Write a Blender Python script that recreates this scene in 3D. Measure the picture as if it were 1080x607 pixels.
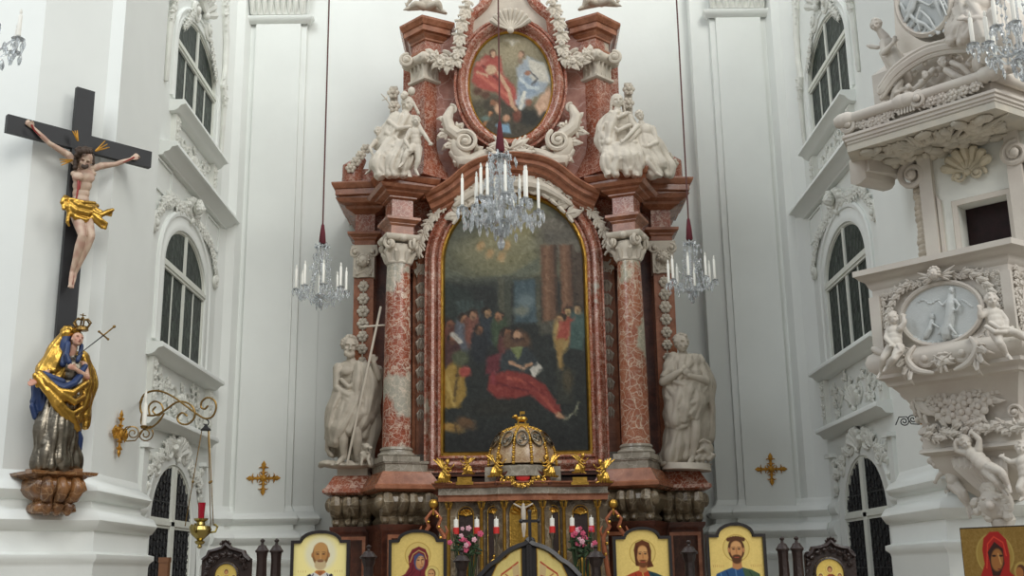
import bpy, bmesh, math, random
import numpy as np
from mathutils import Vector, Matrix, noise as mnoise
from mathutils.geometry import tessellate_polygon
random.seed(7)
R = math.radians
for o in list(bpy.data.objects): bpy.data.objects.remove(o)
scn = bpy.context.scene
COL = scn.collection

# ---------------------------------------------------------------- camera
FPX, PITCH, ROLL, EYE = 1195.3, .24589, .01433, 1.6
cam = bpy.data.cameras.new('camera'); camo = bpy.data.objects.new('camera', cam); COL.objects.link(camo)
cam.sensor_width = 36; cam.lens = FPX/1080*36; cam.clip_end = 200
_r0 = Vector((1,0,0)); _u0 = Vector((0,-math.sin(PITCH),math.cos(PITCH))); _f = Vector((0,math.cos(PITCH),math.sin(PITCH)))
_c, _s = math.cos(ROLL), math.sin(ROLL)
_r = _r0*_c - _u0*_s; _u = _r0*_s + _u0*_c
m = Matrix((_r, _u, -_f)).transposed().to_4x4(); m.translation = (0,0,EYE)
camo.matrix_world = m
scn.camera = camo

# ---------------------------------------------------------------- light and exposure
scn.view_settings.view_transform = 'Standard'; scn.view_settings.look = 'None'
scn.view_settings.gamma = 1; scn.view_settings.use_curve_mapping = False
scn.view_settings.exposure = 0.02
w = bpy.data.worlds.new('world'); scn.world = w; w.use_nodes = True
nt = w.node_tree; bg = nt.nodes['Background']
tc = nt.nodes.new('ShaderNodeTexCoord'); sep = nt.nodes.new('ShaderNodeSeparateXYZ'); rmp = nt.nodes.new('ShaderNodeValToRGB')
nt.links.new(tc.outputs['Generated'], sep.inputs[0]); nt.links.new(sep.outputs['Z'], rmp.inputs[0]); nt.links.new(rmp.outputs[0], bg.inputs[0])
rmp.color_ramp.elements[0].color = (.36,.35,.33,1); rmp.color_ramp.elements[0].position = 0
rmp.color_ramp.elements[1].color = (.80,.86,.92,1); rmp.color_ramp.elements[1].position = .7
bg.inputs[1].default_value = .76
def area(name, loc, target, sx, sy, power, col):
    l = bpy.data.lights.new(name, 'AREA'); l.shape = 'RECTANGLE'; l.size = sx; l.size_y = sy; l.energy = power; l.color = col
    o = bpy.data.objects.new(name, l); COL.objects.link(o); o.location = loc
    o.rotation_euler = (Vector(target)-Vector(loc)).to_track_quat('-Z','Y').to_euler()
# added area lamps on both sides, standing in for unseen nave daylight
area('nave_fill_light', (8.3,6.0,12.0), (-3.5,16,6.0), 4.5, 6.5, 430, (1,.985,.94))
area('nave_fill_light', (-8.3,6.0,12.0), (3.5,17,5.5), 4.5, 6.5, 420, (.90,.95,1))
area('choir_fill_light', (4.7,15.5,13.6), (-3,19,6.0), 2.2, 3.0, 150, (1,.985,.94))  # added lamps high in the choir, brightening the back wall from above
area('choir_fill_light', (-4.7,15.5,13.6), (3.5,19,5.5), 2.2, 3.0, 150, (.92,.96,1))
sl=bpy.data.lights.new('daylight','SUN'); sl.energy=.95; sl.angle=R(28); sl.color=(1,.985,.95)
so=bpy.data.objects.new('daylight',sl); COL.objects.link(so); so.location=(5,-6,14); so.rotation_euler=Vector((-.36,.72,-.5)).to_track_quat('-Z','Y').to_euler()

# ---------------------------------------------------------------- rays through picture points
def ray(px, py):
    x = px-540; y = 303.5-py
    x, y = _c*x+_s*y, -_s*x+_c*y
    u, v = x/FPX, y/FPX
    return Vector((u, math.cos(PITCH)-v*math.sin(PITCH), math.sin(PITCH)+v*math.cos(PITCH)))
E0 = Vector((0,0,EYE))
def P(px, py, Y):
    d = ray(px,py); return E0 + d*(Y/d.y)
def PXW(px, py, X):
    d = ray(px,py); return E0 + d*(X/d.x)
def PV(px, py, pt, n, off=0):
    """point on the vertical plane through plan point pt with plan normal n, moved off along n"""
    d = ray(px,py); nx, ny = n
    t = ((pt[0]+nx*off)*nx + (pt[1]+ny*off)*ny)/(d.x*nx+d.y*ny)
    return E0 + d*t

# ---------------------------------------------------------------- mesh builder
I4 = Matrix.Identity(4)
class MB:
    def __init__(s): s.v=[]; s.f=[]; s.M=I4; s.dents=[]
    def add(s, vs, fs):
        b = len(s.v)
        if s.M is I4: s.v += [tuple(v) for v in vs]
        else: s.v += [tuple(s.M @ Vector(v)) for v in vs]
        s.f += [tuple(i+b for i in f) for f in fs]
        return s
    def box(s, c, sz, rz=0, taper=1):
        x,y,z = [a/2 for a in sz]; vs=[]
        ca, sa = math.cos(rz), math.sin(rz)
        for k,(a,b,e) in enumerate([(-1,-1,-1),(1,-1,-1),(1,1,-1),(-1,1,-1),(-1,-1,1),(1,-1,1),(1,1,1),(-1,1,1)]):
            t = taper if e>0 else 1
            p,q = a*x*t, b*y*t
            vs.append((c[0]+p*ca-q*sa, c[1]+p*sa+q*ca, c[2]+e*z))
        return s.add(vs, [(0,3,2,1),(4,5,6,7),(0,1,5,4),(1,2,6,5),(2,3,7,6),(3,0,4,7)])
    def beam(s, a, b, w, h, up=(0,0,1)):
        a=Vector(a); b=Vector(b); d=(b-a).normalized(); up=Vector(up)
        r=d.cross(up).normalized(); u=r.cross(d)
        vs=[p+r*(i*w/2)+u*(j*h/2) for p in (a,b) for i,j in ((-1,-1),(1,-1),(1,1),(-1,1))]
        return s.add(vs, [(0,1,2,3),(7,6,5,4),(0,4,5,1),(1,5,6,2),(2,6,7,3),(3,7,4,0)])
    def ell(s, c, r, rot=None, nu=12, nv=8):
        vs=[(0,0,-1)]; fs=[]
        for j in range(1,nv):
            a = math.pi*j/nv-math.pi/2
            for i in range(nu):
                t=2*math.pi*i/nu; vs.append((math.cos(a)*math.cos(t), math.cos(a)*math.sin(t), math.sin(a)))
        vs.append((0,0,1)); T=len(vs)-1
        for i in range(nu):
            k=(i+1)%nu
            fs.append((0,1+k,1+i)); fs.append((T,T-nu+i,T-nu+k))
            for j in range(nv-2):
                o=1+j*nu; fs.append((o+i,o+k,o+nu+k,o+nu+i))
        c=Vector(c); out=[]
        for v in vs:
            p=Vector((v[0]*r[0],v[1]*r[1],v[2]*r[2]))
            if rot: p=rot@p
            out.append(c+p)
        return s.add(out, fs)
    def tube(s, pts, rad, n=10, caps=True, flat=1.0, up=None):
        pts=[Vector(p) for p in pts]; N=len(pts)
        if not hasattr(rad,'__len__'): rad=[rad]*N
        if caps:   # rounded ends
            d0=(pts[0]-pts[1]).normalized(); d1=(pts[-1]-pts[-2]).normalized()
            pts=[pts[0]+d0*rad[0], pts[0]+d0*rad[0]*.7]+pts+[pts[-1]+d1*rad[-1]*.7, pts[-1]+d1*rad[-1]]
            rad=[rad[0]*.05,rad[0]*.71]+list(rad)+[rad[-1]*.71,rad[-1]*.05]; N+=4
        vs=[]; fs=[]; ref=Vector(up) if up else None; prev=None
        for i,p in enumerate(pts):
            a=pts[max(i-1,0)]; b=pts[min(i+1,N-1)]; d=(b-a)
            d = d.normalized() if d.length>1e-9 else Vector((0,0,1))
            if ref is not None: r=d.cross(ref)
            elif prev is None: r=d.cross(Vector((0,0,1)) if abs(d.z)<.9 else Vector((1,0,0)))
            else: r=prev-d*prev.dot(d)
            r = r.normalized() if r.length>1e-6 else Vector((1,0,0))
            prev=r; u=r.cross(d)
            for k in range(n):
                t=2*math.pi*k/n; vs.append(p+(r*math.cos(t)+u*math.sin(t)*flat)*rad[i])
        for i in range(N-1):
            for k in range(n):
                q=(k+1)%n; fs.append((i*n+k,i*n+q,(i+1)*n+q,(i+1)*n+k))
        fs.append(tuple(range(n-1,-1,-1))); fs.append(tuple((N-1)*n+k for k in range(n)))
        return s.add(vs, fs)
    def lathe(s, c, prof, n=24, rib=0, ribn=0, sy=1, rz=0):
        """prof: list of (radius, z); rib modulates the radius"""
        vs=[]; fs=[]; N=len(prof)
        for r,z in prof:
            for k in range(n):
                t=2*math.pi*k/n+rz; q=r*(1+rib*math.cos(ribn*(t-rz))) if ribn else r
                vs.append((c[0]+q*math.cos(t), c[1]+q*math.sin(t)*sy, c[2]+z))
        for i in range(N-1):
            for k in range(n):
                q=(k+1)%n; fs.append((i*n+k,i*n+q,(i+1)*n+q,(i+1)*n+k))
        fs.append(tuple(range(n-1,-1,-1))); fs.append(tuple((N-1)*n+k for k in range(n)))
        return s.add(vs, fs)
    def prism(s, poly, fn, d0, d1):
        """poly 2D; fn(a,b,d)->3D; closed slab between d0 and d1"""
        n=len(poly); vs=[fn(a,b,d0) for a,b in poly]+[fn(a,b,d1) for a,b in poly]
        fs=[(i,(i+1)%n,n+(i+1)%n,n+i) for i in range(n)]
        tri=tessellate_polygon([[Vector((a,b,0)) for a,b in poly]])
        for t in tri: fs.append(tuple(t)); fs.append(tuple(n+i for i in reversed(t)))
        return s.add(vs, fs)
    def sweep_plan(s, path, prof, closed=False, z0=0):
        """moulding: plan path [(x,y)], prof [(out,z)] ; out is to the right of travel"""
        n=len(path); vs=[]; fs=[]; offs=[]
        P2=[Vector(p) for p in path]
        for i in range(n):
            if closed or 0<i<n-1:
                a=(P2[i]-P2[i-1]).normalized(); b=(P2[(i+1)%n]-P2[i]).normalized()
            elif i==0: a=b=(P2[1]-P2[0]).normalized()
            else: a=b=(P2[-1]-P2[-2]).normalized()
            na=Vector((a.y,-a.x)); nb=Vector((b.y,-b.x)); mm=(na+nb)
            mm = mm/(max(.25,1+na.dot(nb)))
            offs.append(mm)
        m_=len(prof)
        for i in range(n):
            for o,z in prof: vs.append((P2[i].x+offs[i].x*o, P2[i].y+offs[i].y*o, z+z0))
        for i in range(n if closed else n-1):
            j=(i+1)%n
            for k in range(m_-1): fs.append((i*m_+k,j*m_+k,j*m_+k+1,i*m_+k+1))
        if not closed:
            fs.append(tuple(range(m_))); fs.append(tuple((n-1)*m_+k for k in reversed(range(m_))))
        return s.add(vs, fs)
    def sweep_face(s, path, prof, fn, closed=False, flip=1):
        """path 2D (a,b) in a face; prof [(side, out)]; fn(a,b,out)->3D"""
        n=len(path); P2=[Vector(p) for p in path]; vs=[]; fs=[]; m_=len(prof)
        for i in range(n):
            if closed or 0<i<n-1:
                a=(P2[i]-P2[i-1]).normalized(); b=(P2[(i+1)%n]-P2[i]).normalized()
            elif i==0: a=b=(P2[1]-P2[0]).normalized()
            else: a=b=(P2[-1]-P2[-2]).normalized()
            na=Vector((a.y,-a.x)); nb=Vector((b.y,-b.x)); mm=(na+nb)/(max(.3,1+na.dot(nb)))*flip
            for sd,o in prof: vs.append(fn(P2[i].x+mm.x*sd, P2[i].y+mm.y*sd, o))
        for i in range(n if closed else n-1):
            j=(i+1)%n
            for k in range(m_-1): fs.append((i*m_+k,j*m_+k,j*m_+k+1,i*m_+k+1))
        if not closed:
            fs.append(tuple(range(m_))); fs.append(tuple((n-1)*m_+k for k in reversed(range(m_))))
        return s.add(vs, fs)

def link_mesh(name, me, mat, parent, kind=None):
    o=bpy.data.objects.new(name, me); COL.objects.link(o)
    if mat is not None and not me.materials: me.materials.append(mat)
    if parent is not None: o.parent=parent
    if kind: o['kind']=kind
    return o
def obj(name, mb, mat, parent=None, smooth=35, world=True, kind=None, label=None):
    me=bpy.data.meshes.new(name)
    vs=mb.v
    me.from_pydata(vs, [], mb.f); me.validate()
    bm=bmesh.new(); bm.from_mesh(me); bmesh.ops.recalc_face_normals(bm, faces=bm.faces); bm.to_mesh(me); bm.free()
    if parent is not None and world:
        me.transform(rootm(parent).inverted())
    if smooth:
        me.shade_smooth(); me.set_sharp_from_angle(angle=R(smooth))
    me.update()
    o=link_mesh(name, me, mat, parent, kind)
    if label: o['label']=label
    return o
def rootm(o):
    m=Matrix.LocRotScale(o.location, o.rotation_euler, o.scale)
    return rootm(o.parent)@m if o.parent else m
def tag(o, label, cat, group=None):
    o['label']=label; o['category']=cat
    if group: o['group']=group
    return o
def thing(name, label, cat, loc=(0,0,0), rz=0, group=None):
    o=bpy.data.objects.new(name, None); COL.objects.link(o); o.empty_display_size=.1
    o.location=loc; o.rotation_euler=(0,0,rz)
    return tag(o, label, cat, group)
def solo(name, mb, mat, label, cat, group=None, **k):
    """a thing that is one mesh, origin at its base"""
    vs=mb.v; lo=[min(v[i] for v in vs) for i in range(3)]; hi=[max(v[i] for v in vs) for i in range(3)]
    c=Vector(((lo[0]+hi[0])/2,(lo[1]+hi[1])/2,lo[2]))
    mb.v=[tuple(Vector(v)-c) for v in vs]
    o=obj(name, mb, mat, None, **k); o.location=c
    return tag(o, label, cat, group)
def struct(name, mb, mat, **k):
    return obj(name, mb, mat, None, kind='structure', **k)
def dup(o, parent=None, loc=None, label=None, delta=None):
    c=o.copy(); COL.objects.link(c)
    if parent is not None: c.parent=parent
    if loc is not None: c.location=loc
    if delta is not None: c.location=Vector(o.location)+Vector(delta)
    if label: c['label']=label
    for ch in list(o.children): dup(ch, c)
    return c
def remesh(mb, voxel, smooth=3, fac=.5, name='t'):
    me=bpy.data.meshes.new(name); me.from_pydata(mb.v, [], mb.f); me.validate()
    bm=bmesh.new(); bm.from_mesh(me); bmesh.ops.recalc_face_normals(bm, faces=bm.faces); bm.to_mesh(me); bm.free()
    o=bpy.data.objects.new(name, me); COL.objects.link(o)
    md=o.modifiers.new('r','REMESH'); md.mode='VOXEL'; md.voxel_size=voxel; md.use_smooth_shade=True
    if smooth:
        sm=o.modifiers.new('s','SMOOTH'); sm.iterations=smooth; sm.factor=fac
    bpy.context.view_layer.update()
    dg=bpy.context.evaluated_depsgraph_get()
    me2=bpy.data.meshes.new_from_object(o.evaluated_get(dg))
    bpy.data.objects.remove(o); bpy.data.meshes.remove(me)
    me2.name=name; me2.shade_smooth()
    return me2
def clay(name, mb, mat, parent, voxel=.009, smooth=2, label=None):
    """joined and softened sculpture mesh, world coordinates in, child of parent"""
    me=remesh(mb, voxel, smooth, name=name)
    if mb.dents:
        n=len(me.vertices); co=np.zeros(n*3); me.vertices.foreach_get('co',co); co=co.reshape(n,3)
        for pos,r,d,dep,kind in mb.dents:
            ds=np.linalg.norm(co-np.array(pos),axis=1); w=np.clip(1-(ds/(r*1.6))**2,0,1)**1.5
            co+=w[:,None]*np.array(d)[None]*dep
        me.vertices.foreach_set('co',co.ravel())
    me.materials.clear(); me.materials.append(mat)
    if parent is not None: me.transform(rootm(parent).inverted())
    o=bpy.data.objects.new(name, me); COL.objects.link(o); o.parent=parent
    if label: o['label']=label
    return o

# ---------------------------------------------------------------- materials
def srgb(c):
    return tuple(((x/255)/12.92 if x/255<=.04045 else ((x/255+.055)/1.055)**2.4) for x in c)
def newmat(name):
    m=bpy.data.materials.new(name); m.use_nodes=True; return m, m.node_tree, m.node_tree.nodes['Principled BSDF']
def N(nt, t, **k):
    n=nt.nodes.new(t)
    for a,b in k.items():
        if a in n.inputs: n.inputs[a].default_value=b
        else: setattr(n,a,b)
    return n
def mix(nt, fac, a, b):
    x=nt.nodes.new('ShaderNodeMix'); x.data_type='RGBA'
    for s_,v in ((0,fac),(6,a),(7,b)):
        if hasattr(v,'is_output'): nt.links.new(v, x.inputs[s_])
        else: x.inputs[s_].default_value = v if s_==0 else (*v[:3],1)
    return x.outputs[2]
def ramp(nt, src, stops):
    r=nt.nodes.new('ShaderNodeValToRGB'); nt.links.new(src, r.inputs[0]); e=r.color_ramp.elements
    while len(e)<len(stops): e.new(.5)
    for i,(p,c) in enumerate(stops):
        e[i].position=p; e[i].color=(c,c,c,1) if not hasattr(c,'__len__') else (*c,1)
    return r.outputs[0]
def plain(name, col, rough=.6, metal=0, var=.08, scale=6, bump=0, bscale=40, spec=.5, var2=None):
    m,nt,b=newmat(name); c=srgb(col); tc=N(nt,'ShaderNodeTexCoord')
    no=N(nt,'ShaderNodeTexNoise',Scale=scale,Detail=5.0); nt.links.new(tc.outputs['Object'],no.inputs['Vector'])
    c2=srgb(var2) if var2 else tuple(x*(1-var*3) for x in c)
    nt.links.new(mix(nt, ramp(nt,no.outputs[0],[(.35,0.),(.7,1.)]), c, c2), b.inputs['Base Color'])
    b.inputs['Roughness'].default_value=rough; b.inputs['Metallic'].default_value=metal
    b.inputs['Specular IOR Level'].default_value=spec
    if bump:
        n2=N(nt,'ShaderNodeTexNoise',Scale=bscale,Detail=4.0); nt.links.new(tc.outputs['Object'],n2.inputs['Vector'])
        bp=N(nt,'ShaderNodeBump',Strength=bump,Distance=.02); nt.links.new(n2.outputs[0],bp.inputs['Height']); nt.links.new(bp.outputs[0],b.inputs['Normal'])
    return m
def marble(name, base, dark, vein, patch=None, vscale=9, vw=.06, pscale=1.2, pthr=.58, rough=.25, amount=1.0, speck=0):
    m,nt,b=newmat(name); tc=N(nt,'ShaderNodeTexCoord')
    w1=N(nt,'ShaderNodeTexNoise',Scale=3.0,Detail=6.0); nt.links.new(tc.outputs['Object'],w1.inputs['Vector'])
    mp=N(nt,'ShaderNodeVectorMath'); mp.operation='MULTIPLY_ADD'
    nt.links.new(w1.outputs['Color'],mp.inputs[0]); mp.inputs[1].default_value=(.34,.34,.34); nt.links.new(tc.outputs['Object'],mp.inputs[2])
    vo=N(nt,'ShaderNodeTexVoronoi',Scale=float(vscale)); vo.feature='DISTANCE_TO_EDGE'; nt.links.new(mp.outputs[0],vo.inputs['Vector'])
    vo2=N(nt,'ShaderNodeTexVoronoi',Scale=float(vscale)*2.3); vo2.feature='DISTANCE_TO_EDGE'; nt.links.new(mp.outputs[0],vo2.inputs['Vector'])
    n2=N(nt,'ShaderNodeTexNoise',Scale=5.0,Detail=8.0,Roughness=.65); nt.links.new(tc.outputs['Object'],n2.inputs['Vector'])
    c=mix(nt, ramp(nt,n2.outputs[0],[(.38,0.),(.62,1.)]), srgb(base), srgb(dark))
    if patch:
        n4=N(nt,'ShaderNodeTexNoise',Scale=float(pscale),Detail=5.0,Roughness=.6); nt.links.new(tc.outputs['Object'],n4.inputs['Vector'])
        c=mix(nt, ramp(nt,n4.outputs[0],[(pthr,0.),(pthr+.04,1.)]), c, srgb(patch))
    v1=ramp(nt,vo.outputs['Distance'],[(0.,amount),(vw,0.)]); v2=ramp(nt,vo2.outputs['Distance'],[(0.,amount*.8),(vw*.8,0.)])
    n3=N(nt,'ShaderNodeTexNoise',Scale=4.0,Detail=3.0); nt.links.new(mp.outputs[0],n3.inputs['Vector'])
    k=N(nt,'ShaderNodeMath'); k.operation='MULTIPLY'; nt.links.new(v2,k.inputs[0]); nt.links.new(ramp(nt,n3.outputs[0],[(.42,0.),(.58,1.)]),k.inputs[1])
    c=mix(nt, v1, c, srgb(vein)); c=mix(nt, k.outputs[0], c, srgb(vein))
    if speck:
        n5=N(nt,'ShaderNodeTexNoise',Scale=11.0,Detail=6.0,Roughness=.7,Distortion=1.2); nt.links.new(tc.outputs['Object'],n5.inputs['Vector'])
        n6=N(nt,'ShaderNodeTexNoise',Scale=2.2,Detail=2.0); nt.links.new(tc.outputs['Object'],n6.inputs['Vector'])
        k5=N(nt,'ShaderNodeMath'); k5.operation='MULTIPLY'; nt.links.new(ramp(nt,n5.outputs[0],[(.5,0.),(.6,speck)]),k5.inputs[0]); nt.links.new(ramp(nt,n6.outputs[0],[(.38,.15),(.6,1.)]),k5.inputs[1])
        c=mix(nt, k5.outputs[0], c, srgb(vein))
    nt.links.new(c, b.inputs['Base Color']); b.inputs['Roughness'].default_value=rough
    return m
def vcmat(name, rough=.45, metal=0, gold=False, bump=.0):
    m,nt,b=newmat(name); a=N(nt,'ShaderNodeVertexColor'); a.layer_name='Col'
    nt.links.new(a.outputs[0], b.inputs['Base Color']); b.inputs['Roughness'].default_value=rough
    if gold: nt.links.new(a.outputs[1], b.inputs['Metallic'])
    return m
MT={}
MT['wall']=plain('wall_plaster',(231,234,229),.85,var=.015,scale=1.2,bump=.08,bscale=9)
MT['stucco']=plain('stucco',(226,227,219),.8,var=.04,scale=5,bump=.1,bscale=30)
MT['stone']=plain('pale_carved_stone',(204,194,178),.7,var=.06,scale=6,bump=.12,bscale=45)
MT['statue']=plain('grey_white_statue_stone',(186,176,160),.65,var=.06,scale=7,bump=.1,bscale=60)
MT['pulpit']=plain('pinkish_pulpit_stucco',(204,198,187),.6,var=.05,scale=3,bump=.1,bscale=30,var2=(195,186,176))
MT['pulpit_relief']=plain('grey_blue_relief_marble',(200,204,202),.5,var=.03,scale=8,bump=.15,bscale=60)
MT['floor']=plain('stone_floor',(170,160,148),.5,var=.06,scale=2)
MT['red']=marble('red_veined_marble',(156,88,64),(126,64,46),(206,178,160),patch=(168,160,144),vscale=13,vw=.05,pscale=1.0,pthr=.62,amount=.75,speck=.75)
MT['redcol']=marble('red_column_marble',(156,80,54),(126,58,40),(214,196,176),patch=(160,156,142),vscale=9,vw=.05,pscale=.9,pthr=.56,amount=.7,speck=.9)
MT['redcol2']=marble('tan_red_column_marble',(160,100,72),(140,78,56),(208,190,168),patch=(158,154,134),vscale=7,vw=.05,pscale=.9,pthr=.53,amount=.8,speck=.4)
MT['redplain']=marble('plain_red_marble',(160,104,76),(128,78,54),(182,136,106),vscale=3,vw=.02,amount=.35,rough=.25)
MT['reddark']=marble('red_brown_and_shaded_marble',(92,52,38),(66,36,27),(116,72,54),vscale=3,vw=.02,amount=.3,rough=.25)  # pedestals are this brown; in the altar's recesses it carries painted shade
MT['pinkpanel']=marble('mauve_marble_panel',(168,122,106),(140,92,78),(196,170,160),patch=(178,160,156),vscale=2.5,vw=.03,pscale=.9,pthr=.6,amount=.5)
MT['brownm']=marble('brown_grey_marble',(132,116,92),(92,78,60),(178,166,144),vscale=5,vw=.05,rough=.3,amount=.6)
MT['goldtan']=marble('tan_dome_marble',(168,140,106),(142,110,82),(204,184,148),vscale=14,vw=.06,amount=.6,speck=.4)
MT['shellgold']=plain('warm_shell_stucco',(202,192,168),.6)
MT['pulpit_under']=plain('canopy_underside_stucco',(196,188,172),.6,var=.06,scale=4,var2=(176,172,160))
MT['greym']=marble('grey_marble',(158,150,136),(126,118,104),(192,186,172),vscale=5,vw=.04,amount=.5)
MT['gold']=plain('gilding',(208,164,78),.28,metal=1,var=.1,scale=14,bump=.25,bscale=40)
MT['goldm']=plain('matte_gold_paint',(204,150,58),.5,metal=.6,var=.12,scale=14)
MT['silver']=plain('silver_leaf',(142,134,120),.3,metal=1,var=.14,scale=16,bump=.2)
MT['blue']=plain('blue_paint',(38,60,104),.42,var=.12,scale=10)
MT['flesh']=plain('painted_flesh',(206,172,146),.5,var=.04,scale=10)
MT['fleshc']=plain('pale_painted_flesh',(200,176,154),.5,var=.07,scale=12,var2=(176,140,122))
MT['hair']=plain('dark_brown_hair',(70,54,42),.7,var=.1)
MT['blood']=plain('red_paint',(150,40,34),.4)
MT['cross']=plain('black_stained_wood',(30,31,34),.5,var=.06,scale=8)
MT['console']=marble('brown_console_marble',(150,104,62),(96,68,48),(184,150,110),vscale=6,vw=.05,amount=.5)
MT['darkwood']=plain('dark_carved_wood',(46,30,24),.4,var=.1,scale=14,bump=.2)
MT['blackframe']=plain('black_frame_paint',(34,30,30),.35,var=.08)
MT['brownwood']=plain('brown_wood',(120,80,50),.5,var=.1)
MT['rosegold']=plain('reddish_gilt_paint',(168,98,64),.45,metal=.35,var=.12,scale=20)
MT['iron']=plain('black_wrought_iron',(22,22,24),.5,var=.1)
MT['bronze']=plain('antique_brass',(140,112,64),.35,metal=.9,var=.1,scale=20)
MT['brass']=plain('lamp_brass',(176,158,96),.25,metal=1,var=.08,scale=20)
MT['candle']=plain('candle_wax',(240,238,228),.5,var=.01)
MT['redband']=plain('red_candle_band',(206,44,40),.5,var=.03)
MT['velvet']=plain('wine_velvet',(92,22,34),.8,var=.08)
MT['cord']=plain('red_brown_cord',(96,58,54),.8,var=.08)
MT['white']=plain('white_cloth',(230,230,228),.8,var=.02)
MT['curtain']=plain('dark_curtain',(38,18,20),.85,var=.15,scale=12)
MT['frame_paint']=plain('window_frame_paint',(222,224,214),.6,var=.02)
MT['leafgreen']=plain('green_leaves',(46,70,38),.6,var=.15,scale=20)
MT['pink']=plain('pink_petals',(214,90,122),.6,var=.1,scale=20)
MT['palepink']=plain('pale_pink_petals',(232,178,190),.6,var=.1,scale=20)
MT['painted_skin']=vcmat('painted_skin',.5)
def glassmat(name, col, trans=.85, rough=.05, ior=1.5):
    m,nt,b=newmat(name); b.inputs['Base Color'].default_value=(*srgb(col),1); b.inputs['Roughness'].default_value=rough
    b.inputs['Transmission Weight'].default_value=trans; b.inputs['IOR'].default_value=ior
    return m
MT['crystal']=glassmat('cut_crystal',(232,236,238),.75,.03,1.5)
MT['clearglass']=glassmat('clear_glass',(235,240,240),.85,.03,1.45)
MT['redglass']=glassmat('ruby_glass',(190,20,50),.5,.1)
def pane_mat():
    m,nt,b=newmat('leaded_window_glass'); tc=N(nt,'ShaderNodeTexCoord')
    vo=N(nt,'ShaderNodeTexVoronoi',Scale=9.0); nt.links.new(tc.outputs['Object'],vo.inputs['Vector'])
    ve=N(nt,'ShaderNodeTexVoronoi',Scale=9.0); ve.feature='DISTANCE_TO_EDGE'; nt.links.new(tc.outputs['Object'],ve.inputs['Vector'])
    c=mix(nt, ramp(nt,vo.outputs['Color'],[(.1,0.),(.9,1.)]), srgb((34,42,38)), srgb((58,68,60)))
    c=mix(nt, ramp(nt,ve.outputs['Distance'],[(0.,1.),(.07,0.)]), c, srgb((20,24,22)))
    nt.links.new(c,b.inputs['Base Color']); b.inputs['Roughness'].default_value=.45; b.inputs['Specular IOR Level'].default_value=.2
    bp=N(nt,'ShaderNodeBump',Strength=.5,Distance=.02); nt.links.new(vo.outputs['Distance'],bp.inputs['Height']); nt.links.new(bp.outputs[0],b.inputs['Normal'])
    return m
MT['pane']=pane_mat()
MT['nightglass']=plain('dark_door_glass',(20,24,30),.15,var=.1)

# ---------------------------------------------------------------- relief ornament, drawn in a face: x right, z up, -y out
def face_matrix(O, U, Nn, V=(0,0,1)):
    U=Vector(U).normalized(); Nn=Vector(Nn).normalized(); V=Vector(V)
    m=Matrix((U,-Nn,V)).transposed().to_4x4(); m.translation=O; return m
def o_scroll(mb, x, z, r, turns=1.6, a0=0, sgn=1, w=.03, d=.03, tail=None):
    pts=[]; rad=[]; n=int(turns*16)
    for i in range(n+1):
        t=i/n; a=a0+sgn*turns*2*math.pi*t; q=r*(1-t)**.85+w*.3
        pts.append((x+q*math.cos(a), -d*(.4+.8*t), z+q*math.sin(a))); rad.append(w*(1-.45*t))
    if tail: pts=[(tx,-d*.4,tz) for tx,tz in tail]+pts; rad=[w*.6]*len(tail)+rad
    mb.tube(pts, rad, 6); mb.ell((x,-d*1.2,z),(w*1.3,w*1.0,w*1.3),None,8,6)
def o_leaf(mb, x, z, ang, L, W, d=.02, lobes=2):
    ca, sa=math.cos(ang), math.sin(ang)
    f=lambda a,b,o: (x+ca*a-sa*b, -o, z+sa*a+ca*b)
    mb.tube([f(0,0,d*.5),f(L*.2,0,d),f(L*.45,W*.05,d*1.5),f(L*.75,W*.12,d*1.7),f(L,W*.3,d*.9)],[W*.16,W*.34,W*.4,W*.24,W*.05],8,flat=.4,up=(0,1,0),caps=False)
    mb.tube([f(0,0,d*1.2),f(L*.5,W*.05,d*1.7+W*.12),f(L*.9,W*.2,d*1.5)],[W*.07,W*.08,W*.03],5,caps=False)
    for k in range(lobes):
        t=.1+.5*k/max(1,lobes-.99)
        for s in (-1,1):
            mb.tube([f(L*t,0,d),f(L*(t+.14),s*W*.34,d*1.4),f(L*(t+.3),s*W*.6,d*1.3),f(L*(t+.36),s*W*.5,d*.6)],[W*.1,W*.17,W*.12,W*.03],6,caps=False)
def o_flower(mb, x, z, r, d=.02, n=5):
    a0=random.random()*6
    for k in range(n):
        a=a0+2*math.pi*k/n
        mb.ell((x+math.cos(a)*r*.55,-d,z+math.sin(a)*r*.55),(r*.42,r*.3,r*.42),None,7,5)
    mb.ell((x,-d-r*.25,z),(r*.28,r*.3,r*.28),None,7,5)
def o_garland(mb, pts, r, d=.03, dens=1.0):
    pts=[Vector((p[0],0,p[1])) for p in pts]
    L=[0]
    for a,b in zip(pts,pts[1:]): L.append(L[-1]+(b-a).length)
    tot=L[-1]; n=max(2,int(tot/(r*1.0)*dens))
    for i in range(n+1):
        s=tot*i/n; k=0
        while k<len(L)-2 and s>L[k+1]: k+=1
        t=(s-L[k])/max(1e-6,L[k+1]-L[k]); p=pts[k].lerp(pts[k+1],t); dd=(pts[k+1]-pts[k]).normalized()
        q=r*(.75+.4*math.sin(math.pi*i/n))
        o_flower(mb,p.x+random.uniform(-.2,.2)*q,p.z+random.uniform(-.2,.2)*q,q*.62,d)
        a=math.atan2(dd.z,dd.x)
        for sg in (-1,1): o_leaf(mb,p.x,p.z,a+sg*random.uniform(.8,1.5),q*1.1,q*.6,d*.6,1)
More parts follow.
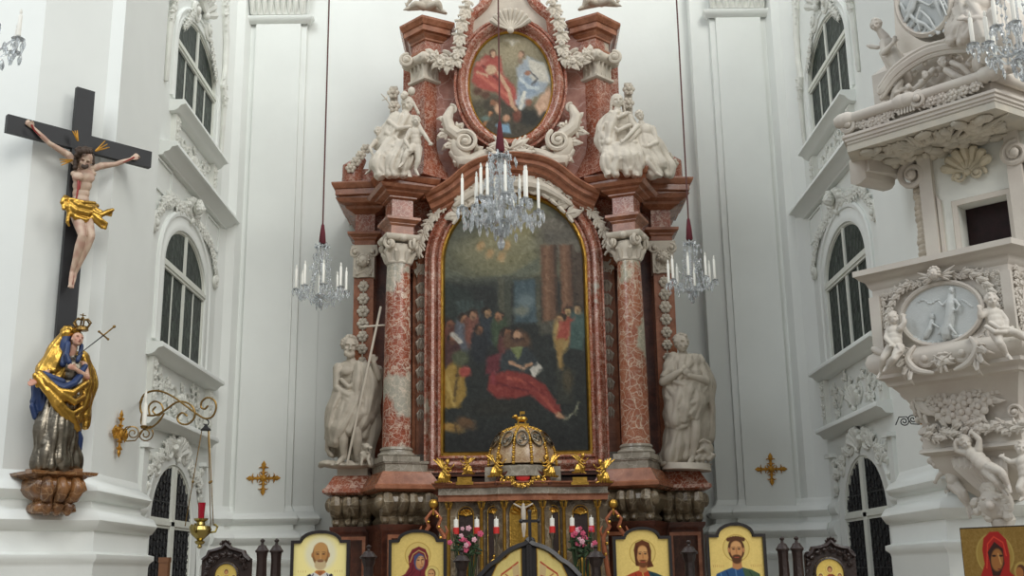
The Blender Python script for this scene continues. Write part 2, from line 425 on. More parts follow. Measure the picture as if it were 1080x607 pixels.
def o_shell(mb, x, z, Rr, a0, a1, n=7, d=.04, inner=.15):
    for k in range(n):
        a=a0+(a1-a0)*(k+.5)/n; ca,sa=math.cos(a),math.sin(a); w=(a1-a0)/n*Rr*.5
        mb.tube([(x+ca*Rr*inner,-d,z+sa*Rr*inner),(x+ca*Rr*.55,-d*.6,z+sa*Rr*.55),(x+ca*Rr*.95,-d*1.3,z+sa*Rr*.95)],[w*.3,w*.62,w*1.02],7)
    mb.ell((x,-d,z),(Rr*.16,Rr*.14,Rr*.16),None,8,6)
def o_bud(mb, x, z, w, h, d=.03):
    mb.lathe((x,-d,z-h/2),[(.02*w,0),(.22*w,.12*h),(.42*w,.38*h),(.4*w,.6*h),(.2*w,.85*h),(.04*w,h)],8,sy=.8)
    for a in (-1,0,1):
        mb.tube([(x+a*.1*w,-d-.2*w,z+h*.42),(x+a*.42*w,-d-.38*w,z+h*.1),(x+a*.3*w,-d-.2*w,z-h*.35)],[.06*w,.17*w,.05*w],6)
def o_rosette(mb, x, z, r, d=.03):
    for k in range(6):
        a=k*math.pi/3; mb.ell((x+math.cos(a)*r*.6,-d,z+math.sin(a)*r*.6),(r*.4,r*.35,r*.4),None,7,5)
    mb.ell((x,-d-r*.3,z),(r*.35,r*.35,r*.35),None,7,5)
def o_head(mb, x, z, s, d=.05, wings=True):
    mb.ell((x,-d-s*.25,z),(s*.42,s*.42,s*.5),None,12,9)
    mb.ell((x,-d-s*.66,z-s*.05),(s*.07,s*.12,s*.1),None,6,5)
    for k in (-1,1):
        mb.ell((x+k*s*.2,-d-s*.52,z-s*.12),(s*.14,s*.12,s*.13),None,7,5)
        mb.ell((x+k*s*.16,-d-s*.6,z+s*.06),(s*.06,s*.05,s*.04),None,6,4)
    for k in range(9):
        a=math.pi*(k/8)*1.3-.47; mb.ell((x+math.cos(a)*s*.42,-d-s*.3,z+math.sin(a)*s*.46+s*.05),(s*.16,s*.2,s*.15),None,7,5)
    if wings:
        for k in (-1,1):
            for q in range(4):
                a=.35-.38*q; L=s*(1.25-.14*q)
                o=lambda t:(x+k*(s*.35+math.cos(a)*L*t),-d*.5-s*.1,z-s*.2+math.sin(a)*L*t+s*.2*t)
                mb.tube([o(0),o(.5),o(1)],[s*.12,s*.15,s*.05],6)
# ================================================================ the room
XL, XR = 5.0, 5.1
HT = 14.5
def plan(sg):
    X=lambda v: sg*v*(1 if sg<0 else 1.02)
    return [(X(9),11.85),(X(5.32),11.85),(X(4.76),12.4),(X(4.6),12.4),(X(4.6),13.95),(sg*(XL if sg<0 else XR),13.95),
            (sg*(XL if sg<0 else XR),18.55),(sg*4.92,18.75),(sg*4.78,18.8),(sg*4.72,19.02),(sg*3.70,19.02),(sg*3.70,19.12),(sg*3.36,19.12),(sg*3.36,19.14 if sg<0 else 19.4)]
PLL=plan(-1); PLR=plan(1)
fb=MB(); fb.add([(-9,-6,0),(9,-6,0),(9,20,0),(-9,20,0)],[(0,1,2,3)]); struct('floor', fb, MT['floor'], smooth=0)

def wfn(sg):
    X=XL if sg<0 else XR
    return lambda a,b,d: (sg*(X-d), a, b)
def arch(y0,y1,z0,zs,rise,n=20,grow=0):
    c=(y0+y1)/2; h=(y1-y0)/2+grow; r=rise+grow
    return [(c-h,z0-grow*0)]+[(c-h*math.cos(math.pi*i/n), zs+r*math.sin(math.pi*i/n)) for i in range(n+1)]+[(c+h,z0-grow*0)]
WIN=[('upper',15.66,17.86,8.5,9.45,.72),('lower',15.66,17.86,4.82,6.0,.72),('ground',15.75,17.8,0.4,2.35,.85)]
def wall_quads(mb, path, skip):
    for i in range(len(path)-1):
        if i==skip: continue
        (x0,y0),(x1,y1)=path[i],path[i+1]
        mb.add([(x0,y0,0),(x1,y1,0),(x1,y1,HT),(x0,y0,HT)],[(0,1,2,3)])
for sg,PLN,nm in ((-1,PLL,'left'),(1,PLR,'right')):
    fn=wfn(sg); mb=MB(); wall_quads(mb, PLN[:8], 5)
    outer=[(13.95,0),(18.55,0),(18.55,HT),(13.95,HT)]
    loops=[outer]+[arch(a,b,c,d,e) for _,a,b,c,d,e in WIN]
    allp=[p for l in loops for p in l]
    tri=tessellate_polygon([[Vector((p[0],p[1],0)) for p in l] for l in loops])
    mb.add([fn(p[0],p[1],0) for p in allp],[tuple(t) for t in tri])
    for l in loops[1:]:      # reveals
        n=len(l); mb.add([fn(a,b,0) for a,b in l]+[fn(a,b,-.4) for a,b in l],[(i,(i+1)%n,n+(i+1)%n,n+i) for i in range(n)])
    struct('wall_'+nm, mb, MT['wall'], smooth=0)
mb=MB(); PB_=PLL[7:]+PLR[::-1][:7]; wall_quads(mb, PB_, -1); struct('wall_back', mb, MT['wall'], smooth=0)

# plinth mouldings that run round every pier and wall foot
BASE=[(0,2.72),(.03,2.66),(.04,2.62),(.11,2.58),(.15,2.51),(.11,2.44),(.05,2.41),(.055,2.34),(.08,2.32),(.17,2.29),(.215,2.2),(.17,2.11),(.13,2.09),(.13,1.88),(.14,1.87),(.2,1.85),(.2,1.80),(.16,1.76),(.15,1.72),(.15,0)]
k=0
for PLN,rev in ((PLL[:6],0),(PLR[:6],1)):
    k+=1; mb=MB(); pth=PLN if not rev else PLN[::-1]
    mb.sweep_plan(pth, BASE); struct('trim_%d'%k, mb, MT['wall'], smooth=50)
for i,pth in enumerate((PLL[6:], PLR[6:][::-1])):
    k+=1; mb=MB(); mb.sweep_plan(pth, BASE); struct('trim_%d'%k, mb, MT['wall'], smooth=50)
for sg in (-1,1):            # foot mouldings of the side bay, left and right of the ground window
    for a,b in ((13.95,15.45),(18.1,18.56)):
        k+=1; X=XL if sg<0 else XR; mb=MB(); pth=[(sg*X,a),(sg*X,b)]
        mb.sweep_plan(pth if sg<0 else pth[::-1], [(o*.6,z) for o,z in BASE]); struct('trim_%d'%k, mb, MT['wall'], smooth=50)
# flat pilasters beside the altar recess: a raised strip and its leafy capital
for sg in (-1,1):
    zc=P(300,18,19).z
    mb=MB(); x0,x1=sorted((sg*4.62,sg*3.80))
    mb.box(((x0+x1)/2,18.99,zc/2+1.3),(x1-x0,.06,zc-2.6))
    k+=1; struct('trim_%d'%k, mb, MT['wall'], smooth=0)
    mb=MB(); pth=[(x0-.14,19.05),(x0-.14,18.97),(x1+.14,18.97),(x1+.14,19.05)]
    mb.sweep_plan(pth,[(0,-.16),(.03,-.14),(.06,-.09),(.09,-.06),(.09,-.02),(.04,0),(.0,.02)],z0=zc)
    k+=1; struct('trim_%d'%k, mb, MT['wall'], smooth=50)
    mb=MB()
    for r_ in range(3):
        nn=9
        for q in range(nn):
            x=x0-.1+(x1-x0+.2)*(q+.5*(r_%2)+.25)/nn; z=zc+.03+r_*.32
            mb.tube([(x,18.9,z),(x+.01,18.84,z+.3),(x,18.78,z+.5)],[.03,.06,.02],6)
            mb.tube([(x+.05,18.91,z),(x+.05,18.88,z+.25),(x+.08,18.84,z+.34)],[.02,.03,.02],5)
    mb.box(((x0+x1)/2,18.925,zc+.6),(x1-x0+.1,.06,1.2))
    solo('pilaster_capital', mb, MT['stucco'], 'leafy stucco capital at the top edge, on the pilaster '+('left' if sg<0 else 'right')+' of the altar', 'capital')

# ---------------------------------------------------------------- windows with surrounds
def panel_relief(mb, y0, y1, z0, z1, seed, d=.02):
    random.seed(seed); c=(y0+y1)/2; w=(y1-y0)/2; h=z1-z0
    for s in (-1,1):
        o_scroll(mb, c+s*w*.25, z0+h*.45, h*.26, 1.5, 1.57-s*.8, s, .026, .02)
        o_scroll(mb, c+s*w*.62, z0+h*.55, h*.24, 1.4, -1.57, -s, .024, .02)
        for q in range(9):
            o_leaf(mb, c+s*w*random.uniform(.1,.92), z0+h*random.uniform(.15,.8), random.uniform(0,6.28), h*random.uniform(.2,.34), h*.16, .02, 2)
    for q in range(12): o_flower(mb, c+w*random.uniform(-.9,.9), z0+h*random.uniform(.15,.85), h*.09, .02)
    o_shell(mb, c, z0+h*.12, h*.45, .5, 2.64, 6, .03)
wn=0
for sg in (-1,1):
    fn=wfn(sg); side='left' if sg<0 else 'right'
    X=XL if sg<0 else XR
    # ornament matrix: local x -> world Y, z up, -y out of the wall towards the room
    OM=Matrix(((0,sg,0,sg*X),(1,0,0,0),(0,0,1,0),(0,0,0,1)))
    for kind,y0,y1,z0,zs,rise in WIN:
        wn+=1
        W=bpy.data.objects.new('window_%d'%wn,None); COL.objects.link(W); W.location=(sg*X,(y0+y1)/2,z0); W['kind']='structure'
        c=(y0+y1)/2; h=(y1-y0)/2
        pth=arch(y0,y1,z0,zs,rise)
        mb=MB(); mb.sweep_face(pth,[(0,-.06),(0,.0),(.035,.0),(.035,-.02),(.05,-.025),(.05,-.06)],fn,flip=1)
        mb.sweep_face([(y0,z0+.03),(y1,z0+.03)],[(-.05,-.06),(.06,-.06),(.06,-.3),(-.05,-.3)],fn,flip=1)
        obj('window_frame',mb,MT['frame_paint'],W)
        # outer moulded surround
        mb=MB()
        prof=[(0,0),(0,.07),(.03,.08),(.10,.08),(.12,.05),(.2,.05),(.22,.11),(.27,.12),(.3,.07),(.3,0)] if kind!='ground' else [(0,0),(0,.05),(.16,.06),(.18,.09),(.24,.09),(.26,0)]
        prof=[(a*(.62 if kind=='upper' else 1),b*.42) for a,b in prof]
        mb.sweep_face(pth,prof,fn,flip=-1); obj('moulded_surround',mb,MT['wall'],W)
        # mullions and transom
        bx=lambda ya,yb,za,zb,d0,d1: MB().prism([(ya,za),(yb,za),(yb,zb),(ya,zb)],fn,d0,d1)
        mb=bx(y0,y1,zs-.07,zs+.07,-.03,.01); mb.prism([(y0,zs-.03),(y1,zs-.03),(y1,zs+.03),(y0,zs+.03)],fn,.005,.03)
        obj('transom',mb,MT['frame_paint'],W)
        mw_=.08 if kind=='ground' else .045; obj('mullion',bx(c-mw_,c+mw_,z0,zs+rise-.03,-.03,.03 if kind=='ground' else .0),MT['frame_paint'],W)
        if kind!='ground':
            for s in (-1,1): obj('glazing_bar',bx(c+s*h/2-.018,c+s*h/2+.018,z0,zs,-.03,-.012),MT['frame_paint'],W)
        gp=arch(y0-.02,y1+.02,z0-.02,zs,rise+.02)
        for s in (-1,1):   # one pane field on each side of the mullion, above and below
            pass
        obj('glass_pane',MB().prism(gp,fn,-.05,-.025),MT['pane'] if kind!='ground' else MT['nightglass'],W,smooth=0)
        if kind=='ground':
            g=MB(); g.M=OM
            for q in range(14):
                y=y0+.08+(y1-y0-.16)*q/13; zt=zs+rise*math.sqrt(max(0,1-((y-c)/h)**2))-.02
                g.tube([(y,.02,z0),(y,.02,zt)],.012,5,caps=False)
                z=z0+.1+(q%2)*.1
                while z<zt-.2:
                    for s in (-1,1):
                        g.tube([(y,0.018,z),(y+s*.055,0.018,z+.04),(y+s*.06,0.018,z+.1),(y+s*.015,0.018,z+.13),(y+s*.03,0.018,z+.08)],[.012,.012,.01,.01,.012],5)
                    z+=.2
            for zz in (z0+.5,z0+1.2,zs+.3): g.tube([(y0,.02,zz),(y1,.02,zz)],.012,5,caps=False)
            obj('iron_grille',g,MT['iron'],W)
        if kind!='ground':
            # sill with apron brackets and relief panel
            mb=MB(); zsill=8.43 if kind=='upper' else 4.73
            sy0,sy1=(15.5,18.05) if kind=='upper' else (15.15,18.5)
            pa=[(sg*X,sy0),(sg*X,sy1)]
            mb.sweep_plan(pa if sg<0 else pa[::-1],[(0,.0),(.22,-.0),(.24,-.03),(.24,-.07),(.17,-.09),(.13,-.14),(.08,-.17),(.0,-.18)],z0=zsill)
            obj('window_sill',mb,MT['wall'],W,smooth=50)
            zb=7.62 if kind=='upper' else 3.78
            mb=MB(); 
            for ya in (sy0+.12,sy1-.3): mb.prism([(ya,zb+.02),(ya+.2,zb+.02),(ya+.2,zsill-.18),(ya,zsill-.18)],fn,0,.08)
            mb.M=OM
            for ya in (sy0+.22,sy1-.2):
                for q in range(4): o_flower(mb,ya,zsill-.28-q*(zsill-zb-.35)/4,.07,.09)
            obj('apron_bracket',mb,MT['stucco'],W)
            mb=MB(); mb.M=OM; panel_relief(mb,sy0+.4,sy1-.38,zb+.04,zsill-.2,wn)
            obj('relief_panel',mb,MT['stucco'],W)
        # cornices over the lower window and over the ground window
        if kind=='lower':
            mb=MB(); pa=[(sg*X,15.1),(sg*X,18.85)]
            mb.sweep_plan(pa if sg<0 else pa[::-1],[(0,.02),(.26,.0),(.28,-.03),(.28,-.07),(.2,-.09),(.17,-.14),(.1,-.16),(.08,-.2),(0,-.21)],z0=7.62)
            obj('cornice',mb,MT['wall'],W,smooth=50)
            mb=MB(); mb.M=OM; random.seed(50+wn)
            for s in (-1,1):
                pts=[(c+s*(1.55*t+.1), 7.22-.75*t**1.6-.12*math.sin(math.pi*t*2)) for t in [i/12 for i in range(13)]]
                o_garland(mb,pts,.13,.05)
                o_scroll(mb,c+s*1.62,6.42,.13,1.4,1.57,-s,.045,.04)
            obj('stucco_garland',mb,MT['stucco'],W)
            mb=MB(); mb.M=OM; o_shell(mb,c,6.95,.34,.4,2.74,7,.06); o_head(mb,c,7.15,.22,.1,False); o_scroll(mb,c-.25,7.05,.12,1.4,0,1,.04,.05); o_scroll(mb,c+.25,7.05,.12,1.4,3.14,-1,.04,.05)
            obj('keystone_ornament',mb,MT['stucco'],W)
            mb=MB()
            for s in (-1,1):   # raised sunk panels in the spandrels
                a=c+s*1.0; b=c+s*1.72
                pp=[(min(a,b),6.95),(max(a,b),6.95),(max(a,b),7.36),(min(a,b),7.36)]
                mb.sweep_face(pp,[(0,0),(0,.025),(.03,.025),(.03,0)],fn,closed=True)
            obj('sunk_panel',mb,MT['wall'],W)
        if kind=='ground':
            mb=MB(); pa=[(sg*X,15.2),(sg*X,18.4)]
            mb.sweep_plan(pa if sg<0 else pa[::-1],[(0,.02),(.2,.0),(.22,-.03),(.22,-.07),(.15,-.1),(.1,-.16),(0,-.17)],z0=3.78)
            obj('cornice',mb,MT['wall'],W,smooth=50)
            mb=MB(); mb.M=OM; random.seed(70+wn)
            o_shell(mb,c,3.28,.3,.3,2.84,6,.06)
            for s in (-1,1):
                o_scroll(mb,c+s*.42,3.42,.17,1.5,0 if s<0 else 3.14,s,.045,.04)
                o_scroll(mb,c+s*.9,3.1,.14,1.5,1.57,-s,.04,.04)
                for q in range(12): o_leaf(mb,c+s*(.15+.09*q),3.45-.045*q+random.uniform(-.06,.1),1.57-s*random.uniform(.3,1.6),.22,.13,.04)
                for q in range(3): o_bud(mb,c+s*1.32,3.2-q*.2,.1,.16)
                pb=[(c+s*1.2-.12,3.15),(c+s*1.2+.12,3.15),(c+s*1.2+.12,3.4),(c+s*1.2-.12,3.4)]
            obj('stucco_ornament',mb,MT['stucco'],W)
            mb=MB(); 
            for s in (-1,1): mb.prism([(c+s*1.45-.14,3.3),(c+s*1.45+.14,3.3),(c+s*1.45+.14,3.36),(c+s*1.45-.14,3.36)],fn,0,.12); mb.prism([(c+s*1.45-.11,2.7),(c+s*1.45+.11,2.7),(c+s*1.45+.11,3.3),(c+s*1.45-.11,3.3)],fn,0,.05)
            obj('pilaster_strip',mb,MT['wall'],W,smooth=0)
        if kind=='upper':
            mb=MB(); mb.M=OM; random.seed(90+wn)
            o_shell(mb,c+.05,10.45,.42,.35,2.79,7,.09)
            for s in (-1,1):
                o_scroll(mb,c+s*.35,10.35,.16,1.5,0 if s<0 else 3.14,s,.05,.06)
                pts=[(c+s*(.45+.5*t),10.3-.55*t) for t in (0,.33,.66,1)]
                o_garland(mb,pts,.1,.06)
            obj('shell_crest',mb,MT['stucco'],W)
            for s in (-1,1):
                mb=MB(); mb.M=OM; yb=c+s*1.52
                mb.tube([(yb-s*.25,-.03,11.6),(yb-s*.2,-.04,11.2),(yb-s*.05,-.05,10.7),(yb-s*.03,-.05,10.2),(yb-s*.08,-.04,9.85),(yb+s*.05,-.04,9.6),(yb+s*.05,-.03,8.6)],[.05,.06,.06,.05,.06,.05,.035],8)
                o_garland(mb,[(yb-s*.25,11.6),(yb-s*.1,10.9)],.13,.07)
                o_garland(mb,[(yb-s*.05,10.0),(yb+s*.05,9.55)],.13,.07)
                obj('side_scroll',mb,MT['stucco'],W)
# ================================================================ the high altar
X0=.03
def rect(cx,cy,w,d,rz):
    c,s=math.cos(rz),math.sin(rz)
    return [(cx+a*c-b*s, cy+a*s+b*c) for a,b in ((-w/2,-d/2),(w/2,-d/2),(w/2,d/2),(-w/2,d/2))]
def stack(mb, path, prof):
    """closed moulded block on a plan outline, prof from bottom to top"""
    b=len(mb.v); mb.sweep_plan(path, prof, closed=True); n=len(path); m_=len(prof)
    mb.f.append(tuple(b+i*m_ for i in reversed(range(n)))); mb.f.append(tuple(b+i*m_+m_-1 for i in range(n)))
    return mb
mx=lambda sg,x: X0+sg*x
A=thing('high_altar','towering red marble baroque high altar with two columns and a curved broken cornice','altar',(X0,18,0))
AF=lambda Y: (lambda a,b,d: (a,Y-d,b))
for sg in (-1,1):
    rz=-sg*.38
    MI=lambda pts: pts if sg<0 else [(2*X0-x,y) for x,y in pts][::-1]
    # ---- pedestals
    for (cx,cy,w,d,r_) in ((1.76,17.15,.86,.95,rz),(2.52,17.75,.68,.9,-sg*.06)):
        pth=rect(mx(sg,cx),cy,w,d,r_)
        mb=stack(MB(),pth,[(-.04,0),(-.04,.9),(.02,.95),(.02,1.0),(-.06,1.05),(-.06,2.2),(-.02,2.26),(-.02,2.3)])
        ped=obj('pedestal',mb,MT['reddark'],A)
        # sunk panel on the front of the pedestal
        fmx=Matrix.Translation((mx(sg,cx),cy,0))@Matrix.Rotation(r_,4,'Z')
        mb=MB(); mb.M=fmx; q=w/2-.16
        mb.sweep_face([(-q,1.2),(q,1.2),(q,2.1),(-q,2.1)],[(0,d/2+.06),(0,d/2+.1),(.05,d/2+.1),(.05,d/2+.06)],lambda a,b,o:(a,-o,b),closed=True)
        obj('panel_moulding',mb,MT['redplain'],A)
        # bulging lobed bracket
        mb=MB(); prof=[(-.08,2.3),(-.06,2.36),(-.1,2.42),(-.06,2.48),(.03,2.54),(.07,2.62),(.05,2.69),(-.02,2.73),(.0,2.76)]
        stack(mb,rect(mx(sg,cx),cy,w-.12,d-.1,r_),prof); mb.M=fmx
        for k in range(4):
            x=(-.42,-.1,.1,.42)[k]*(w-.12); rr=.07 if k in(1,2) else .085
            mb.tube([(x,-(d/2-.05+o),z) for o,z in prof[1:-1]],[rr*.8,rr*.8,rr,rr*1.15,rr*1.2,rr,rr*.6],8)
        for s in (-1,1):
            mb.ell((s*(w/2-.02),-d/2+.04,2.62),(.08,.09,.11),None,10,8)
        obj('lobed_bracket',mb,MT['brownm'],A)
        # red cornice slab and white plinth on top
        mb=stack(MB(),pth,[(-.02,2.76),(.05,2.78),(.09,2.80),(.09,2.85),(.05,2.87),(-.0,2.95),(-.06,3.05),(-.07,3.06)])
        obj('pedestal_cornice',mb,MT['red'] if cx>2 else MT['redplain'],A,smooth=18)
        mb=stack(MB(),rect(mx(sg,cx),cy,w-.22,d-.2,r_),[(0,3.05),(0,3.17),(.02,3.18),(.02,3.215),(0,3.22)])
        obj('plinth',mb,MT['greym'] if cx<2 else MT['stone'],A)
    # ---- column
    cx,cy=mx(sg,1.79),17.0
    mb=MB(); mb.lathe((cx,cy,0),[(.215,3.42),(.213,3.8),(.208,4.5),(.2,5.2),(.188,5.9),(.178,6.27)],40)
    col=obj('column',mb,MT['redcol'] if sg<0 else MT['redcol2'],A)
    mb=MB(); stack(mb,rect(cx,cy,.56,.56,rz),[(0,3.2),(0,3.28)])
    mb.lathe((cx,cy,0),[(.27,3.28),(.285,3.31),(.27,3.34),(.24,3.355),(.235,3.375),(.25,3.39),(.245,3.41),(.22,3.43)],40)
    obj('column_base',mb,MT['greym'],col)
    mb=MB(); mb.lathe((cx,cy,0),[(.19,6.25),(.2,6.27),(.19,6.29),(.185,6.3),(.2,6.42),(.22,6.5),(.2,6.56)],32)
    stack(mb,rect(cx,cy,.5,.5,rz),[(-.03,6.6),(.0,6.62),(.02,6.66),(.02,6.69)])
    for k in range(8):     # acanthus leaves round the bell
        a=k*math.pi/4; c_,s_=math.cos(a),math.sin(a)
        mb.tube([(cx+c_*.19,cy+s_*.19,6.3),(cx+c_*.215,cy+s_*.215,6.4),(cx+c_*.27,cy+s_*.27,6.44),(cx+c_*.26,cy+s_*.26,6.41)],[.035,.045,.03,.012],7)
    for k in range(4):     # corner volutes
        a=rz+math.pi/4+k*math.pi/2; sub=MB()
        o_scroll(sub,0,0,.085,1.5,1.57,1,.03,.01)
        M_=Matrix.Translation((cx+math.cos(a)*.27,cy+math.sin(a)*.27,6.55))
        for da in (-.75,.75): mb.M=M_@Matrix.Rotation(a+math.pi/2+da*.6,4,'Z'); mb.add(sub.v,sub.f)
        mb.M=I4
    for k in range(4):
        a=rz-math.pi/2+k*math.pi/2; mb.ell((cx+math.cos(a)*.25,cy+math.sin(a)*.25,6.63),(.06,.06,.06),None,8,6)
    obj('capital',mb,MT['stone'],col)
    # ---- entablature block over the column
    mb=stack(MB(),rect(cx,cy+.02,.36,.4,rz),[(0,6.69),(0,6.84),(.03,6.87),(.03,6.88),(.09,6.93),(.09,6.97),(.0,6.98)])
    eb=obj('entablature',mb,MT['redplain'],A)
    mb=stack(MB(),rect(cx,cy+.02,.34,.38,rz),[(0,6.97),(0,7.28)]); obj('frieze_block',mb,MT['red'],eb,smooth=0)
    mb=stack(MB(),rect(cx,cy+.02,.36,.4,rz),[(0,7.27),(.04,7.29),(.04,7.31),(.12,7.35),(.13,7.38),(.2,7.40),(.24,7.45)]); obj('bed_moulding',mb,MT['redplain'],eb,smooth=18)
    # ---- outer pilaster
    ox,oy=mx(sg,2.42),17.8
    mb=MB(); mb.box((ox,oy+.1,4.95),(.32,.4,3.5)); pil=obj('pilaster',mb,MT['redplain'],A,smooth=0)
    mb=MB(); mb.box((ox,oy+.1,3.3),(.42,.5,.16)); obj('pilaster_base',mb,MT['greym'],pil,smooth=0)
    mb=MB(); mb.M=Matrix.Translation((ox,oy-.1,0)); random.seed(3)
    mb.box((0,.12,6.75),(.42,.3,.08)); mb.box((0,.06,6.5),(.34,.2,.5)); o_head(mb,0,6.5,.2,.04,False)
    for s in (-1,1):
        o_scroll(mb,s*.14,6.66,.075,1.4,1.57,-s,.026,.06); o_leaf(mb,s*.1,6.28,1.57+s*.3,.22,.12,.03)
        o_scroll(mb,s*.1,6.3,.05,1.2,0,s,.02,.05)
    obj('cherub_capital',mb,MT['stone'],pil)
    mb=MB(); mb.M=Matrix.Translation((ox,oy-.1,0))
    n_=8
    for k in range(n_): o_rosette(mb,0,6.1-k*.205,.105-.035*abs(k-2)/6,.02)
    mb.tube([(0,-.01,6.2),(0,-.01,4.6)],.012,5); obj('rosette_chain',mb,MT['stone'],pil)
    mb=stack(MB(),rect(ox,oy+.12,.34,.4,0),[(0,6.78),(0,6.88),(.03,6.91),(.03,6.93),(.1,6.97),(.1,7.01),(.0,7.02)])
    eb=obj('entablature',mb,MT['redplain'],A)
    mb=stack(MB(),rect(ox,oy+.12,.32,.38,0),[(0,7.0),(0,7.35)]); obj('frieze_block',mb,MT['red'],eb,smooth=0)
    mb=stack(MB(),rect(ox,oy+.12,.34,.4,0),[(0,7.33),(.04,7.35),(.12,7.39),(.14,7.43),(.24,7.47),(.28,7.53)]); obj('bed_moulding',mb,MT['redplain'],eb,smooth=18)
    # recess walls between, and set-back entablature
    mb=MB(); mb.box((mx(sg,2.1),18.15,5.1),(1.0,.2,3.9)); obj('recess_panel',mb,MT['reddark'],A,smooth=0)  # shade of the gap put into the panel's dark colour
    mb=MB(); mb.box((mx(sg,2.1),18.0,7.15),(.6,.2,.4)); obj('set_back_frieze',mb,MT['red'],A,smooth=0)
    mb=MB(); mb.sweep_plan(MI([(mx(-1,2.3),17.85),(mx(-1,1.9),17.85)]) if sg<0 else [(mx(1,1.9),17.85),(mx(1,2.3),17.85)],[(0,6.8),(.0,6.88),(.05,6.93),(.05,6.98),(0,6.99)]); obj('set_back_moulding',mb,MT['redplain'],A)
    # ---- big side cornice
    pl=MI([(mx(-1,2.78),19.0),(mx(-1,2.78),17.5),(mx(-1,2.17),17.45),(mx(-1,2.04),17.0),(mx(-1,1.3),17.38),(mx(-1,1.2),19.0)])
    mb=stack(MB(),pl,[(-.06,7.44),(.0,7.46),(.03,7.52),(.03,7.55),(.09,7.57),(.09,7.66),(.11,7.67),(.14,7.72),(.15,7.75),(.15,7.77),(.1,7.785)])
    obj('side_cornice',mb,MT['redplain'],A,smooth=18)
    # ---- inner pilaster strip with a chain of buds
    ix=mx(sg,1.47)
    mb=MB(); mb.box((ix,17.65,4.95),(.28,.2,3.5)); pil=obj('inner_pilaster',mb,MT['redplain'],A,smooth=0)
    mb=MB(); mb.box((ix,17.63,3.3),(.34,.28,.16)); obj('pilaster_base',mb,MT['greym'],pil,smooth=0)
    mb=MB(); mb.M=Matrix.Translation((ix,17.55,0))
    for k in range(10): o_bud(mb,0,6.0-k*.225,.17-.05*(k/9)**2,.235,.02)
    mb.tube([(0,-.02,6.4),(0,-.02,3.85)],.01,5); obj('bud_chain',mb,MT['stone'],pil)
    mb=MB(); mb.M=Matrix.Translation((ix,17.55,0)); mb.box((0,.06,6.64),(.34,.2,.08)); mb.box((0,.06,6.4),(.26,.1,.45))
    for s in (-1,1): o_scroll(mb,s*.1,6.56,.07,1.4,1.57,-s,.024,.04); o_leaf(mb,s*.07,6.2,1.57+s*.25,.26,.12,.03); o_scroll(mb,s*.07,6.3,.05,1.2,0,s,.02,.04)
    obj('pilaster_capital',mb,MT['stone'],pil)
    mb=stack(MB(),rect(ix+sg*.02,17.75,.3,.3,0),[(0,6.69),(0,6.84),(.03,6.88),(.07,6.93),(.07,6.97),(.0,6.98),(0,7.28),(.04,7.3),(.12,7.38),(.2,7.42)]); obj('entablature',mb,MT['red'],A)
    # ---- upper stage: corner pier, capital, entablature
    ux,uy=mx(sg,1.42),17.55
    mb=stack(MB(),rect(ux,uy,.33,.33,math.pi/4),[(.2,7.78),(.12,7.95),(.03,8.2),(0,8.4),(0,9.5)]); up=obj('upper_pilaster',mb,MT['red'],A)
    mb=stack(MB(),rect(ux+sg*.25,uy+.35,.3,.3,0),[(.04,7.78),(0,8.3),(0,10.0)]); obj('rear_pilaster',mb,MT['red'],A,smooth=0)
    mb=stack(MB(),rect(ux,uy,.37,.37,math.pi/4),[(.0,9.5),(.03,9.52),(.03,9.56),(.0,9.58),(0,9.85),(.04,9.88)])
    for a in (math.pi/4+math.pi, math.pi/4+1.5*math.pi, math.pi/4, math.pi*.75):   # rolled volutes along each edge
        dx,dy=math.cos(a),math.sin(a); tx,ty=-dy,dx
        c_=(ux+dx*.22,uy+dy*.22)
        mb.tube([(c_[0]+tx*s*.22,c_[1]+ty*s*.22,9.88) for s in (-1,-.4,.4,1)],[.1,.085,.085,.1],14)
        for s in (-1,1):
            mb.ell((c_[0]+tx*s*.28,c_[1]+ty*s*.28,9.88),(.05,.05,.05),None,8,6)
        for q in (-.6,-.2,.2,.6):
            mb.tube([(c_[0]+tx*q*.25,c_[1]+ty*q*.25,9.85),(c_[0]+tx*q*.25-dx*.06,c_[1]+ty*q*.25-dy*.06,9.68),(c_[0]+tx*q*.25-dx*.03,c_[1]+ty*q*.25-dy*.03,9.54)],[.04,.03,.025],6)
    for (vx,vs_,vr) in ((1.1,1,.14),(1.72,-1,.1)):
        mb.M=Matrix.Translation((mx(sg,vx),uy-.22,9.86)); o_scroll(mb,0,0,vr,1.8,1.57,sg*vs_,.036,.04); mb.M=I4
    obj('volute_capital',mb,MT['stone'],up)
    pl=MI([(mx(-1,1.66),18.2),(mx(-1,1.66),17.6),(mx(-1,1.42),17.36),(mx(-1,1.14),17.52),(mx(-1,1.14),18.2)])
    mb=stack(MB(),pl,[(0,9.95),(.02,10.0),(.05,10.02),(.05,10.06),(.01,10.07)]); obj('architrave',mb,MT['redplain'],up)
    mb=stack(MB(),pl,[(0,10.06),(0,10.27)]); obj('frieze_block',mb,MT['red'],up,smooth=0)
    mb=stack(MB(),pl,[(.0,10.24),(.03,10.25),(.03,10.28),(.08,10.33),(.08,10.36),(.14,10.365),(.14,10.46),(.16,10.465),(.21,10.54),(.21,10.58),(.16,10.6)]); obj('upper_cornice',mb,MT['redplain'],up,smooth=18)
    # swag from the volute capital up to the crown
    T=P(538.5,91,17.5)
    mb=MB(); mb.M=Matrix.Translation((0,17.25,0)); random.seed(11)
    q=[(457,60),(466,66),(474,67),(481,62),(484,50),(485,36),(488,22),(492,8),(497,-6)]
    pts=[]
    for a,b in q:
        p=P(a,b,17.2); pts.append((p.x if sg<0 else 2*X0-p.x, p.z))
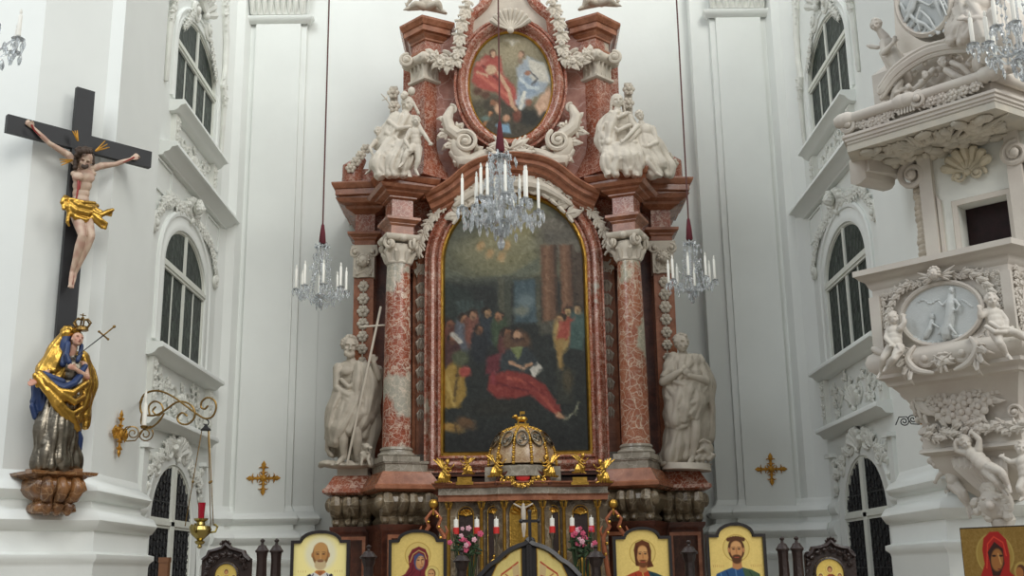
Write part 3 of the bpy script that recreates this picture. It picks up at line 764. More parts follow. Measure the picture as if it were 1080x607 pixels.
    for (xa,za),(xb,zb) in zip(pts,pts[1:]):
        ang=math.atan2(zb-za,xb-xa)+math.pi; o_flower(mb,xa,za,.07,.05); 
        for s in (-1,1): o_leaf(mb,xa,za,ang+s*.45,.19,.17,.04,1)
        o_leaf(mb,(xa+xb)/2,(za+zb)/2,ang,.16,.16,.06,1)
    obj('festoon',mb,MT['stone'],A)
    # chain of rosettes outside the pier
    mb=MB(); mb.M=Matrix.Translation((mx(sg,1.98),17.7,0))
    for k in range(5): o_rosette(mb,-sg*.02*k,9.45-k*.25,.11,.02)
    mb.box((0,.1,8.8),(.12,.1,1.6)); obj('rosette_chain',mb,MT['stone'],A)
    # big C scroll at the foot of the oval
    mb=MB(); mb.M=Matrix.Translation((0,17.32,0)); random.seed(5)
    S=lambda a,b: (lambda p:(p.x if sg<0 else 2*X0-p.x,p.z))(P(a,b,17.2))
    path=[(475,114),(471,124),(474,135),(484,142),(491,150),(490,160),(480,166),(476,160)]
    pp=[S(*p) for p in path]; mb.tube([(x,-.06,z) for x,z in pp],[.06,.1,.11,.12,.12,.1,.08,.05],10)
    x,z=S(491,150); MM_=mb.M; mb.M=Matrix.Translation((0,17.18,0)); o_scroll(mb,x,z,.175,1.9,2.2,-sg*-1,.042,.04); mb.M=MM_
    x,z=S(476,113); o_scroll(mb,x,z,.07,1.4,1.57,sg,.03,.06)
    for (a,b,dx,L) in ((474,128,2.6,.28),(472,138,3.6,.28),(480,150,3.4,.3),(484,162,4.2,.26),(500,166,5.3,.26),(508,170,5.8,.24),(500,158,.2,.2),(482,135,.6,.18)):
        x,z=S(a,b); o_leaf(mb,x,z,dx if sg<0 else math.pi-dx,L*.8,.16,.06,1)
    pp=[S(*p) for p in [(478,162),(486,169),(498,169),(508,163),(520,158)]]
    mb.tube([(x,-.05,z) for x,z in pp],[.06,.13,.13,.11,.06],10)
    pp=[S(*p) for p in [(480,150),(484,160),(492,168)]]; mb.tube([(x,-.04,z) for x,z in pp],[.1,.14,.12],10)
    obj('stucco_scroll',mb,MT['stone'],A)
    # stone ornament block filled with acanthus on the outer end of the cornice
    mb=MB(); mb.tube([(mx(sg,2.62),17.55,7.78),(mx(sg,2.62),17.55,8.05),(mx(sg,2.5),17.6,8.2)],[.17,.17,.1],12); mb.box((mx(sg,2.45),17.7,7.9),(.4,.3,.3)); obj('end_scroll',mb,MT['red'],A)
    mb=MB(); mb.M=Matrix.Translation((mx(sg,2.6),17.38,0))
    for k in range(4): o_rosette(mb,-sg*(.22-.08*k),8.33-.11*k,.09,.02)
    obj('rosette_swag',mb,MT['stone'],A)

# ---- body behind everything
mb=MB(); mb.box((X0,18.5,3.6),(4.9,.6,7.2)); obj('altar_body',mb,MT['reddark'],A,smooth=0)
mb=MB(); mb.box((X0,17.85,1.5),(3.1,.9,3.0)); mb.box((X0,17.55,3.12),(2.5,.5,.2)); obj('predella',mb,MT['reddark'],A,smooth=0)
mb=MB(); mb.box((X0,17.5,3.16),(2.7,.34,.14)); obj('white_step',mb,MT['stone'],A,smooth=0)
tf=[]
q=[(440,195),(446,120),(452,60),(470,40),(495,30),(503,14),(508,-12)]
L_=[(P(a,b,17.5).x,P(a,b,17.5).z) for a,b in q]
L_[0]=(L_[0][0],7.5)
poly=L_+[(2*X0-x,z) for x,z in L_[::-1]]
mb=MB(); mb.prism(poly,AF(17.5),0,-.4); obj('upper_back_panel',mb,MT['pinkpanel'],A,smooth=0)
# ---- arched marble picture frame
fx=(P(467.5,380,17.4).x+P(619.5,380,17.4).x)/2; fw=(P(619.5,380,17.4).x-P(467.5,380,17.4).x)/2
fz0=P(544,478,17.4).z; fzt=P(544,207,17.4).z; fzs=fzt-fw
def archpath(c,w,z0,zs,n=36): return [(c-w,z0)]+[(c-w*math.cos(math.pi*i/n),zs+w*math.sin(math.pi*i/n)) for i in range(n+1)]+[(c+w,z0)]
ap=archpath(fx,fw,fz0,fzs)
mb=MB(); mb.sweep_face(ap,[(.03,0),(.03,.14),(.045,.17),(.07,.17),(.075,.12),(.10,.11),(.13,.2),(.17,.215),(.21,.19),(.23,.13),(.245,.12),(.26,.15),(.285,.15),(.29,.1),(.29,-.1)],AF(17.42),closed=True,flip=-1)
fr=obj('picture_frame',mb,MT['red'],A,smooth=50)
poly=archpath(fx,fw+.55,fz0-.1,fzs)
mb=MB(); mb.prism(archpath(fx,fw+.42,fz0-.2,fzs),AF(17.5),0,-.3); obj('spandrel_wall',mb,MT['redplain'],A,smooth=0)
mb=MB(); mb.prism([(mx(-1,1.9),6.4),(mx(1,1.9),6.4),(mx(1,1.9),7.5),(mx(1,.95),7.9),(X0,8.3),(mx(-1,.95),7.9),(mx(-1,1.9),7.5)],AF(17.78),0,-.3); obj('upper_wall',mb,MT['red'],A,smooth=0)
# garland of leaves round the head of the arch
mb=MB(); mb.M=Matrix.Translation((0,17.28,0)); random.seed(21)
for s in (-1,1):
    for k in range(11):
        a=math.pi/2+s*(.12+k*.125); r_=fw+.27+.012*k; x=fx+r_*math.cos(a); z=fzs+r_*math.sin(a)
        dr=a+s*math.pi/2
        o_leaf(mb,x,z,dr,.24,.15,.04); o_flower(mb,x,z,.07-.002*k,.06)
        if k<5: o_leaf(mb,x,z-.02,dr+s*.4,.22,.13,.06)
    for k,(a,b,rr) in enumerate(((516,197,.11),(499,203,.09),(487,212,.07))):
        p=P(a,b,17.2); x=p.x if s<0 else 2*X0-p.x; o_scroll(mb,x,p.z-.02,rr,1.6,1.2,s,.04,.08)
    pp=[(536,194),(520,195),(505,200),(492,208),(480,217)]
    pp=[P(a,b,17.2) for a,b in pp]; mb.tube([((p.x if s<0 else 2*X0-p.x),-.1,p.z) for p in pp],[.1,.09,.075,.06,.04],8)
o_shell(mb,X0,7.46,.26,.3,2.84,9,.12)
for s in (-1,1):
    for k in range(6): o_leaf(mb,X0+s*(.15+.14*k),7.6-.035*k-.012*k*k,math.pi/2+s*(-1.0-.12*k),.26,.22,.05,1)
obj('arch_garland',mb,MT['stone'],A)
# ---- serpentine cornice between the two sides
q=[(452,213),(466,206),(480,197),(494,185),(508,177),(524,173)]
L_=[(P(a,b,16.98).x,P(a,b,16.98).z) for a,b in q]; zc=L_[-1][1]+.03
half=L_+[(X0,zc)]
path=half+[(2*X0-x,z) for x,z in L_[::-1]]
def smoothpath(p,n=4):
    out=[]
    for i in range(len(p)-1):
        p0=p[max(i-1,0)];p1=p[i];p2=p[i+1];p3=p[min(i+2,len(p)-1)]
        for k in range(n):
            t=k/n
            out.append(tuple(.5*((2*p1[j])+(-p0[j]+p2[j])*t+(2*p0[j]-5*p1[j]+4*p2[j]-p3[j])*t*t+(-p0[j]+3*p1[j]-3*p2[j]+p3[j])*t**3) for j in range(len(p1))))
    return out+[p[-1]]
path=smoothpath(path)
mb=MB(); mb.sweep_face(path,[(-.17,-.4),(-.17,.05),(-.13,.1),(-.1,.1),(-.07,.18),(.0,.2),(.03,.27),(.09,.27),(.11,.32),(.15,.36),(.17,.36),(.17,-.4)],AF(17.3),flip=-1)
obj('serpentine_cornice',mb,MT['redplain'],A,smooth=20)
# ---- oval frame and the crown above it
oc=P(538.5,91,17.4); ow=(P(583,91,17.4).x-P(494,91,17.4).x)/2; oh=(P(538.5,34.5,17.4).z-P(538.5,147.5,17.4).z)/2
el=lambda w_,h_,n=64: [(oc.x+w_*math.cos(2*math.pi*i/n), oc.z+h_*math.sin(2*math.pi*i/n)) for i in range(n)]
mb=MB(); mb.sweep_face(el(ow,oh),[(.0,0),(.0,.1),(.02,.12),(.05,.12),(.07,.2),(.12,.23),(.16,.2),(.18,.13),(.2,.16),(.235,.16),(.24,.1),(.24,-.3)],AF(17.42),closed=True,flip=1)
obj('oval_frame',mb,MT['red'],A,smooth=50)
mb=MB(); mb.prism(el(ow+.2,oh+.2),AF(17.5),0,-.3); obj('oval_backing',mb,MT['redplain'],A,smooth=0)
for s in (-1,1):
    q=[(519,-14),(513,2),(504,12),(496,19),(494,30),(493,46)]
    pp=smoothpath([(P(a,b,17.45).x if s<0 else 2*X0-P(a,b,17.45).x, P(a,b,17.45).z) for a,b in q])
    mb=MB(); mb.sweep_face(pp,[(-.08,-.2),(-.08,.05),(-.05,.1),(.05,.1),(.08,.05),(.08,-.2)],AF(17.45)); obj('crown_band',mb,MT['red'],A,smooth=50)
q=[(497,48),(499,22),(508,9),(517,-14)]
L_=[(P(a,b,17.45).x,P(a,b,17.45).z) for a,b in q]
mb=MB(); mb.prism(L_+[(2*X0-x,z) for x,z in L_[::-1]],AF(17.47),0,-.1); obj('crown_panel',mb,MT['stone'],A,smooth=0)
mb=MB(); mb.M=Matrix.Translation((0,17.2,0)); p=P(538.5,33,17.2); o_shell(mb,p.x,p.z-.02,.36,.35,2.79,9,.08); obj('shell_ornament',mb,MT['stone'],A)
# small stone block under the shell between the oval and the cornice
mb=MB(); mb.M=Matrix.Translation((0,17.2,0)); p=P(538,158,17.2)
for s in (-1,1): o_leaf(mb,p.x,p.z,math.pi/2-s*1.2,.35,.18,.05,3); o_leaf(mb,p.x,p.z-.05,math.pi/2-s*1.7,.4,.18,.05,3)
obj('leaf_ornament',mb,MT['stone'],A)

# ================================================================ painted canvases (paint laid on the picture surface)
class Canvas:
    def __init__(s,w,h,base):
        s.w,s.h=w,h; s.a=np.ones((h,w,4),np.float32); s.a[...,:3]=np.array(base,np.float32); s.a[...,3]=0
        s.Y,s.X=np.mgrid[0:h,0:w].astype(np.float32)
    def put(s,mask,col,metal=None):
        m_=np.clip(mask,0,1)[...,None]; s.a[...,:3]=s.a[...,:3]*(1-m_)+np.array(col,np.float32)*m_
        if metal is not None: s.a[...,3]=s.a[...,3]*(1-m_[...,0])+metal*m_[...,0]
    def ell(s,x,y,rx,ry,col,ang=0,soft=1.0,al=1,metal=None):
        c,k=math.cos(ang),math.sin(ang); dx=s.X-x; dy=s.Y-y; u=(dx*c+dy*k)/rx; v=(-dx*k+dy*c)/ry
        d=(np.sqrt(u*u+v*v)-1)*min(rx,ry); s.put((.5-d/max(soft,.1))*al,col,metal)
    def poly(s,pts,col,soft=1.0,al=1,metal=None):
        n=len(pts); inside=np.zeros((s.h,s.w),bool); dist=np.full((s.h,s.w),1e9,np.float32)
        for i in range(n):
            x0,y0=pts[i]; x1,y1=pts[(i+1)%n]
            cnd=((y0>s.Y)!=(y1>s.Y)); xx=(x1-x0)*(s.Y-y0)/((y1-y0) if y1!=y0 else 1e-6)+x0
            inside^=(cnd&(s.X<xx))
            dx,dy=x1-x0,y1-y0; t=np.clip(((s.X-x0)*dx+(s.Y-y0)*dy)/(dx*dx+dy*dy+1e-6),0,1)
            dist=np.minimum(dist,np.hypot(s.X-x0-t*dx,s.Y-y0-t*dy))
        sd=np.where(inside,-dist,dist); s.put((.5-sd/max(soft,.1))*al,col,metal)
    def line(s,pts,wd,col,soft=.8,al=1,metal=None):
        dist=np.full((s.h,s.w),1e9,np.float32)
        for (x0,y0),(x1,y1) in zip(pts,pts[1:]):
            dx,dy=x1-x0,y1-y0; t=np.clip(((s.X-x0)*dx+(s.Y-y0)*dy)/(dx*dx+dy*dy+1e-6),0,1)
            dist=np.minimum(dist,np.hypot(s.X-x0-t*dx,s.Y-y0-t*dy))
        s.put((.5-(dist-wd/2)/soft)*al,col,metal)
    def strokes(s,n,seed=1,L=7,wd=1.6,jit=10):
        rng=np.random.RandomState(seed)
        for _ in range(n):
            x,y=rng.uniform(0,s.w-1),rng.uniform(0,s.h-1); c=s.a[int(y),int(x),:3]+rng.uniform(-jit,jit)*(.4+s.a[int(y),int(x),:3].mean()/120)
            gx=s.a[int(y),min(int(x)+2,s.w-1),:3].mean()-s.a[int(y),max(int(x)-2,0),:3].mean(); gy=s.a[min(int(y)+2,s.h-1),int(x),:3].mean()-s.a[max(int(y)-2,0),int(x),:3].mean()
            a=math.atan2(gy,gx)+math.pi/2+rng.uniform(-.5,.5); l=rng.uniform(.4,1)*L; dx,dy=math.cos(a)*l/2,math.sin(a)*l/2
            x0,x1=int(max(0,x-abs(dx)-3)),int(min(s.w,x+abs(dx)+4)); y0,y1=int(max(0,y-abs(dy)-3)),int(min(s.h,y+abs(dy)+4))
            X=s.X[y0:y1,x0:x1]; Y=s.Y[y0:y1,x0:x1]; t=np.clip(((X-x+dx)*2*dx+(Y-y+dy)*2*dy)/(4*dx*dx+4*dy*dy+1e-6),0,1)
            d=np.hypot(X-(x-dx)-2*dx*t,Y-(y-dy)-2*dy*t); m_=np.clip(.7-(d-wd/2),0,1)[...,None]*.75
            s.a[y0:y1,x0:x1,:3]=s.a[y0:y1,x0:x1,:3]*(1-m_)+np.clip(c,0,255)*m_
    def grain(s,amt,seed=1,k=3):
        rng=np.random.RandomState(seed)
        for q in (1,2,4):
            g=rng.rand(s.h//q+2,s.w//q+2)-.5; g=np.repeat(np.repeat(g,q,0),q,1)[:s.h,:s.w]
            s.a[...,:3]+= (g*amt)[...,None]
        s.a[...,:3]=np.clip(s.a[...,:3],0,255)
def canvas_mesh(name, cv, fn, mat, keep=None, parent=None, thick=.03, edge=None):
    """fn(u,v)->3D with u,v in 0..1 (v down); keep(u,v) drops cells outside the shape; a slab with closed sides"""
    h,w=cv.h,cv.w; vs=[]; idx={}
    U=(np.arange(w))/(w-1); V=(np.arange(h))/(h-1)
    fs=[]; cols=[]
    def vid(i,j):
        k=(i,j)
        if k not in idx:
            idx[k]=len(vs); vs.append(fn(U[j],V[i])); cols.append(cv.a[i,j])
        return idx[k]
    for i in range(h-1):
        for j in range(w-1):
            if keep is None or keep((j+.5)/(w-1),(i+.5)/(h-1)):
                fs.append((vid(i,j),vid(i+1,j),vid(i+1,j+1),vid(i,j+1)))
    me=bpy.data.meshes.new(name); me.from_pydata(vs,[],fs)
    ca=me.color_attributes.new('Col','FLOAT_COLOR','POINT')
    c=np.array(cols,np.float32); rgb=c[:,:3]/255; lin=np.where(rgb<=.04045,rgb/12.92,((rgb+.055)/1.055)**2.4)
    ca.data.foreach_set('color',np.concatenate([lin,c[:,3:4]],1).ravel())
    if parent is not None: me.transform(rootm(parent).inverted())
    me.update(); return link_mesh(name,me,mat,parent)
MT['oil']=vcmat('oil_paint',.42); MT['oil'].node_tree.nodes['Principled BSDF'].inputs['Specular IOR Level'].default_value=.35
MT['iconpaint']=vcmat('icon_paint_and_gold_ground',.38,gold=True)

# altarpiece: pixel grid of the picture itself (x 467..620, y 205..480)
W_,H_=154,276
cv=Canvas(W_,H_,(62,66,56)); o=lambda x,y:(x-467,y-205)
g=cv.Y/H_; 
cv.ell(*o(540,262),95,62,(112,112,84),soft=60); cv.ell(*o(528,240),42,40,(150,140,92),soft=40); cv.ell(*o(522,225),30,20,(176,158,92),soft=24)
cv.ell(*o(500,235),40,18,(84,88,76),-.5,soft=20,al=.8); cv.ell(*o(596,252),28,26,(96,90,78),soft=18,al=.9); cv.ell(*o(585,240),20,9,(120,112,96),.2,soft=8,al=.7); cv.ell(*o(603,265),18,9,(124,116,98),.1,soft=8,al=.6)
for k in range(7): cv.line([o(478+k*4,262+k*3),o(545+k*6,250+k*2)],3,(136,134,108),soft=6,al=.4)
cv.poly([o(467,285),o(500,298),o(540,294),o(570,276),o(570,290),o(540,304),o(500,308),o(467,296)],(92,98,80),soft=4)
for k in range(5): cv.line([o(467,284+k*4),o(500,297+k*3),o(540,294+k*2),o(572,274+k*4)],1.2,(120,122,98),soft=2,al=.7)
cv.poly([o(467,300),o(620,300),o(620,480),o(467,480)],(42,46,42),soft=14)
cv.poly([o(470,300),o(500,312),o(500,345),o(470,345)],(46,56,50),soft=6)
for k in range(6): cv.line([o(484+k*5,322),o(486+k*5,338+k%2*4)],3,(70,88,84),soft=3,al=.7)
cv.poly([o(543,300),o(567,298),o(567,345),o(543,345)],(70,90,96),soft=4); cv.ell(*o(556,322),9,8,(104,122,124),soft=6); cv.ell(*o(550,332),8,5,(120,124,108),soft=5)
for x0,x1,c in ((526,534,(88,88,70)),(533,540,(70,74,60)),(566,571,(84,84,66))): cv.poly([o(x0,296),o(x1,296),o(x1,348),o(x0,348)],c,soft=3)
for x0,x1 in ((572,588),(592,606)):
    cv.poly([o(x0,262),o(x1,262),o(x1+1,350),o(x0,350)],(116,80,56),soft=3); cv.line([o((x0+x1)/2-2,264),o((x0+x1)/2-2,348)],4,(152,108,76),soft=5,al=.8); cv.line([o(x1-1,264),o(x1,348)],3,(66,50,38),soft=3,al=.8)
cv.poly([o(607,268),o(620,272),o(620,350),o(607,350)],(80,64,50),soft=4)
cv.poly([o(569,345),o(600,340),o(600,356),o(569,358)],(84,82,68),soft=4)
def fig(x,y,body,face,hw=9,hh=24,hr=5.4,lean=0,hair=(50,38,28)):
    cv.ell(x+lean,y+hh*.75,hw,hh,body,lean*.03,soft=3); cv.line([(x-hw*.3,y+6),(x-hw*.4+lean,y+hh*1.4)],2,tuple(c*1.35 for c in body),soft=3,al=.6)
    k_=(int(x*7)%5-2)*.5
    cv.ell(x-k_*.6,y-1.4,hr*.95,hr*.9,hair,soft=2); cv.ell(x+k_,y+.4,hr*.62,hr*.85,face,k_*.3,soft=1.6); cv.ell(x+k_,y+2.6,hr*.5,hr*.4,tuple(c*.6 for c in face),soft=1.4,al=.7); cv.ell(x+k_*1.4,y-.4,hr*.4,.5,(96,62,44),soft=1.2,al=.6)
S1=(170,116,80)
for (x,y,b,f) in ((474,345,(98,52,40),(150,92,64)),(489,340,(92,96,104),S1),(499,336,(120,70,56),(180,128,92)),(514,334,(44,52,58),(196,150,104)),(527,338,(60,76,52),(178,122,82)),(478,362,(74,42,38),(146,90,62)),(506,352,(40,44,48),(150,100,70)),(600,334,(150,66,50),(206,170,112)),(610,332,(66,92,86),(206,170,120)),(592,342,(178,148,84),(196,150,100)),(534,356,(96,50,46),(166,110,76))):
    X_,Y_=o(x,y); fig(X_,Y_,b,f,9,20)
cv.line([o(478,356),o(486,364)],5,(196,190,176),soft=2)
cv.poly([o(590,345),o(606,340),o(598,362),o(586,366)],(176,74,56),soft=3); cv.poly([o(602,345),o(616,342),o(614,375),o(600,372)],(70,98,90),soft=3); cv.poly([o(584,362),o(594,362),o(592,394),o(588,395)],(166,130,66),soft=3)
# dark crowd left, man in yellow
cv.poly([o(467,395),o(480,382),o(490,392),o(492,420),o(484,432),o(467,432)],(170,134,52),soft=3); cv.line([o(472,400),o(480,430)],3,(206,172,84),soft=3); cv.line([o(484,388),o(480,425)],2.5,(96,74,34),soft=2)
cv.ell(*o(491,395),6,6,(176,72,60),soft=3); cv.ell(*o(486,381),9,8,(84,90,62),soft=4)
cv.ell(*o(477,452),13,5,(176,134,60),.2,soft=3); cv.line([o(480,447),o(482,456)],2,(110,80,40)); cv.ell(*o(492,448),10,6,(110,78,46),.4,soft=4)
# the central figure: dark robe, red cloth over the knees
cv.ell(*o(545,365),15,14,(100,70,48),soft=4,al=.8); cv.ell(*o(545,358),6.5,8,(60,40,30),soft=2); cv.ell(*o(545.5,358),3.8,5.2,(198,150,112),soft=1.2); cv.ell(*o(545.5,363),2.6,2.4,(84,56,40),soft=1)
cv.poly([o(534,372),o(556,370),o(566,384),o(560,396),o(530,398),o(524,386)],(52,60,62),soft=3); cv.poly([o(538,370),o(552,370),o(546,384)],(128,138,84),soft=2)
cv.line([o(538,386),o(550,392),o(560,388)],3.5,(198,148,110),soft=1.5); cv.poly([o(558,394),o(566,386),o(572,392),o(562,402)],(206,200,184),soft=1.5)
cv.poly([o(516,400),o(534,394),o(556,398),o(574,410),o(590,436),o(588,444),o(574,434),o(558,420),o(542,424),o(524,424),o(514,414)],(146,50,42),soft=3)
cv.line([o(536,402),o(560,408),o(584,438)],3,(186,80,62),soft=3); cv.line([o(520,406),o(540,412),o(556,416)],2,(110,30,32),soft=2); cv.line([o(552,404),o(572,420)],2,(120,32,32),soft=2)
cv.ell(*o(588,441),5,2.4,(190,140,100),.5,soft=1.5); cv.line([o(592,446),o(604,438),o(608,428)],1.6,(150,150,120),soft=1.5)
cv.poly([o(584,392),o(606,396),o(602,430),o(586,428)],(56,58,48),soft=4); cv.ell(*o(597,405),5,12,(84,74,50),soft=4)
cv.line([o(520,384),o(520,406)],5,(150,54,60),soft=3); cv.poly([o(514,380),o(528,376),o(526,396),o(512,398)],(112,44,50),soft=3)
cv.ell(*o(540,470),70,18,(34,36,34),soft=14); cv.ell(*o(525,432),30,8,(44,44,36),soft=8)
# angels low in the cloud
for x,y in ((518,270),(530,274),(508,262),(536,262)): cv.ell(*o(x,y),4.5,6,(184,148,96),.4,soft=3,al=.8)
cv.strokes(3600,1,5,1.2,12); cv.strokes(1500,2,3,.9,14)
cv.a[...,:3]=cv.a[...,:3]*.86; gr=cv.a[...,:3].mean(2,keepdims=True); cv.a[...,:3]=cv.a[...,:3]*.84+gr*.16
cv.grain(7,3)
AP=thing('altarpiece_painting','dark arched altarpiece of a robed crowd round a seated figure in red cloth','painting',(fx,17.38,fz0))
pv=lambda u,v:(fx+(u-.5)*2*(fw+.02),17.33,fzt+.02-v*(fzt-fz0+.04))
def kp(u,v):
    x,_,z=pv(u,v); return z<fzs or (x-fx)**2+(z-fzs)**2<(fw+.03)**2
canvas_mesh('canvas',cv,pv,MT['oil'],kp,AP)
mb=MB(); mb.prism(archpath(fx,fw+.02,fz0-.02,fzs),AF(17.35),0,-.06); obj('stretcher',mb,MT['darkwood'],AP,smooth=0)
mb=MB(); mb.sweep_face(ap,[(-.03,.0),(-.03,.04),(-.005,.075),(.03,.06),(.03,0)],AF(17.34),closed=True,flip=-1); obj('gilt_edge',mb,MT['gold'],AP,smooth=50)

# oval painting (x 494..583, y 34..148)
cv=Canvas(120,150,(128,118,88)); sc=120/89; o=lambda x,y:((x-494)*sc,(y-34.5)*150/113)
cv.ell(*o(538,50),34,26,(166,152,116),soft=30); cv.poly([o(494,110),o(520,100),o(560,112),o(583,104),o(583,150),o(494,150)],(70,62,46),soft=14)
cv.ell(*o(540,44),10,2.4,(206,196,170),.1,soft=3); cv.ell(*o(540,46),3,4,(214,206,184),soft=2)
cv.poly([o(500,72),o(512,58),o(528,60),o(530,78),o(542,92),o(548,110),o(536,112),o(524,98),o(506,94),o(498,86)],(178,72,58),soft=4)
cv.line([o(504,78),o(520,90),o(538,104)],4,(212,108,84),soft=4); cv.line([o(510,70),o(524,84)],3,(120,44,38),soft=3)
cv.ell(*o(518,74),8,7,(206,168,130),.3,soft=3); cv.ell(*o(508,66),9,4,(196,108,90),-.4,soft=3); cv.ell(*o(520,57),4.6,6,(96,62,42),soft=2); cv.ell(*o(520.5,57.5),3.4,4.8,(206,160,122),soft=1.5)
cv.line([o(526,78),o(536,96),o(540,112),o(548,122)],5,(204,158,120),soft=2); cv.line([o(504,76),o(514,80)],3,(206,160,124),soft=2)
cv.poly([o(544,72),o(556,60),o(572,68),o(580,84),o(572,98),o(560,104),o(548,118),o(542,108),o(546,92)],(156,166,172),soft=4)
cv.ell(*o(556,92),15,13,(134,152,168),.3,soft=5); cv.poly([o(556,62),o(574,70),o(578,88),o(560,86)],(206,200,182),soft=4); cv.line([o(548,84),o(556,92),o(566,94)],4,(196,206,206),soft=3); cv.line([o(552,98),o(548,114)],5,(212,208,190),soft=3); cv.line([o(558,76),o(566,84),o(560,90)],2.5,(96,96,98),soft=2)
cv.ell(*o(550,58),4.2,5.2,(120,90,66),soft=2); cv.ell(*o(549,59),3.4,4.6,(196,150,116),soft=1.5); cv.ell(*o(548,65),3,4,(140,116,92),soft=2); cv.ell(*o(556,78),4,3,(170,110,80),soft=2)
cv.poly([o(570,100),o(578,92),o(582,106),o(576,116),o(566,120),o(562,112)],(206,160,126),soft=4); cv.line([o(574,104),o(566,122)],5,(212,168,134),soft=3); cv.ell(*o(556,108),5,4,(150,90,64),soft=3)
for x,y in ((512,100),(524,108),(504,96)): cv.ell(*o(x,y),6,5,(96,60,40),soft=4)
cv.ell(*o(524,114),4,8,(206,156,118),-.3,soft=3); cv.ell(*o(519,108),4,4,(150,96,64),soft=2); cv.ell(*o(533,124),5,5,(196,142,104),soft=3)
cv.line([o(510,132),o(517,118)],4,(186,120,72),soft=2); cv.poly([o(522,130),o(536,130),o(538,140),o(526,138)],(110,150,176),soft=3)
cv.ell(*o(556,124),16,10,(40,40,32),.2,soft=6); cv.ell(*o(544,122),6,8,(120,60,40),soft=4); cv.ell(*o(506,118),8,10,(84,80,56),soft=6); cv.ell(*o(512,124),6,4,(96,120,110),soft=4)
cv.strokes(2600,3,4.5,1.1,11); gr=cv.a[...,:3].mean(2,keepdims=True); cv.a[...,:3]=(cv.a[...,:3]*.8+gr*.2)*.93; cv.grain(5,5)
OP=thing('oval_painting','oval painting of two seated robed figures, one red, one white, above the cornice','painting',(oc.x,17.38,oc.z-oh))
pv2=lambda u,v:(oc.x+(u-.5)*2*(ow+.01),17.36,oc.z+(.5-v)*2*(oh+.01))
canvas_mesh('canvas',cv,pv2,MT['oil'],lambda u,v:(2*u-1)**2+(2*v-1)**2<1.02,OP)
mb=MB(); mb.prism(el(ow+.01,oh+.01),AF(17.375),0,-.05); obj('stretcher',mb,MT['darkwood'],OP,smooth=0)
mb=MB(); mb.sweep_face(el(ow,oh),[(-.025,.0),(-.025,.05),(-.005,.07),(.015,.05),(.015,0)],AF(17.38),closed=True,flip=1); obj('gilt_edge',mb,MT['gold'],OP,smooth=50)
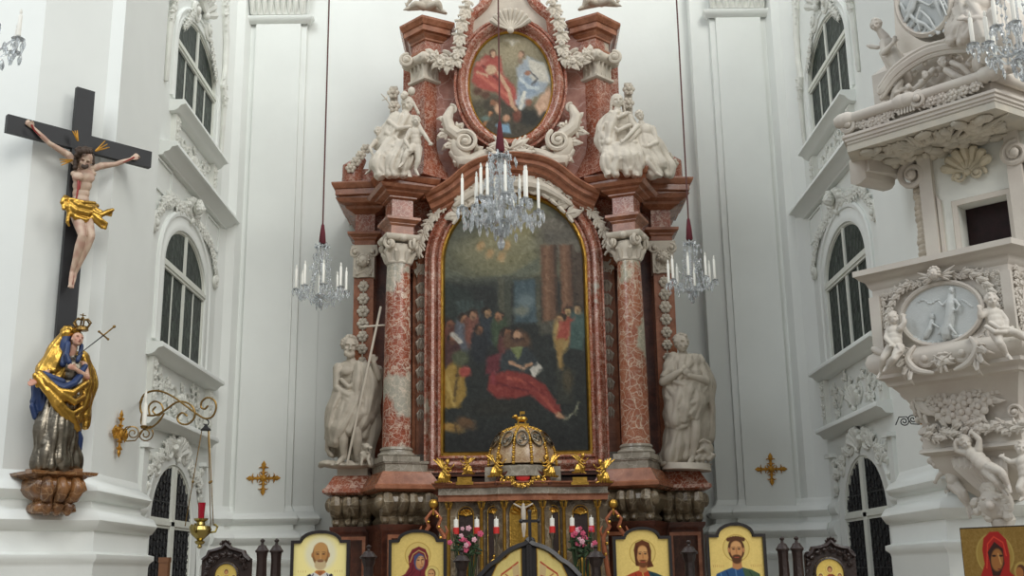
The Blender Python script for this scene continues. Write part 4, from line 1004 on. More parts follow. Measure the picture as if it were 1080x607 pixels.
# ================================================================ modelled figures
MT['upperstatue']=plain('cream_statue_stone',(208,199,184),.65,var=.06,scale=7,bump=.1,bscale=60)
class Fig:
    """points are (picture x, picture y, metres towards the viewer), placed at distance Y; radii in picture pixels"""
    def __init__(s, Y=None, surf=None): s.mb=MB(); s.Y=Y; s.surf=surf; s.k=(Y or 12)/FPX*1.03
    def p(s, a):
        d=a[2] if len(a)>2 else 0
        return P(a[0],a[1],s.Y-d) if s.surf is None else s.surf(a[0],a[1],d)
    def chain(s, pts, n=10, flat=1.0):
        s.mb.tube([s.p(q[:3]) for q in pts],[q[3]*s.k for q in pts],n,flat=flat)
    def ell(s, a, r, ang=0):
        """r=(rx,depth,rz) px; ang tilts in the picture plane"""
        s.mb.ell(s.p(a),[q*s.k for q in r],Matrix.Rotation(ang,3,'Y'),14,10)
    def sheet(s, A, B, n, r, bulge=0, jit=.4, seed=1):
        """hanging cloth: n fold ridges between border lines A and B"""
        rnd=random.Random(seed); m_=max(len(A),len(B))
        g=lambda L,t: tuple(L[int(t)][j]+(L[min(int(t)+1,len(L)-1)][j]-L[int(t)][j])*(t-int(t)) for j in range(3))
        A=[tuple(a)+(0,)*(3-len(a)) for a in A]; B=[tuple(a)+(0,)*(3-len(a)) for a in B]
        q=5
        if n>6: n-=1; r*=1.16
        for i in range(n):
            u=i/(n-1); uu=min(1,max(0,u+rnd.uniform(-jit,jit)/n)); pts=[]
            ph=rnd.uniform(0,6); am=rnd.uniform(.4,1.6)*r; rr_=rnd.uniform(.75,1.3); t1=1 if rnd.random()<.6 else rnd.uniform(.6,1); fr_=rnd.uniform(2,5); dd_=rnd.uniform(-.012,.03)
            for k in range(q*(m_-1)+1):
                t=k/(q*(m_-1))*t1; a=g(A,t*(len(A)-1)); b=g(B,t*(len(B)-1))
                w=uu+(u-uu)*(1-t)
                x=a[0]+(b[0]-a[0])*w+math.sin(ph+t*fr_)*am*.5; y=a[1]+(b[1]-a[1])*w; d=a[2]+(b[2]-a[2])*w+bulge*math.sin(math.pi*u)+dd_
                pts.append((x,y,d,r*rr_*(.8+.35*math.sin(ph*2+t*6)**2)))
            s.chain(pts,8); s.chain([(x,y,d-1.2*r*s.k,q_*1.7) for x,y,d,q_ in pts],8)
    def head(s, c, h, yaw=0, nod=0, tilt=0, hair='short', beard=False, hb=None):
        """h head height px; yaw + turns to picture right, nod + looks down, tilt + leans right"""
        o=s.p(c); H=h*s.k
        M_=Matrix.Translation(o)@Matrix.Rotation(tilt,4,'Y')@Matrix.Rotation(yaw,4,'Z')@Matrix.Rotation(nod,4,'X')
        b=s.mb; hb=hb or b
        def e(m_,x,y,z,rx,ry,rz): m_.M=M_; m_.ell((x*H,-y*H,z*H),(rx*H,ry*H,rz*H),None,12,9); m_.M=I4
        for k in (-1,1): b.dents.append((M_@Vector((k*.14*H,-.37*H,.01*H)), .085*H, (M_.to_3x3()@Vector((0,1,0))), .05*H, 'eye'))
        b.dents.append((M_@Vector((0,-.4*H,-.275*H)), .05*H, (M_.to_3x3()@Vector((0,1,0))), .02*H, 'mouth'))
        e(b,0,-.04,.08,.35,.42,.4); e(b,0,.08,-.14,.28,.3,.32); e(b,0,.2,-.36,.12,.12,.1)
        e(b,0,.4,-.07,.055,.11,.14); e(b,0,.46,-.15,.08,.08,.055)
        for k in (-1,1):
            e(b,k*.14,.335,.09,.12,.07,.04); e(b,k*.14,.3,.0,.06,.05,.045); e(b,k*.17,.25,-.13,.09,.1,.1); e(b,k*.34,-.02,-.06,.04,.08,.11)
        e(b,0,.36,-.24,.1,.06,.022); e(b,0,.35,-.29,.08,.06,.025)
        if beard:
            for k in range(7):
                a=(k-3)*.33; e(hb,math.sin(a)*.22,.16+.14*math.cos(a),-.42+.08*abs(math.sin(a)),.09,.1,.15)
        rnd=random.Random(int(c[0]*7))
        if hair in('short','long','curl'):
            for k in range(26):
                th=rnd.uniform(0,6.283); ph=rnd.uniform(.0,1.3)
                x=math.sin(ph)*math.cos(th)*.36; y=math.sin(ph)*math.sin(th)*.42-.05; z=math.cos(ph)*.42+.08
                if y>.16 and z<.34: continue
                e(hb,x,y,z,.1,.12,.09)
            if hair=='long':
                for k in (-1,1):
                    for q in range(4): e(hb,k*(.33+.03*q),-.12-.02*q,-.05-.18*q,.1,.15,.14)
            if hair=='curl':
                for k in range(10):
                    a=k/9*math.pi; e(hb,math.cos(a)*.36,.0,math.sin(a)*.36+.06,.1,.14,.1)
        if hair=='veil':
            e(b,0,-.1,.1,.42,.44,.44)
            for k in (-1,1):
                for q in range(5): e(b,k*(.36+.02*q),-.1,-.05-.17*q,.1,.2,.14)
    def hand(s, w, t, h, curl=.3, side=1, nrm=(0,-1,0)):
        """w wrist, t fingertips (points), h head height px"""
        w=s.p(w); t=s.p(t); H=h*s.k; d=(t-w).normalized(); n=Vector(nrm); r=d.cross(n).normalized(); n=r.cross(d).normalized()
        L=(t-w).length; pc=w+d*L*.3
        b=s.mb
        b.tube([w,w+d*L*.2,w+d*L*.5],[.1*H,.15*H,.16*H],10,flat=.55,up=tuple(n))
        for k,(o,l) in enumerate(((-.13,.42),(-.045,.5),(.045,.47),(.13,.38))):
            p0=w+d*L*.45+r*o*H; p1=p0+d*L*l*.5-n*(-curl)*.06*H; p2=p0+d*L*l+n*curl*.22*H*-1
            b.tube([p0,p1,p2],[.05*H,.045*H,.036*H],7)
        p0=w+d*L*.15+r*side*.13*H; b.tube([p0,p0+d*L*.22+r*side*.1*H,p0+d*L*.4+r*side*.12*H+n*.05*H],[.055*H,.05*H,.038*H],7)
    def arm(s, sh, el, wr, tip, h, fat=1, **k):
        f=h*fat
        s.chain([(*sh[:2],(sh+(0,))[2],.3*f),(*[(a*.6+b*.4) for a,b in zip((sh+(0,))[:3],(el+(0,))[:3])],.25*f),(*el[:2],(el+(0,))[2],.19*f)])
        m_=[(a*.65+b*.35) for a,b in zip((el+(0,))[:3],(wr+(0,))[:3])]
        s.chain([(*el[:2],(el+(0,))[2],.19*f),(*m_,.2*f),(*wr[:2],(wr+(0,))[2],.125*f)])
        s.hand(wr,tip,h,**k)
    def leg(s, hp, kn, an, toe, h, fat=1):
        f=h*fat; g=lambda a:(a+(0,))[:3]
        md=lambda a,b,t:[x*(1-t)+y*t for x,y in zip(g(a),g(b))]
        s.chain([(*g(hp),.42*f),(*md(hp,kn,.45),.38*f),(*g(kn),.27*f)])
        s.chain([(*g(kn),.27*f),(*md(kn,an,.3),.29*f),(*md(kn,an,.7),.2*f),(*g(an),.15*f)])
        s.chain([(*g(an),.15*f),(*md(an,toe,.5),.15*f),(*g(toe),.11*f)])
        for q in range(4):
            a=s.p(g(toe)); b_=s.p(g(an)); d=(a-b_).normalized(); r=d.cross(Vector((0,0,1))); r=r.normalized() if r.length>.01 else Vector((1,0,0))
            s.mb.tube([a+r*(q-1.5)*.06*f*s.k, a+r*(q-1.5)*.07*f*s.k+d*.13*f*s.k],[.05*f*s.k,.04*f*s.k],6)
    def torso(s, neck, chest, waist, pelvis, h, fat=1, ang=0):
        f=h*fat; g=lambda a:(a+(0,))[:3]
        s.ell(chest,(.72*f,.45*f,.6*f),ang); s.ell(waist,(.56*f,.38*f,.55*f),ang); s.ell(pelvis,(.6*f,.42*f,.5*f),ang)
        mm=lambda a,b:[(x+y)/2 for x,y in zip(g(a),g(b))]
        s.ell(mm(chest,waist),(.63*f,.41*f,.55*f),ang); s.ell(mm(waist,pelvis),(.57*f,.39*f,.55*f),ang)
        n_=g(neck); c_=g(chest)
        s.chain([(c_[0]-.62*f,n_[1]+.42*f,c_[2],.2*f),(n_[0],n_[1]+.22*f,n_[2],.24*f),(c_[0]+.62*f,n_[1]+.42*f,c_[2],.2*f)])
        s.chain([(*g(chest),.34*f),(*g(neck),.23*f)])
    def base_loc(s):
        vs=s.mb.v; lo=[min(v[i] for v in vs) for i in range(3)]; hi=[max(v[i] for v in vs) for i in range(3)]
        return ((lo[0]+hi[0])/2,(lo[1]+hi[1])/2,lo[2])

def paintface(o, root, mb, base, alt):
    me=o.data; n=len(me.vertices); co=np.zeros(n*3); me.vertices.foreach_get('co',co); co=co.reshape(n,3)
    nz=np.array([mnoise.noise(Vector(v)*14) for v in co]); c=np.array(base,float)[None]*np.ones((n,1)); t=np.clip(nz*1.4+.25,0,1)[:,None]; c=c*(1-t)+np.array(alt,float)*t
    inv=rootm(root).inverted()
    for pos,r,d,dep,kind in mb.dents:
        q=np.array(inv@pos); ds=np.linalg.norm(co-q,axis=1)
        col,rr=((70,46,36),r*.75) if kind=='eye' else ((150,74,66),r*1.3)
        w=np.clip(1.5-ds/rr,0,1)[:,None]; c=c*(1-w)+np.array(col,float)*w
    c=c/255; lin=np.where(c<=.04045,c/12.92,((c+.055)/1.055)**2.4)
    ca=me.color_attributes.new('Col','FLOAT_COLOR','POINT'); ca.data.foreach_set('color',np.concatenate([lin,np.zeros((n,1))],1).ravel())
# ---------------------------------------------------------------- stone saint with the tall thin cross, left of the altar
f=Fig(17.35); h=22
f.head((368.5,365,.04),h,.3,.12,.06,'curl',True)
f.torso((370,378),(372,394),(372,409),(370,424),h*.93,1.0,.05)
f.ell((365,391,.14),(6,3,4.5)); f.ell((378,391,.14),(6,3,4.5)); f.chain([(372,400,.15,2.2),(372,412,.15,2)])
f.arm((357,388),(355,408,.08),(368,420,.2),(377,428,.22),h*.92,fat=1.0)
f.arm((386,388),(400,398,.1),(394,382,.2),(392,373,.22),h*.92,curl=1.2)
f.leg((364,430,0),(361,455,.18),(363,482,.08),(356,488,.2),h*.92)
f.leg((376,430,0),(376,455,.12),(377,484,0),(384,489,.16),h*.92)
body=f.mb
c=Fig(17.35)
c.sheet([(356,410,.05),(347,428,.12),(344,450,.1),(346,468,.06)],[(384,416,.12),(378,436,.2),(367,452,.2),(360,464,.15)],6,3.2,.08,seed=2)
c.sheet([(379,385,.14),(378,402,.18),(376,424,.18),(374,440,.18),(372,450,.1)],[(398,390,0),(400,410,0),(396,432,0),(390,450,0),(384,460,0)],6,3.2,.05,seed=3)
c.sheet([(360,404,0),(353,430,-.08),(350,456,-.1),(352,476,-.1)],[(394,400,-.1),(394,430,-.12),(389,456,-.12),(386,482,-.12)],7,4,0,seed=4)
c.chain([(360,400,.14,2.4),(368,408,.18,3),(379,402,.18,3),(389,392,.1,3.2)]); c.chain([(356,410,.1,3.4),(368,417,.2,3.6),(382,415,.18,3.4),(392,410,.06,3)])
c.chain([(358,414,.1,2.8),(368,423,.22,3.2),(380,424,.2,2.8)]); c.chain([(346,462,.06,3),(345,474,0,2.6),(350,480,.0,2.4)]); c.chain([(384,384,.12,3),(392,386,.08,3.4),(397,394,.02,3)])
g_=Fig(17.35)
g_.ell((368,491),(26,14,3)); g_.ell((345,488.5,.05),(9,8,3.5)); g_.ell((390,488,.05),(12,8,4),.3)
for k in range(10): g_.ell((340+k*6,490-(k%3),.1*(k%2)),(5,7,2.6),.4*(k%3-1))
g_.chain([(386,480,.1,3),(392,486,.1,3),(398,490,.1,2)]); g_.chain([(376,484,-.1,4),(382,470,-.1,5),(380,456,-.12,4)])
g_.ell((385,480,.2),(6,7,6),.3); g_.ell((386.5,471,.26),(4,5,4),.3); g_.ell((390.5,472,.34),(2.6,3,2),.2); g_.ell((383,468.5,.22),(2,1.4,1.2)); g_.chain([(382,483,.28,1.6),(381,490,.3,1.4)]); g_.chain([(388,484,.3,1.6),(390,490,.34,1.4)])
for k in range(12): g_.ell((381+random.random()*9,475+random.random()*9,.24+random.random()*.06),(1.8,2,1.7))
loc=P(370,492,17.35); S=thing('statue_of_bearded_saint','grey stone statue of a bare-chested bearded man holding a tall thin cross','statue',loc)
clay('body',body,MT['statue'],S,.0095,1); clay('draped_cloak',c.mb,MT['statue'],S,.012,2); clay('rock_and_lamb',g_.mb,MT['statue'],S,.013,1)
mb=MB(); mb.tube([P(366,489,17.08),P(401.5,324,17.05)],.019,8); mb.tube([P(381,344.5,17.06),P(415,342,17.04)],.016,8); obj('tall_cross',mb,MT['stone'],S)

# ---------------------------------------------------------------- stone saint with clasped hands, right of the altar
f=Fig(17.35); h=20.5
f.head((718.5,362,.03),h,.45,.0,.08,'curl')
f.torso((720,372),(722,389),(722,405),(723,420),h,1.02,-.03)
f.arm((709,380),(699,403,.12),(718,391,.27),(724,385,.28),h,fat=1.1)
f.arm((735,382),(745,402,.1),(727,396,.26),(721,389,.29),h,fat=1.15)
f.leg((717,425),(716,452,.12),(712,484,.05),(706,488,.15),h); f.leg((730,425),(734,452,.15),(731,482,.1),(727,488,.24),h)
body=f.mb; c=Fig(17.35)
c.sheet([(712,376,.06),(706,390,.12),(704,404,.1)],[(736,378,.04),(740,392,.1),(741,408,.08)],9,2.6,.1,seed=5)
c.sheet([(706,404,.05),(704,420,.1),(702,436,.1),(703,448,.1)],[(742,402,.05),(744,410,.1),(744,424,.1),(738,440,.1)],9,3.0,.14,seed=6)
c.sheet([(706,428,.04),(704,450,.05),(702,470,.05),(699,488,.02)],[(742,426,0),(742,450,0),(740,468,0),(737,478,-.05)],10,3.0,.12,seed=7)
c.sheet([(735,382,0),(744,400,0),(750,430,-.05),(748,462,-.08)],[(742,384,-.08),(752,406,-.1),(753,432,-.1),(750,466,-.1)],4,2.6,0,seed=8)
for q in ([(704,408,.1,3),(714,420,.22,3.3),(728,420,.22,3.4),(743,402,.1,3)],[(703,418,.1,3),(716,430,.24,3.2),(732,424,.22,3.2),(745,408,.08,2.6)],[(703,430,.08,3),(713,440,.22,3.2),(728,436,.24,3),(742,418,.1,3)],[(706,400,.14,2.4),(720,406,.24,2.4),(738,398,.14,2.4)],[(712,378,.1,2.2),(720,384,.22,2),(732,379,.1,2.2)],[(704,446,.1,2.4),(714,452,.2,2.8),(724,448,.2,2.4)]): c.chain(q)
c.chain([(707,400,.1,4.6),(700,396,.12,4.6),(706,388,.12,4)]); c.chain([(743,398,.08,4.8),(736,404,.14,4.2),(730,400,.2,3.5)])
g_=Fig(17.35); g_.ell((724,490),(27,14,2.6)); g_.ell((706,487,.06),(10,7,4),-.3)
g_.ell((743,474,.05),(9,8,10)); g_.chain([(737,466,.16,1.4),(742,463,.18,1.4),(749,466,.16,1.4),(752,474,.1,1.4)]); g_.chain([(736,476,.16,2),(742,472,.2,2),(748,478,.16,2)])
for k in range(9): g_.ell((734+k*2.2,484-(k%3)*2,.12),(3.4,4,2.4),.3)
S=thing('statue_of_praying_saint','grey stone statue in a long robe with hands clasped at the chest, head turned','statue',P(724,491,17.35))
clay('body',body,MT['statue'],S,.0095,1); clay('draped_robe',c.mb,MT['statue'],S,.012,2); clay('rock_and_globe',g_.mb,MT['statue'],S,.013,1)
mb=MB(); mb.tube([P(724,489.5,17.35),P(724,496,17.35)],[.36,.38],30,caps=False); obj('round_base',mb,MT['stone'],S)

def putto(f, head, neck, chest, belly, arms, legs, h, yaw=0, tilt=0, nod=0, ang=0, hair='curl'):
    f.head(head,h,yaw,nod,tilt,hair)
    f.ell(chest,(.56*h,.4*h,.5*h),ang); f.ell(belly,(.56*h,.46*h,.55*h),ang); f.ell([(a+b)/2 for a,b in zip(chest[:3],belly[:3])],(.54*h,.42*h,.55*h),ang); f.chain([(*chest[:3],.3*h),(*neck[:3],.25*h),(*[(a+b)/2 for a,b in zip(neck[:3],head[:3])],.26*h)])
    for a in arms: f.arm(*a,h*.95,fat=1.0)
    for l in legs: f.leg(*l,h*.95,fat=1.0)

# ---------------------------------------------------------------- upper groups seated on the cornice
f=Fig(17.1); h=17.5
f.head((430,110),h,-.3,.3,-.25,'veil')
f.torso((428,118),(425,130),(424,142),(424,154),h,1.05,-.1)
f.arm((416,126),(408,140,.12),(420,148,.2),(428,150,.22),h); f.arm((436,126),(444,138,.05),(438,148,.2),(432,152,.22),h)
f.leg((418,156,.05),(408,162,.35),(410,180,.3),(404,184,.4),h); f.leg((430,156,.05),(428,164,.35),(430,180,.3),(432,185,.4),h)
f.sheet([(412,150,.15),(400,164,.35),(398,176,.36),(401,184,.36)],[(434,154,.2),(434,166,.38),(430,178,.36),(428,184,.34)],8,2.8,.08,seed=9)
f.sheet([(414,122,.0),(405,136,.02),(400,148,-.02),(396,156,-.05)],[(430,122,.12),(420,140,.16),(414,150,.16),(410,158,.1)],6,2.6,.05,seed=10)
for q in ([(410,128,.1,3),(420,136,.2,3),(432,134,.16,2.6)],[(404,152,.2,3),(418,156,.3,3.4),(436,152,.2,3)],[(400,162,.3,3),(414,170,.44,3),(432,168,.36,3)]): f.chain(q)
g2=Fig(17.1)
putto(g2,(439,128,.42),(438,134,.38),(437,140,.38),(438,150,.36),[((433,138,.42),(427,148,.46),(432,156,.5),(434,160,.52)),((443,137,.38),(448,142,.42),(453,150,.46),(456,153,.46))],[((435,155,.4),(428,163,.48),(425,172,.48),(421,176,.52)),((441,156,.38),(441,168,.42),(438,179,.4),(441,184,.48))],12,.3,-.2,.1)
g3=Fig(17.1)
g3.head((426,101,.1),10,-.6,.0,.2,'curl'); g3.ell((434,96,.0),(4.2,4,5)); g3.chain([(413,112,.15,1.2),(407,104,.17,.9),(402,99,.17,.7)]); g3.chain([(407,104,.17,.8),(403,106,.17,.6)]); g3.chain([(408,105,.17,.8),(408,100,.17,.6)])
putto(g3,(399,139,.02),(400,146,0),(401,151,0),(403,160,0),[((396,149,.05),(390,156,.1),(393,163,.14),(395,166,.15)),((405,149,.05),(411,146,.1),(416,140,.12),(418,136,.12))],[((400,163,.05),(392,170,.15),(390,180,.12),(386,183,.2)),((406,164,.05),(404,172,.2),(402,182,.18),(399,185,.24))],11,-.4,-.2)
S=thing('group_statue_of_seated_woman_and_children','pale stone seated woman with two small children on the left cornice','statue',P(424,185,16.85))
clay('seated_woman',f.mb,MT['upperstatue'],S,.01,1); clay('standing_child',g2.mb,MT['upperstatue'],S,.009,1); clay('rear_child',g3.mb,MT['upperstatue'],S,.009,1)

f=Fig(17.1); h=17.5
f.head((651,107),h,.1,.1,-.05,'veil')
f.torso((651,116),(652,129),(653,142),(655,154),h,1.08,.05)
f.arm((641,124),(633,138,.05),(640,150,.2),(648,153,.25),h); f.arm((663,124),(673,138,.14),(664,149,.26),(658,151,.28),h)
f.leg((650,156,.05),(644,164,.36),(646,178,.3),(642,183,.4),h); f.leg((660,156,.05),(664,164,.36),(668,178,.28),(672,184,.36),h)
f.sheet([(642,122,.05),(634,134,.03),(631,148,0),(634,160,.05)],[(652,118,.15),(648,134,.2),(646,146,.2),(644,158,.3)],6,2.5,.05,seed=11)
f.sheet([(642,154,.2),(638,166,.36),(638,178,.34),(640,184,.36)],[(670,152,.15),(674,164,.36),(676,176,.3),(678,183,.28)],11,2.6,.08,seed=12)
for q in ([(641,130,.15,2.6),(652,138,.22,2.8),(664,132,.16,2.6)],[(636,150,.15,3),(652,156,.3,3),(670,150,.2,3)],[(638,160,.28,2.8),(654,168,.44,3),(672,162,.34,3)],[(644,118,.12,2.4),(652,124,.2,2.2),(662,119,.12,2.4)]): f.chain(q)
g2=Fig(17.1)
g2.head((675,122,.1),12,-.5,.4,-.3,'short'); g2.torso((676,129,.08),(680,138,.05),(683,150,.02),(685,160,0),12.5,1.15,-.2)
g2.arm((672,133,.15),(664,142,.3),(658,148,.36),(654,150,.38),12); g2.arm((688,136,.05),(693,150,.12),(684,154,.22),(678,153,.26),12,fat=1.2)
g2.sheet([(672,146,.12),(674,160,.22),(680,172,.22),(686,183,.2)],[(690,142,.0),(698,158,.0),(703,172,.02),(706,184,.02)],7,2.8,.05,seed=13)
g2.leg((682,162,.05),(682,170,.3),(692,182,.25),(697,185,.3),12)
S=thing('group_statue_of_two_seated_figures','pale stone veiled woman seated beside a leaning figure on the right cornice','statue',P(668,185,16.85))
clay('veiled_woman',f.mb,MT['upperstatue'],S,.01,1); clay('leaning_figure',g2.mb,MT['upperstatue'],S,.01,1)

# small angels reclining on the upper pediments, cut by the top edge
for sg in (-1,1):
    m_=lambda x,y,d=0:(x if sg<0 else 1079-x+2,y+(0 if sg<0 else -4),d)
    f=Fig(17.45)
    putto(f,m_(446,-14,.1),m_(446,-8,.1),m_(447,-4,.1),m_(450,4,.1),[(m_(442,-5,.1),m_(434,-2,.15),m_(430,4,.15),m_(428,6,.15)),(m_(452,-5,.1),m_(460,-2,.1),m_(466,-8,.1),m_(468,-11,.1))],[(m_(447,7,.1),m_(438,4,.25),m_(431,9,.2),m_(427,10,.24)),(m_(453,7,.1),m_(462,3,.25),m_(466,11,.2),m_(470,13,.24))],13)
    f.chain([(*m_(430,9,.0),3),(*m_(446,7,.1),4),(*m_(462,10,.05),4),(*m_(470,14,.05),2)])
    S=thing('reclining_stone_angel','small stone angel lying on the upper '+('left' if sg<0 else 'right')+' pediment, cut by the top edge','statue',f.base_loc())
    clay('body',f.mb,MT['statue'],S,.011,1)

# ================================================================ the crucifix on the left pier
BP=(-5.04,12.13); BN=(.7071,-.7071); 
BS=lambda x,y,d=0: PV(x,y,BP,BN,d)
s_=.33
CO=.16
def barpt(x,y,d=CO): return BS(x,y,d)
top=BS(92.5,95.5,CO); bot=BS(66,371,CO); 
Cx=thing('wooden_crucifix','large black wooden cross with a painted pale figure, hung on the left pier','crucifix',(bot.x,bot.y,bot.z))
T_=Vector((BN[1]*-1,BN[0],0)); T_=Vector((.7071,.7071,0)); Nv=Vector((BN[0],BN[1],0))
cxm=(top+bot)/2; ux_=((BS(80,150,CO)).x,(BS(80,150,CO)).y)
cen=BS(85.5,147,CO); zt=top.z; zb=bot.z
Fm=lambda a,b,o:(cen.x+T_.x*a+Nv.x*o, cen.y+T_.y*a+Nv.y*o, b)
le=(BS(6.7,128,CO)-cen).dot(T_); re_=(BS(158.2,171,CO)-cen).dot(T_)
mb=MB(); mb.prism([(-.105,zb),(.105,zb),(.105,zt),(-.105,zt)],Fm,-.03,.03)
zc_=(BS(6.7,128,CO).z+BS(158.2,171,CO).z)/2
mb.prism([(le,zc_-.1),(re_,zc_-.1),(re_,zc_+.1),(le,zc_+.1)],Fm,-.035,.035); obj('cross',mb,MT['cross'],Cx,smooth=0)
mb=MB(); mb.prism([(-.05,zb+.6),(.05,zb+.6),(.05,zb+.9),(-.05,zb+.9)],Fm,-.17,-.03); mb.prism([(-.05,zt-.5),(.05,zt-.5),(.05,zt-.2),(-.05,zt-.2)],Fm,-.17,-.03); obj('wall_bracket',mb,MT['iron'],Cx,smooth=0)
cs=lambda x,y,d=0: BS(x,y,CO+.09+d)
f=Fig(12,cs); f.k=12.3/FPX; h=18; hr=MB()
f.mb.M=I4
f.head((90,168.5,.1),20.5,.5,.5,.2,'none',False)
hh=Fig(12,cs); hh.k=f.k
for k in range(30):
    a=random.uniform(0,6.28); r_=random.uniform(.2,1)
    hh.ell((87.5+math.cos(a)*8.5*r_,160.5+math.sin(a)*5.5*r_,.08+.05*random.random()),(2.6,2.6,2.2))
for q in range(5): hh.ell((80.5-.3*q,164+3.2*q,.07),(2.8,3,2.6)); hh.ell((98+.1*q,164+2*q,.05),(1.8,2.4,2.2))
for k in range(16): hh.ell((82+k*.95,160.5+1.2*math.sin(k*2.1)-1.6*math.sin(math.pi*k/15),.13+.09*math.sin(math.pi*k/15)),(2.3,2.6,2.2))
for k in range(9): hh.ell((84+k*1.5,157.5-.8*math.sin(math.pi*k/8),.12),(2.4,3.2,2.2))
for k in range(5): hh.ell((87+k*1.3,176.5+abs(k-2)*-.7,.18),(1.6,1.6,2.6))
f.torso((88,176,.0),(88,187,.03),(85.5,204,.0),(84,219,0),h,.93,-.08)
f.ell((82,186,.1),(6.4,3,5)); f.ell((94,188,.09),(6.4,3,5)); f.chain([(86,176,0,4),(76,168,0,4.2),(72,163,0,3.8)]); f.chain([(91,178,0,4),(101,177,0,4),(106,175,0,3.8)])
f.arm((73,164,-.02),(52,151,-.0),(35,134.5,-.03),(27,127,-.03),h,fat=.78,curl=1.0)
f.arm((106,175,-.02),(122,173,-.0),(138,167.5,-.04),(148,162,-.03),h,fat=.78,curl=1.0)
f.leg((79.5,222,.02),(87,248,.16),(76,287,.03),(74,301,.12),h,fat=.92); f.leg((90,223,.02),(96,249,.14),(79,288,.0),(76,302,.08),h,fat=.92)
c=Fig(12,cs); c.k=f.k
for q in ([(68,212,.06,3.6),(80,222,.13,4),(92,225,.12,4),(101,222,.04,3.4)],[(69,208,.06,3),(82,216,.14,3.4),(94,219,.12,3.4),(102,217,.03,3)],[(70,218,.06,3.4),(80,229,.12,3.4),(90,232,.12,3.2),(100,228,.05,3)],[(68,210,.1,3.6),(66,213,.1,3.2),(70,218,.1,3.4)],[(70,214,.1,3),(73,224,.1,2.6),(71,234,.1,2),(73,238,.1,1.2)],[(67,214,.1,2.6),(67,220,.12,2)],
  [(97,222,.1,3.4),(106,227,.13,3.2),(114,223,.14,3),(119,221,.12,2)],[(98,226,.1,3.2),(106,232,.14,3),(112,236,.13,2.6),(111,241,.13,1.5)],[(100,220,.08,2.6),(110,225,.1,2.2),(117,227,.12,1.8),(118,222,.12,1.5)],[(97,229,.1,2.8),(104,236,.12,2.4),(108,240,.12,1.8)],[(76,210,.12,2),(88,213,.16,2),(100,214,.08,2)]): c.chain(q)
paintface(clay('figure',f.mb,MT['painted_skin'],Cx,.0065,3),Cx,f.mb,(200,176,154),(176,140,122)); clay('hair_and_beard',hh.mb,MT['hair'],Cx,.008,1); clay('gilt_loincloth',c.mb,MT['gold'],Cx,.008,1)
mb=MB()
for a,b in (((82,148),(79,138)),((101,159),(113,152)),((76,169),(64,171))):
    pa,pb=cs(a[0],a[1],.06),cs(b[0],b[1],.06)
    for k in (-1,0,1):
        d=(pb-pa); r_=Vector((-d.z*.7071,-d.z*.7071,(d.x+d.y)*.7071))*.25*k; mb.tube([pa,pb+r_*(1)],[.012,.006],6)
obj('halo_rays',mb,MT['goldm'],Cx)
mb=MB()
for q in ([(82.5,191),(82.5,197),(81.5,204),(80.5,210)],[(84.5,192),(83.5,199)]): mb.tube([cs(a,b,.125) for a,b in q],[.012,.011,.01,.008][:len(q)],6)
mb.tube([cs(77,291,.06),cs(75.5,299,.1)],[.014,.016],6); mb.tube([cs(33.5,132,.05),cs(36,137,.05),cs(42,143,.045)],[.012,.01,.008],6); mb.tube([cs(141,166,.05),cs(136,168.5,.05),cs(130,171,.05)],[.012,.01,.006],6)
obj('painted_blood',mb,MT['blood'],Cx)

# ---------------------------------------------------------------- crowned statue below the cross
ms=lambda x,y,d=0: BS(x,y,.42+d)
K_=11.85/FPX
f=Fig(12,ms); f.k=K_; h=17.5
f.head((81.5,358,.06),h,.75,-.45,.3,'none')
f.chain([(78,366,.03,4),(75,374,.0,5)])
f.arm((88,384,.05),(92,398,.12),(80,389,.2),(72,385,.2),h,fat=.9); f.arm((52,388,.02),(44,398,.1),(39,402,.14),(29,405,.16),h,fat=.85,curl=.1)
dr=Fig(12,ms); dr.k=K_   # silver dress
dr.torso((77,374,0),(74,388,.02),(70,404,0),(66,420,0),h,1.05,.1)
dr.sheet([(56,416,.05),(48,445,.08),(43,470,.08),(39,491,.08)],[(78,420,.05),(80,448,.05),(80,472,.05),(81,491,.04)],10,3.5,.1,seed=14)
bl=Fig(12,ms); bl.k=K_   # blue veil and lining
bl.chain([(71,352,.0,4.5),(68,362,0,5),(66,374,.0,5),(66,384,.04,4)]); bl.chain([(72,362,.06,3),(70,374,.12,3),(73,382,.14,3)]); bl.chain([(86,364,.06,2.4),(85,372,.1,2.6),(82,380,.12,2.6)])
bl.sheet([(38,396,.02),(35,410,.02),(34,426,.0),(36,436,0)],[(50,398,.1),(50,416,.06),(50,440,.02),(48,470,0)],5,3.2,.02,seed=15)
for q in ([(42,396,.12,3.6),(54,404,.2,4),(66,409,.22,4.4),(78,404,.2,4),(86,394,.14,3.6)],[(44,393,.12,3),(56,398,.2,3.4),(66,402,.22,3.4)],[(80,452,.06,4),(84,462,.04,4),(83,474,0,3.4)],[(45,440,0,4.5),(44,460,-.03,4.5),(43,484,-.04,4)],[(34,428,.02,3),(37,440,.02,3)],[(86,392,.12,3.4),(90,386,.1,3)]): bl.chain(q)
gd=Fig(12,ms); gd.k=K_   # gilt mantle
gd.sheet([(70,349,.0),(60,366,-.05),(50,380,0),(42,393,.04)],[(74,352,-.05),(70,368,-.08),(66,384,-.02),(60,398,.05)],5,3.8,.03,seed=16)
gd.chain([(68,352,.0,4),(74,347,.0,4.2),(81,349,.0,3.4),(86,354,.02,2)])
gd.sheet([(84,374,.02),(90,388,.04),(92,402,.08),(88,420,.08),(82,440,.06)],[(90,376,-.05),(98,392,-.04),(98,408,-.02),(92,430,-.02),(86,456,-.02)],5,3.4,.03,seed=17)
